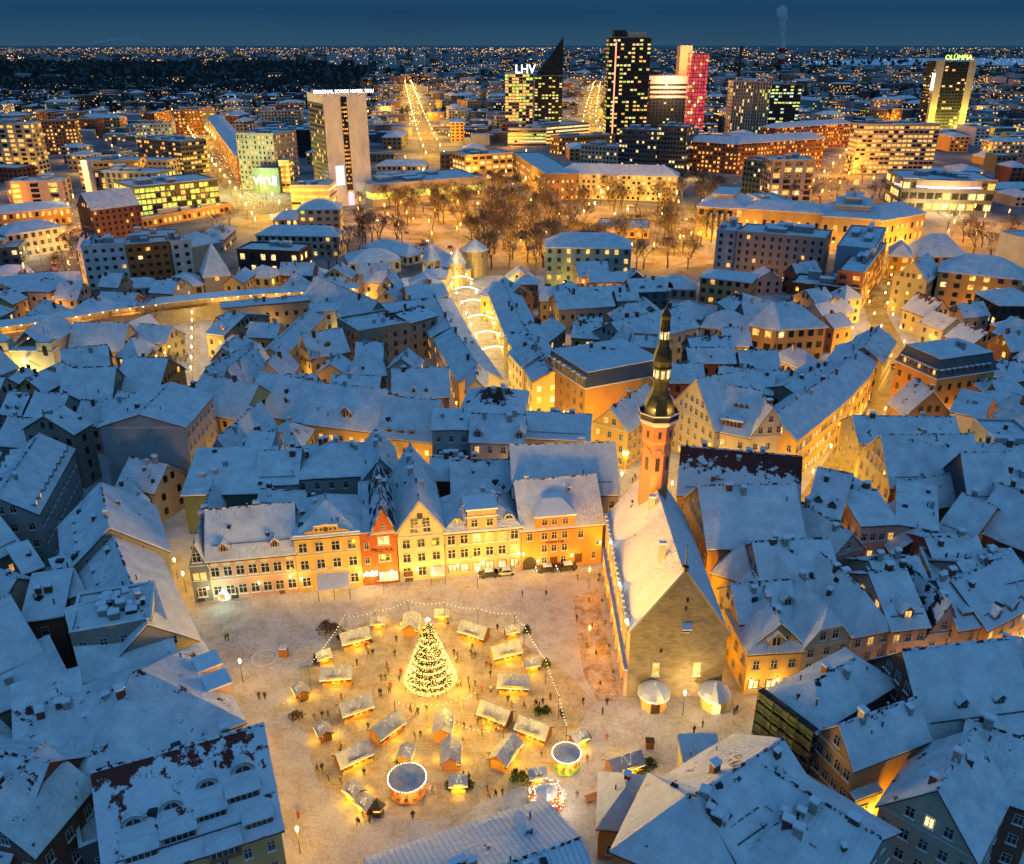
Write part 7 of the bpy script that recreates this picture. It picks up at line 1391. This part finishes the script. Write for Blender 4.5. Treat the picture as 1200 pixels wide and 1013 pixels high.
# ================================================================ BARE TREES
BARK = bpy.data.materials.new('bark_with_snow'); BARK.use_nodes = True; n, l = nodes(BARK); g = n.new('ShaderNodeNewGeometry'); sx = n.new('ShaderNodeSeparateXYZ'); l.new(g.outputs['Normal'], sx.inputs[0]); mr = n.new('ShaderNodeMapRange'); mr.inputs[1].default_value = .55; mr.inputs[2].default_value = .8; l.new(sx.outputs[2], mr.inputs[0]); mx = n.new('ShaderNodeMixRGB'); mx.inputs[1].default_value = (.05, .034, .024, 1); mx.inputs[2].default_value = (.5, .52, .56, 1); l.new(mr.outputs[0], mx.inputs[0]); l.new(mx.outputs[0], n['Principled BSDF'].inputs['Base Color']); n['Principled BSDF'].inputs['Roughness'].default_value = .95
def tree_mesh(seed, H_=19):
    r2 = random.Random(seed); tr = MB(); cr = MB()
    def grow(p, d, ln, r, lev):
        steps = 2 if lev < 3 else 1
        for s_ in range(steps):
            q = p + d * ln / steps; (tr if lev < 2 else cr).tube(p, q, max(r, .042), max(r * .78, .034), 5 if lev < 2 else 3); p = q; r *= .78; d = (d + Vector((r2.uniform(-.16, .16), r2.uniform(-.16, .16), .04))).normalized()
        if lev >= 5: return
        for k in range(3 if lev else 5):
            a = r2.uniform(0, 6.28); sp = r2.uniform(.45, .85); nd = (d + Vector((math.cos(a) * sp, math.sin(a) * sp, r2.uniform(-.1, .25)))).normalized(); grow(p - d * ln * r2.uniform(0, .35) * (lev < 3), nd, ln * r2.uniform(.62, .8), r * r2.uniform(.5, .65), lev + 1)
    grow(Vector((0, 0, -.2)), Vector((0, 0, 1)), H_ * .30, .42, 0)
    return tr.mesh('trunk', [BARK]), cr.mesh('crown', [BARK])
TREES = [tree_mesh(s_) for s_ in range(5)]
TN = ['bare wide-crowned tree', 'bare slender tree', 'bare leaning tree', 'bare tall tree', 'bare dense-twigged tree']
def tree(x, y, k, s_, g='bare winter trees', world_=None):
    p = Vector((*world_, 0)) if world_ else P(x, y); M = TR(p.x, p.y, 0, rnd.uniform(0, 6.28), s_); t = thing('bare_tree', TN[k], 'tree', M, g); link('trunk', TREES[k][0], t, M); link('crown', TREES[k][1], t, M)
cnt = 0
while cnt < 235:
    x, y = rnd.uniform(420, 850), rnd.uniform(222, 316); p = P(x, y)
    if (690 < x < 765 and 255 < y < 285) or hits(p.xy, Vector((1, 0)), Vector((0, 1)), 2, 2): continue
    tree(x, y, rnd.randrange(5), rnd.uniform(.8, 1.25)); cnt += 1
for x, y, s_ in ((195, 448, .75), (205, 452, .7), (370, 448, .8), (382, 446, .7), (170, 385, .8), (180, 392, .7), (395, 312, .9), (408, 300, 1.0), (420, 305, .9), (385, 318, .8), (430, 296, .9), (645, 372, .7), (650, 366, .6), (85, 300, .8), (92, 306, .8), (78, 322, .8), (70, 330, .8), (100, 290, .7), (1140, 300, .9), (1160, 305, .9), (1175, 298, .9), (1190, 308, .9), (1150, 290, .9), (1128, 285, .9), (1185, 285, .9), (1110, 270, .8), (1135, 278, .8), (925, 240, .9), (945, 246, .9), (960, 240, .9), (1020, 240, .9), (1030, 232, .9), (1045, 255, .9), (1000, 245, .9), (790, 300, .8), (810, 304, .8), (800, 296, .8), (240, 300, .8), (255, 280, .9), (262, 290, .8), (270, 270, .9), (65, 345, .7), (30, 345, .7), (1010, 215, .9), (980, 230, .9)):
    tree(x, y, rnd.randrange(5), s_ * 1.05, 'bare winter trees in streets and yards')
# ================================================================ INFILL: further old-town houses and city blocks wherever ground is left
FN = [('stone', 'plain snow-roofed stone house'), ('cream', 'plain snow-roofed cream house'), ('grey', 'plain snow-roofed grey house'), ('ochre', 'plain snow-roofed ochre house'), ('brick', 'plain snow-roofed brick house'), ('beige', 'plain snow-roofed beige house'), ('rose', 'plain snow-roofed rose house'), ('yellow', 'plain snow-roofed yellow house')]
_keep = len(RECTS)
for A_, B_2, dd in (((-20, 379), (128, 357), 34), ((128, 357), (420, 331.5), 34)):
    a, c = P(*A_, 11).xy, P(*B_2, 11).xy; ux = (c - a); L = ux.length; ux.normalize(); uy = Vector((-ux.y, ux.x)); RECTS.append(((a + c) / 2 - uy * dd / 2, ux, uy, L / 2, dd / 2))
for A_, B_2, w in (((520, 308), (577, 420), 34), ((577, 420), (625, 490), 26), ((955, 592), (1022, 490), 26), ((1022, 490), (1046, 405), 26), ((1030, 375), (1045, 295), 30), ((848, 812), (806, 615), 16), ((188, 640), (226, 706), 20)):
    a, c = P(*A_).xy, P(*B_2).xy; ux = (c - a); L = ux.length; ux.normalize(); uy = Vector((-ux.y, ux.x)); RECTS.append(((a + c) / 2, ux, uy, L / 2, w / 2))
made = 0
for _ in range(5200):
    if made > 165: break
    x, y = rnd.uniform(-40, 1240), rnd.uniform(318, 900); p = P(x, y, 8); 
    if y > 600 and 215 < x < 900: continue
    th = .12 * math.sin(p.x * .02) + (0 if rnd.random() < .65 else math.pi / 2) + (.35 if x > 900 else -.2 if x < 250 else 0) + rnd.uniform(-.08, .08)
    L, D = rnd.uniform(8, 16), rnd.uniform(8, 12); ux = Vector((math.cos(th), math.sin(th))); uy = Vector((-ux.y, ux.x))
    if hits(p.xy, ux, uy, L / 2 + .2, D / 2 + .2): continue
    a = p.xy - ux * L / 2 - uy * D / 2; c = a + ux * L; w, l_ = rnd.choice(FN); he = rnd.uniform(7, 11)
    house('house', l_, tuple(a), tuple(c), D, he, he + D * rnd.uniform(.32, .5), rnd.choice('gggxh'), w, mode='g', worldpts=True, lit=.06, litm='lo', group='further houses of the old town', detail=False, chim=rnd.choice((1, 2, 2))); made += 1
RECTS = RECTS[:_keep] + RECTS[_keep + 9:]
gl = 0
for _ in range(4000):
    if gl >= 70: break
    x, y = rnd.uniform(0, 1200), rnd.uniform(335, 800)
    if (y > 600 and 215 < x < 900) or (x < 240 and y > 465): continue
    p = P(x, y)
    if hits(p.xy, Vector((1, 0)), Vector((0, 1)), 1.0, 1.0): continue
    lamp((p.x, p.y, 0), 230, 'w' if rnd.random() < .7 else 'o', 'lantern in a back lane', 1.0, OG); gl += 1; RECTS.append((p.xy, Vector((1, 0)), Vector((0, 1)), 5, 5))
CN2 = [('concrete', 'grey concrete block'), ('beige', 'beige block'), ('brown', 'brown block'), ('white', 'pale block'), ('slate', 'dark block'), ('brick', 'brick block'), ('ochre', 'ochre block'), ('grey', 'grey block')]
made = 0; DIST = []
for _ in range(6000):
    if made > 270: break
    x = rnd.uniform(-30, 1230); y = 84 + 246 * rnd.random() ** 1.5; p = P(x, y)
    if inpoly(p.x, p.y, pk) or (y < 112 and x < 440): continue
    th = rnd.choice((0, math.pi / 2)) + .25 * math.sin(p.x * .003 + 1) + .2 * math.cos(p.y * .004); big = p.y > 900
    L, D = rnd.uniform(18, 46) * (1.25 if big else 1), rnd.uniform(12, 20) * (1.2 if big else 1); ux = Vector((math.cos(th), math.sin(th))); uy = Vector((-ux.y, ux.x))
    if hits(p.xy, ux, uy, L / 2 + 4, D / 2 + 4): continue
    a = p.xy - ux * L / 2 - uy * D / 2; c = a + ux * L; w, l_ = rnd.choice(CN2); hh = rnd.choice((7, 9, 11, 13, 15, 18)) * (1.15 if big else 1)
    block('snow-roofed ' + l_ + ' of the city', tuple(a), tuple(c), 0, D, w, lit=rnd.choice((.04, .08, .15, .25)), litm=rnd.choice(('l', 'lo', 'lw', 'lg')), h=hh, worldpts=True, units=rnd.choice((0, 1, 2)), hip=rnd.choice((0, 0, 3, 4)), bay=4, group='further blocks of the city'); made += 1
# ================================================================ FAR: suburbs, woods, slab estates, lights
Z = Matrix(); b = MB(); r2 = random.Random(5)
for k in range(5200):
    x = r2.uniform(-60, 1260); y = 60 + 110 * r2.random() ** 1.4; p = P(x, y)
    if y > 84 and hits(p.xy, Vector((1, 0)), Vector((0, 1)), 14, 12): continue
    if (76 < y < 104 and x < 430 and r2.random() < .93) or (x > 940 and 68 < y < 80): continue
    s_ = .62 if y > 100 else 1 if y > 75 else 1.6; w, d, h = r2.uniform(14, 50) * s_, r2.uniform(12, 30) * s_, r2.choice((6, 8, 10, 14, 18)) * s_; th = r2.uniform(-.3, .3); ca, sa = math.cos(th), math.sin(th)
    c4 = [(p.x + ca * i - sa * j, p.y + sa * i + ca * j) for i, j in ((-w / 2, -d / 2), (w / 2, -d / 2), (w / 2, d / 2), (-w / 2, d / 2))]; m_ = r2.randrange(3)
    for i in range(4): q0, q1 = c4[i], c4[(i + 1) % 4]; b.poly([(*q0, 0), (*q1, 0), (*q1, h), (*q0, h)], m_)
    b.poly([(*q, h) for q in c4], 3)
    if r2.random() < .35:
        q0, q1 = c4[0], c4[1]; n_ = r2.randrange(2, 6)
        for i in range(n_): u0 = (i + .2) / n_; u1 = (i + .7) / n_; zz = h * r2.uniform(.3, .7); e0 = (q0[0] + (q1[0] - q0[0]) * u0, q0[1] + (q1[1] - q0[1]) * u0 - .3); e1 = (q0[0] + (q1[0] - q0[0]) * u1, q0[1] + (q1[1] - q0[1]) * u1 - .3); b.poly([(*e0, zz), (*e1, zz), (*e1, zz + h * .18), (*e0, zz + h * .18)], 4)
stuff(b.obj('far_suburbs', [WALL['grey'], WALL['brown'], WALL['slate'], SNOWP, LIT], None, Z)); o_ = bpy.data.objects['far_suburbs']; o_['label'] = 'dim far suburbs with snowy roofs toward the horizon'
# slab estates on the skyline
sg = 'slab blocks on the skyline'
for k in range(46):
    x = 6 + k * 8.8 + r2.uniform(-3, 3); y = r2.uniform(61.5, 67); p = P(x, y); w = r2.uniform(50, 150); h = r2.choice((30, 42, 50, 55)) * (p.y / 9000) ** .15; w_, nm = r2.choice((('beige', 'beige'), ('grey', 'grey'), ('rose', 'rosy'), ('white', 'pale')))
    block(f'{nm} slab block on the left skyline', (p.x - w / 2, p.y), (p.x + w / 2, p.y), 0, 30, w_, floor=9, bay=14, lit=.3, litm='lo', h=h, worldpts=True, units=0, group=sg)
for x, l_ in ((391, 'first'), (423, 'second'), (456, 'third'), (491, 'fourth')):
    block(f'{l_} from left of four pale slab towers beyond the woods', (x - 6.5, 80), (x + 6.5, 80), 62, 60, 'white', floor=8, bay=10, fw=.4, lit=.12, units=0, group='four slab towers')
# woods: many small dark crowns, one mass
wood = MB()
def crown(p, s_, mi=0):
    a0 = r2.uniform(0, 6.28); n_ = 5
    base = [(p.x + s_ * .5 * math.cos(a0 + 6.283 * i / n_) * r2.uniform(.7, 1.2), p.y + s_ * .5 * math.sin(a0 + 6.283 * i / n_), s_ * r2.uniform(.25, .5)) for i in range(n_)]; top = (p.x, p.y, s_ * r2.uniform(.8, 1.1))
    for i in range(n_): wood.poly([base[i], base[(i + 1) % n_], top], mi); wood.poly([(p.x, p.y, 0), base[(i + 1) % n_], base[i]], mi)
k = 0
while k < 7000:
    if r2.random() < .62: x, y = r2.uniform(-60, 440), r2.uniform(74, 110)
    else: x, y = r2.uniform(-60, 1260), 60 + 75 * r2.random()
    p = P(x, y)
    if hits(p.xy, Vector((1, 0)), Vector((0, 1)), 3, 3) or (x > 440 and noise.noise((p.x * .0012, p.y * .0012, 2)) < .12): continue
    crown(p, r2.uniform(10, 17) * (1 + (p.y > 3000) * .6), 1 if r2.random() < .3 else 0); k += 1
WD = mat('wood_dark', (.020, .023, .018), .95, .4, .03); WD2 = mat('wood_frosted', (.07, .08, .085), .95, .4, .03)
stuff(wood.obj('woods', [WD, WD2], None, Z)); bpy.data.objects['woods']['label'] = 'dark far-off woods between the city and the slab estates'
# far lights
fl = MB()
k = 0
while k < 3600:
    x = r2.uniform(-40, 1240); y = 57 + 95 * r2.random() ** 1.7; p = P(x, y); nv = noise.noise((x * .012, y * .06, 1.0))
    if x < 440 and 76 < y < 106 and r2.random() < .9: continue
    if nv < -.05 and r2.random() < .85: continue
    s_ = p.y / 1000 * r2.choice((.22, .25, .3, .42)); fl.octa((p.x, p.y, r2.uniform(4, 16)), s_, r2.choice((0, 0, 0, 1, 1, 2, 3))); k += 1
for xs, ys, n_, m_ in (((1126, 1210), (92, 99), 110, 0), ((0, 35), (66, 72), 70, 0), ((230, 310), (70, 76), 120, 0), ((560, 640), (58, 62), 60, 0), ((860, 930), (62, 72), 60, 0), ((480, 492), (96, 150), 150, 1), ((688, 702), (96, 160), 150, 1), ((1000, 1080), (150, 175), 60, 0), ((930, 990), (190, 235), 70, 0), ((60, 110), (235, 335), 110, 0), ((215, 310), (140, 255), 170, 1)):
    for k in range(n_):
        if m_ == 1: u = r2.random(); x = xs[0] + (xs[1] - xs[0]) * (u if xs[1] > 250 and xs[0] < 250 else r2.random()) + r2.uniform(-8, 8) * (xs[0] < 250); y = ys[0] + (ys[1] - ys[0]) * u
        else: x, y = r2.uniform(*xs), r2.uniform(*ys)
        p = P(x, y); fl.octa((p.x, p.y, r2.uniform(1.0, 7)), p.y / 1000 * r2.choice((.3, .4, .55)), r2.choice((0, 0, 1, 2)))
FLM = [emit('far_amber', (1, .33, .04), 2.6), emit('far_warm', (1, .52, .13), 3), emit('far_white', (1, .80, .45), 3.2), emit('far_green', (.75, 1, .45), 2)]
stuff(fl.obj('far_city_lights', FLM, None, Z)); bpy.data.objects['far_city_lights']['label'] = 'thousands of tiny distant lamps and lit windows across the city'
# glow of side streets between the far blocks
gl = 0
while gl < 90:
    x = r2.uniform(-20, 1220); y = 92 + 190 * r2.random() ** 1.2; p = P(x, y)
    if hits(p.xy, Vector((1, 0)), Vector((0, 1)), 1.5, 1.5) or (x < 430 and y < 108): continue
    lamp((p.x, p.y, 0), 2.2 * (p.y / 10) ** 1.45, 'o' if r2.random() < .6 else 'w', 'tall lamp in a side street of the new town', 2.0, NG); gl += 1
# frozen lake on the right skyline
lk = [P(*p) for p in ((940, 76), (1215, 77), (1215, 69), (1080, 68.5), (960, 71))]; struct(sheet('frozen_lake', [(p.x, p.y) for p in lk], SNOWP, .3))
o_ = stuff(FARL.obj('far_street_lamps', [METAL, BULB, BULBO], None, Z)); o_['label'] = 'tiny street lamps of the distant avenues and side streets'
for l_ in FARLL: l_.parent = o_
# cars in the wide streets
FC = {k: None for k in range(3)}
def far_car_mesh(c):
    b = MB(); b.box(-2.1, -.85, .3, 2.1, .85, .85); b.box(-1.0, -.75, .85, 1.2, .75, 1.45); return b.mesh('body', [c])
FCM = [far_car_mesh(CARD), far_car_mesh(CARW)]; b = MB(); b.box(-2.3, -.75, .5, -2.12, -.35, .8); b.box(-2.3, .35, .5, -2.12, .75, .8); HL = b.mesh('headlights', [BULBW]); b = MB(); b.box(2.12, -.75, .6, 2.25, -.4, .8); b.box(2.12, .4, .6, 2.25, .75, .8); TL = b.mesh('tail_lights', [emit('tail', (1, .04, .02), 8)])
for c, w, nm, n_ in ((av1, 24, 'broad avenue', 26), (av2, 20, 'hotel avenue', 12), (bou, 24, 'boulevard', 12), (av4, 22, 'left avenue', 10), (kar, 8.5, 'rising street', 5), (av6, 18, 'park road', 8)):
    tot = sum((c[i + 1] - c[i]).length for i in range(len(c) - 1))
    for k in range(n_):
        q = along(c, 1e9, r2.choice((-1, 1)) * w * r2.uniform(.08, .25), tot * (k + r2.random()) / n_)
        if not q: continue
        q = q[0]; i = min(range(len(c) - 1), key=lambda j: (c[j] - q).length + (c[j + 1] - q).length - (c[j + 1] - c[j]).length); d = c[i + 1] - c[i]
        M = TR(q.x, q.y, .03, math.atan2(d.y, d.x) + r2.choice((0, math.pi))); v = r2.randrange(2); t = thing('car', ('dark' if v == 0 else 'pale') + f' car with its lights on in the {nm}', 'car', M, 'cars in the wide streets'); link('body', FCM[v], t, M); link('headlights', HL, t, M); link('tail_lights', TL, t, M)
# chimneys and smoke on the skyline
def stack(x, yb, yt, r, label, mats_, bands):
    p = P(x, yb); h = hpx(x, yt, p); M = TR(p.x, p.y); t = thing('power_station_chimney', label, 'chimney', M)
    for k in range(bands): b = MB(); b.ring([(r * (1 - .3 * k / bands), h * k / bands), (r * (1 - .3 * (k + 1) / bands), h * (k + 1) / bands)], 12); b.obj('shaft_band', [mats_[k % len(mats_)]], t, M)
    return p, h
WR = mat('stack_red', (.35, .03, .02), .8, .1); p1, h1 = stack(914, 82, 50, 17, 'red and white banded power station chimney with smoke', [WALL['white'], WR], 5); stack(864, 104, 54, 5, 'thin dark chimney on the skyline', [WALL['black']], 2)
SM = bpy.data.materials.new('smoke'); SM.use_nodes = True; n, l = nodes(SM); n.remove(n['Principled BSDF']); pv = n.new('ShaderNodeVolumePrincipled'); pv.inputs['Color'].default_value = (.97, .97, .98, 1); pv.inputs['Density'].default_value = .045; l.new(pv.outputs[0], n['Material Output'].inputs['Volume'])
def plume(name, label, pts):
    bm = bmesh.new()
    for c, r_ in pts: bmesh.ops.create_icosphere(bm, subdivisions=2, radius=r_, matrix=Matrix.Translation(c))
    me = bpy.data.meshes.new(name); bm.to_mesh(me); bm.free(); me.materials.append(SM); o_ = link(name, me); stuff(o_); o_['label'] = label
sc_ = p1.y / 1000
plume('smoke_plume', 'pale smoke rising from the banded chimney', [((p1.x - k * .18 * sc_ + 3 * math.sin(k * .7), p1.y, h1 + k * 1.15 * sc_), (1.6 + .17 * k) * sc_) for k in range(27)])
q = P(180, 62); hq = hpx(180, 50, q); s2 = q.y / 1000
plume('smoke_plume', 'thin smoke drifting left over the far estates', [((q.x - k * 1.5 * s2, q.y, hq + (3 * math.sin(k * .09)) * s2), (.8 + .045 * k) * s2) for k in range(42)])
LANDMARKS = [('the town hall', 790, 740), ('the Christmas tree', 505, 780), ('the large carousel', 477, 913), ('the green carousel', 664, 885), ('the pink house', 300, 670), ('the red gabled house', 447, 650), ('the amber house', 655, 640), ('the blank grey gable', 168, 530), ('the long dormer row', 45, 560), ('the tiled near house', 220, 930), ('the scaffolded house', 925, 850), ('the long red house', 1150, 840), ('the pastel house row', 1040, 760), ('the grand corner building', 1100, 440), ('the stone warehouse', 1090, 545), ('the golden street front', 980, 490), ('the shopping street', 560, 390), ('the gate towers', 520, 325), ('the town wall', 150, 362), ('the square stone tower', 255, 325), ('the white slab', 130, 315), ('the twin-turret church', 38, 430), ('the hotel slab', 410, 180), ('the green office', 210, 230), ('the shopping centre', 312, 205), ('the department store', 500, 225), ('the yellow tower', 608, 125), ('the twin glass tower', 733, 105), ('the red tower', 812, 110), ('the ribbed towers', 872, 130), ('the opera house', 940, 260), ('the grey stepped block', 900, 300), ('the teal house', 686, 315), ('the striped office', 1045, 175), ('the pier hotel', 1105, 115), ('the round centre', 1108, 225), ('the ochre apartments', 1135, 345), ('the brick block', 224, 145), ('the four slab towers', 440, 72), ('the banded chimney', 914, 70), ('the tower spire', 775, 430), ('the grey windowed house', 575, 530), ('the left avenue', 85, 290)]
# ================================================================ LABELS: say which one
def finish_labels():
    marks = LANDMARKS
    def where(o, p):
        x, y = px_of(p); best = None
        for nm, mx, my in marks:
            dd = ((mx - x) ** 2 + ((my - y) * 1.3) ** 2) ** .5
            if best is None or dd < best[0]: best = (dd, nm, mx, my)
        _, nm, mx, my = best; dx, dy = x - mx, y - my
        if abs(dx) > abs(dy) * 1.4: rel = 'left of' if dx < 0 else 'right of'
        else: rel = 'beyond' if dy < 0 else 'in front of'
        return f'{rel} {nm}', x, y
    ORD = ['', 'second', 'third', 'fourth', 'fifth', 'sixth', 'seventh', 'eighth', 'ninth', 'tenth', 'eleventh', 'twelfth', 'thirteenth', 'fourteenth', 'fifteenth', 'sixteenth', 'seventeenth', 'eighteenth', 'nineteenth', 'twentieth']
    T = ['', '', 'twenty', 'thirty', 'forty', 'fifty', 'sixty', 'seventy', 'eighty', 'ninety']
    U = ['', 'first', 'second', 'third', 'fourth', 'fifth', 'sixth', 'seventh', 'eighth', 'ninth']
    def nth(i):
        if i < 20: return ORD[i - 1] or 'first'
        return (T[i // 10][:-1] + 'ieth') if i % 10 == 0 else T[i // 10] + '-' + U[i % 10]
    def order(q, pre):
        q.sort(key=lambda t: t[0])
        for i, (x, o) in enumerate(q): o['label'] = f'{pre}, ' + ('leftmost' if i == 0 else 'rightmost' if i == len(q) - 1 else f'{nth(i + 1)} from left')
    by = {}
    for o, p in THINGS: by.setdefault(o['label'], []).append((o, p))
    for lab, lst in list(by.items()):
        if len(lst) == 1: continue
        sub = {}; nw = len(lab.split())
        if (len(lst) < 12 and 'snow-roofed' not in lab) or nw > 7: order([(px_of(p)[0], o) for o, p in lst], lab); continue
        for o, p in lst:
            w, x, y = where(o, p); sub.setdefault(f'{lab} {w}', []).append((x, o))
        for l2, q in sub.items():
            if len(q) == 1: q[0][1]['label'] = l2
            else: order(q, l2)
finish_labels()
print('LIGHTS', NL[0], 'OBJECTS', len(bpy.data.objects), 'TRIS', sum(len(m.polygons) for m in bpy.data.meshes))
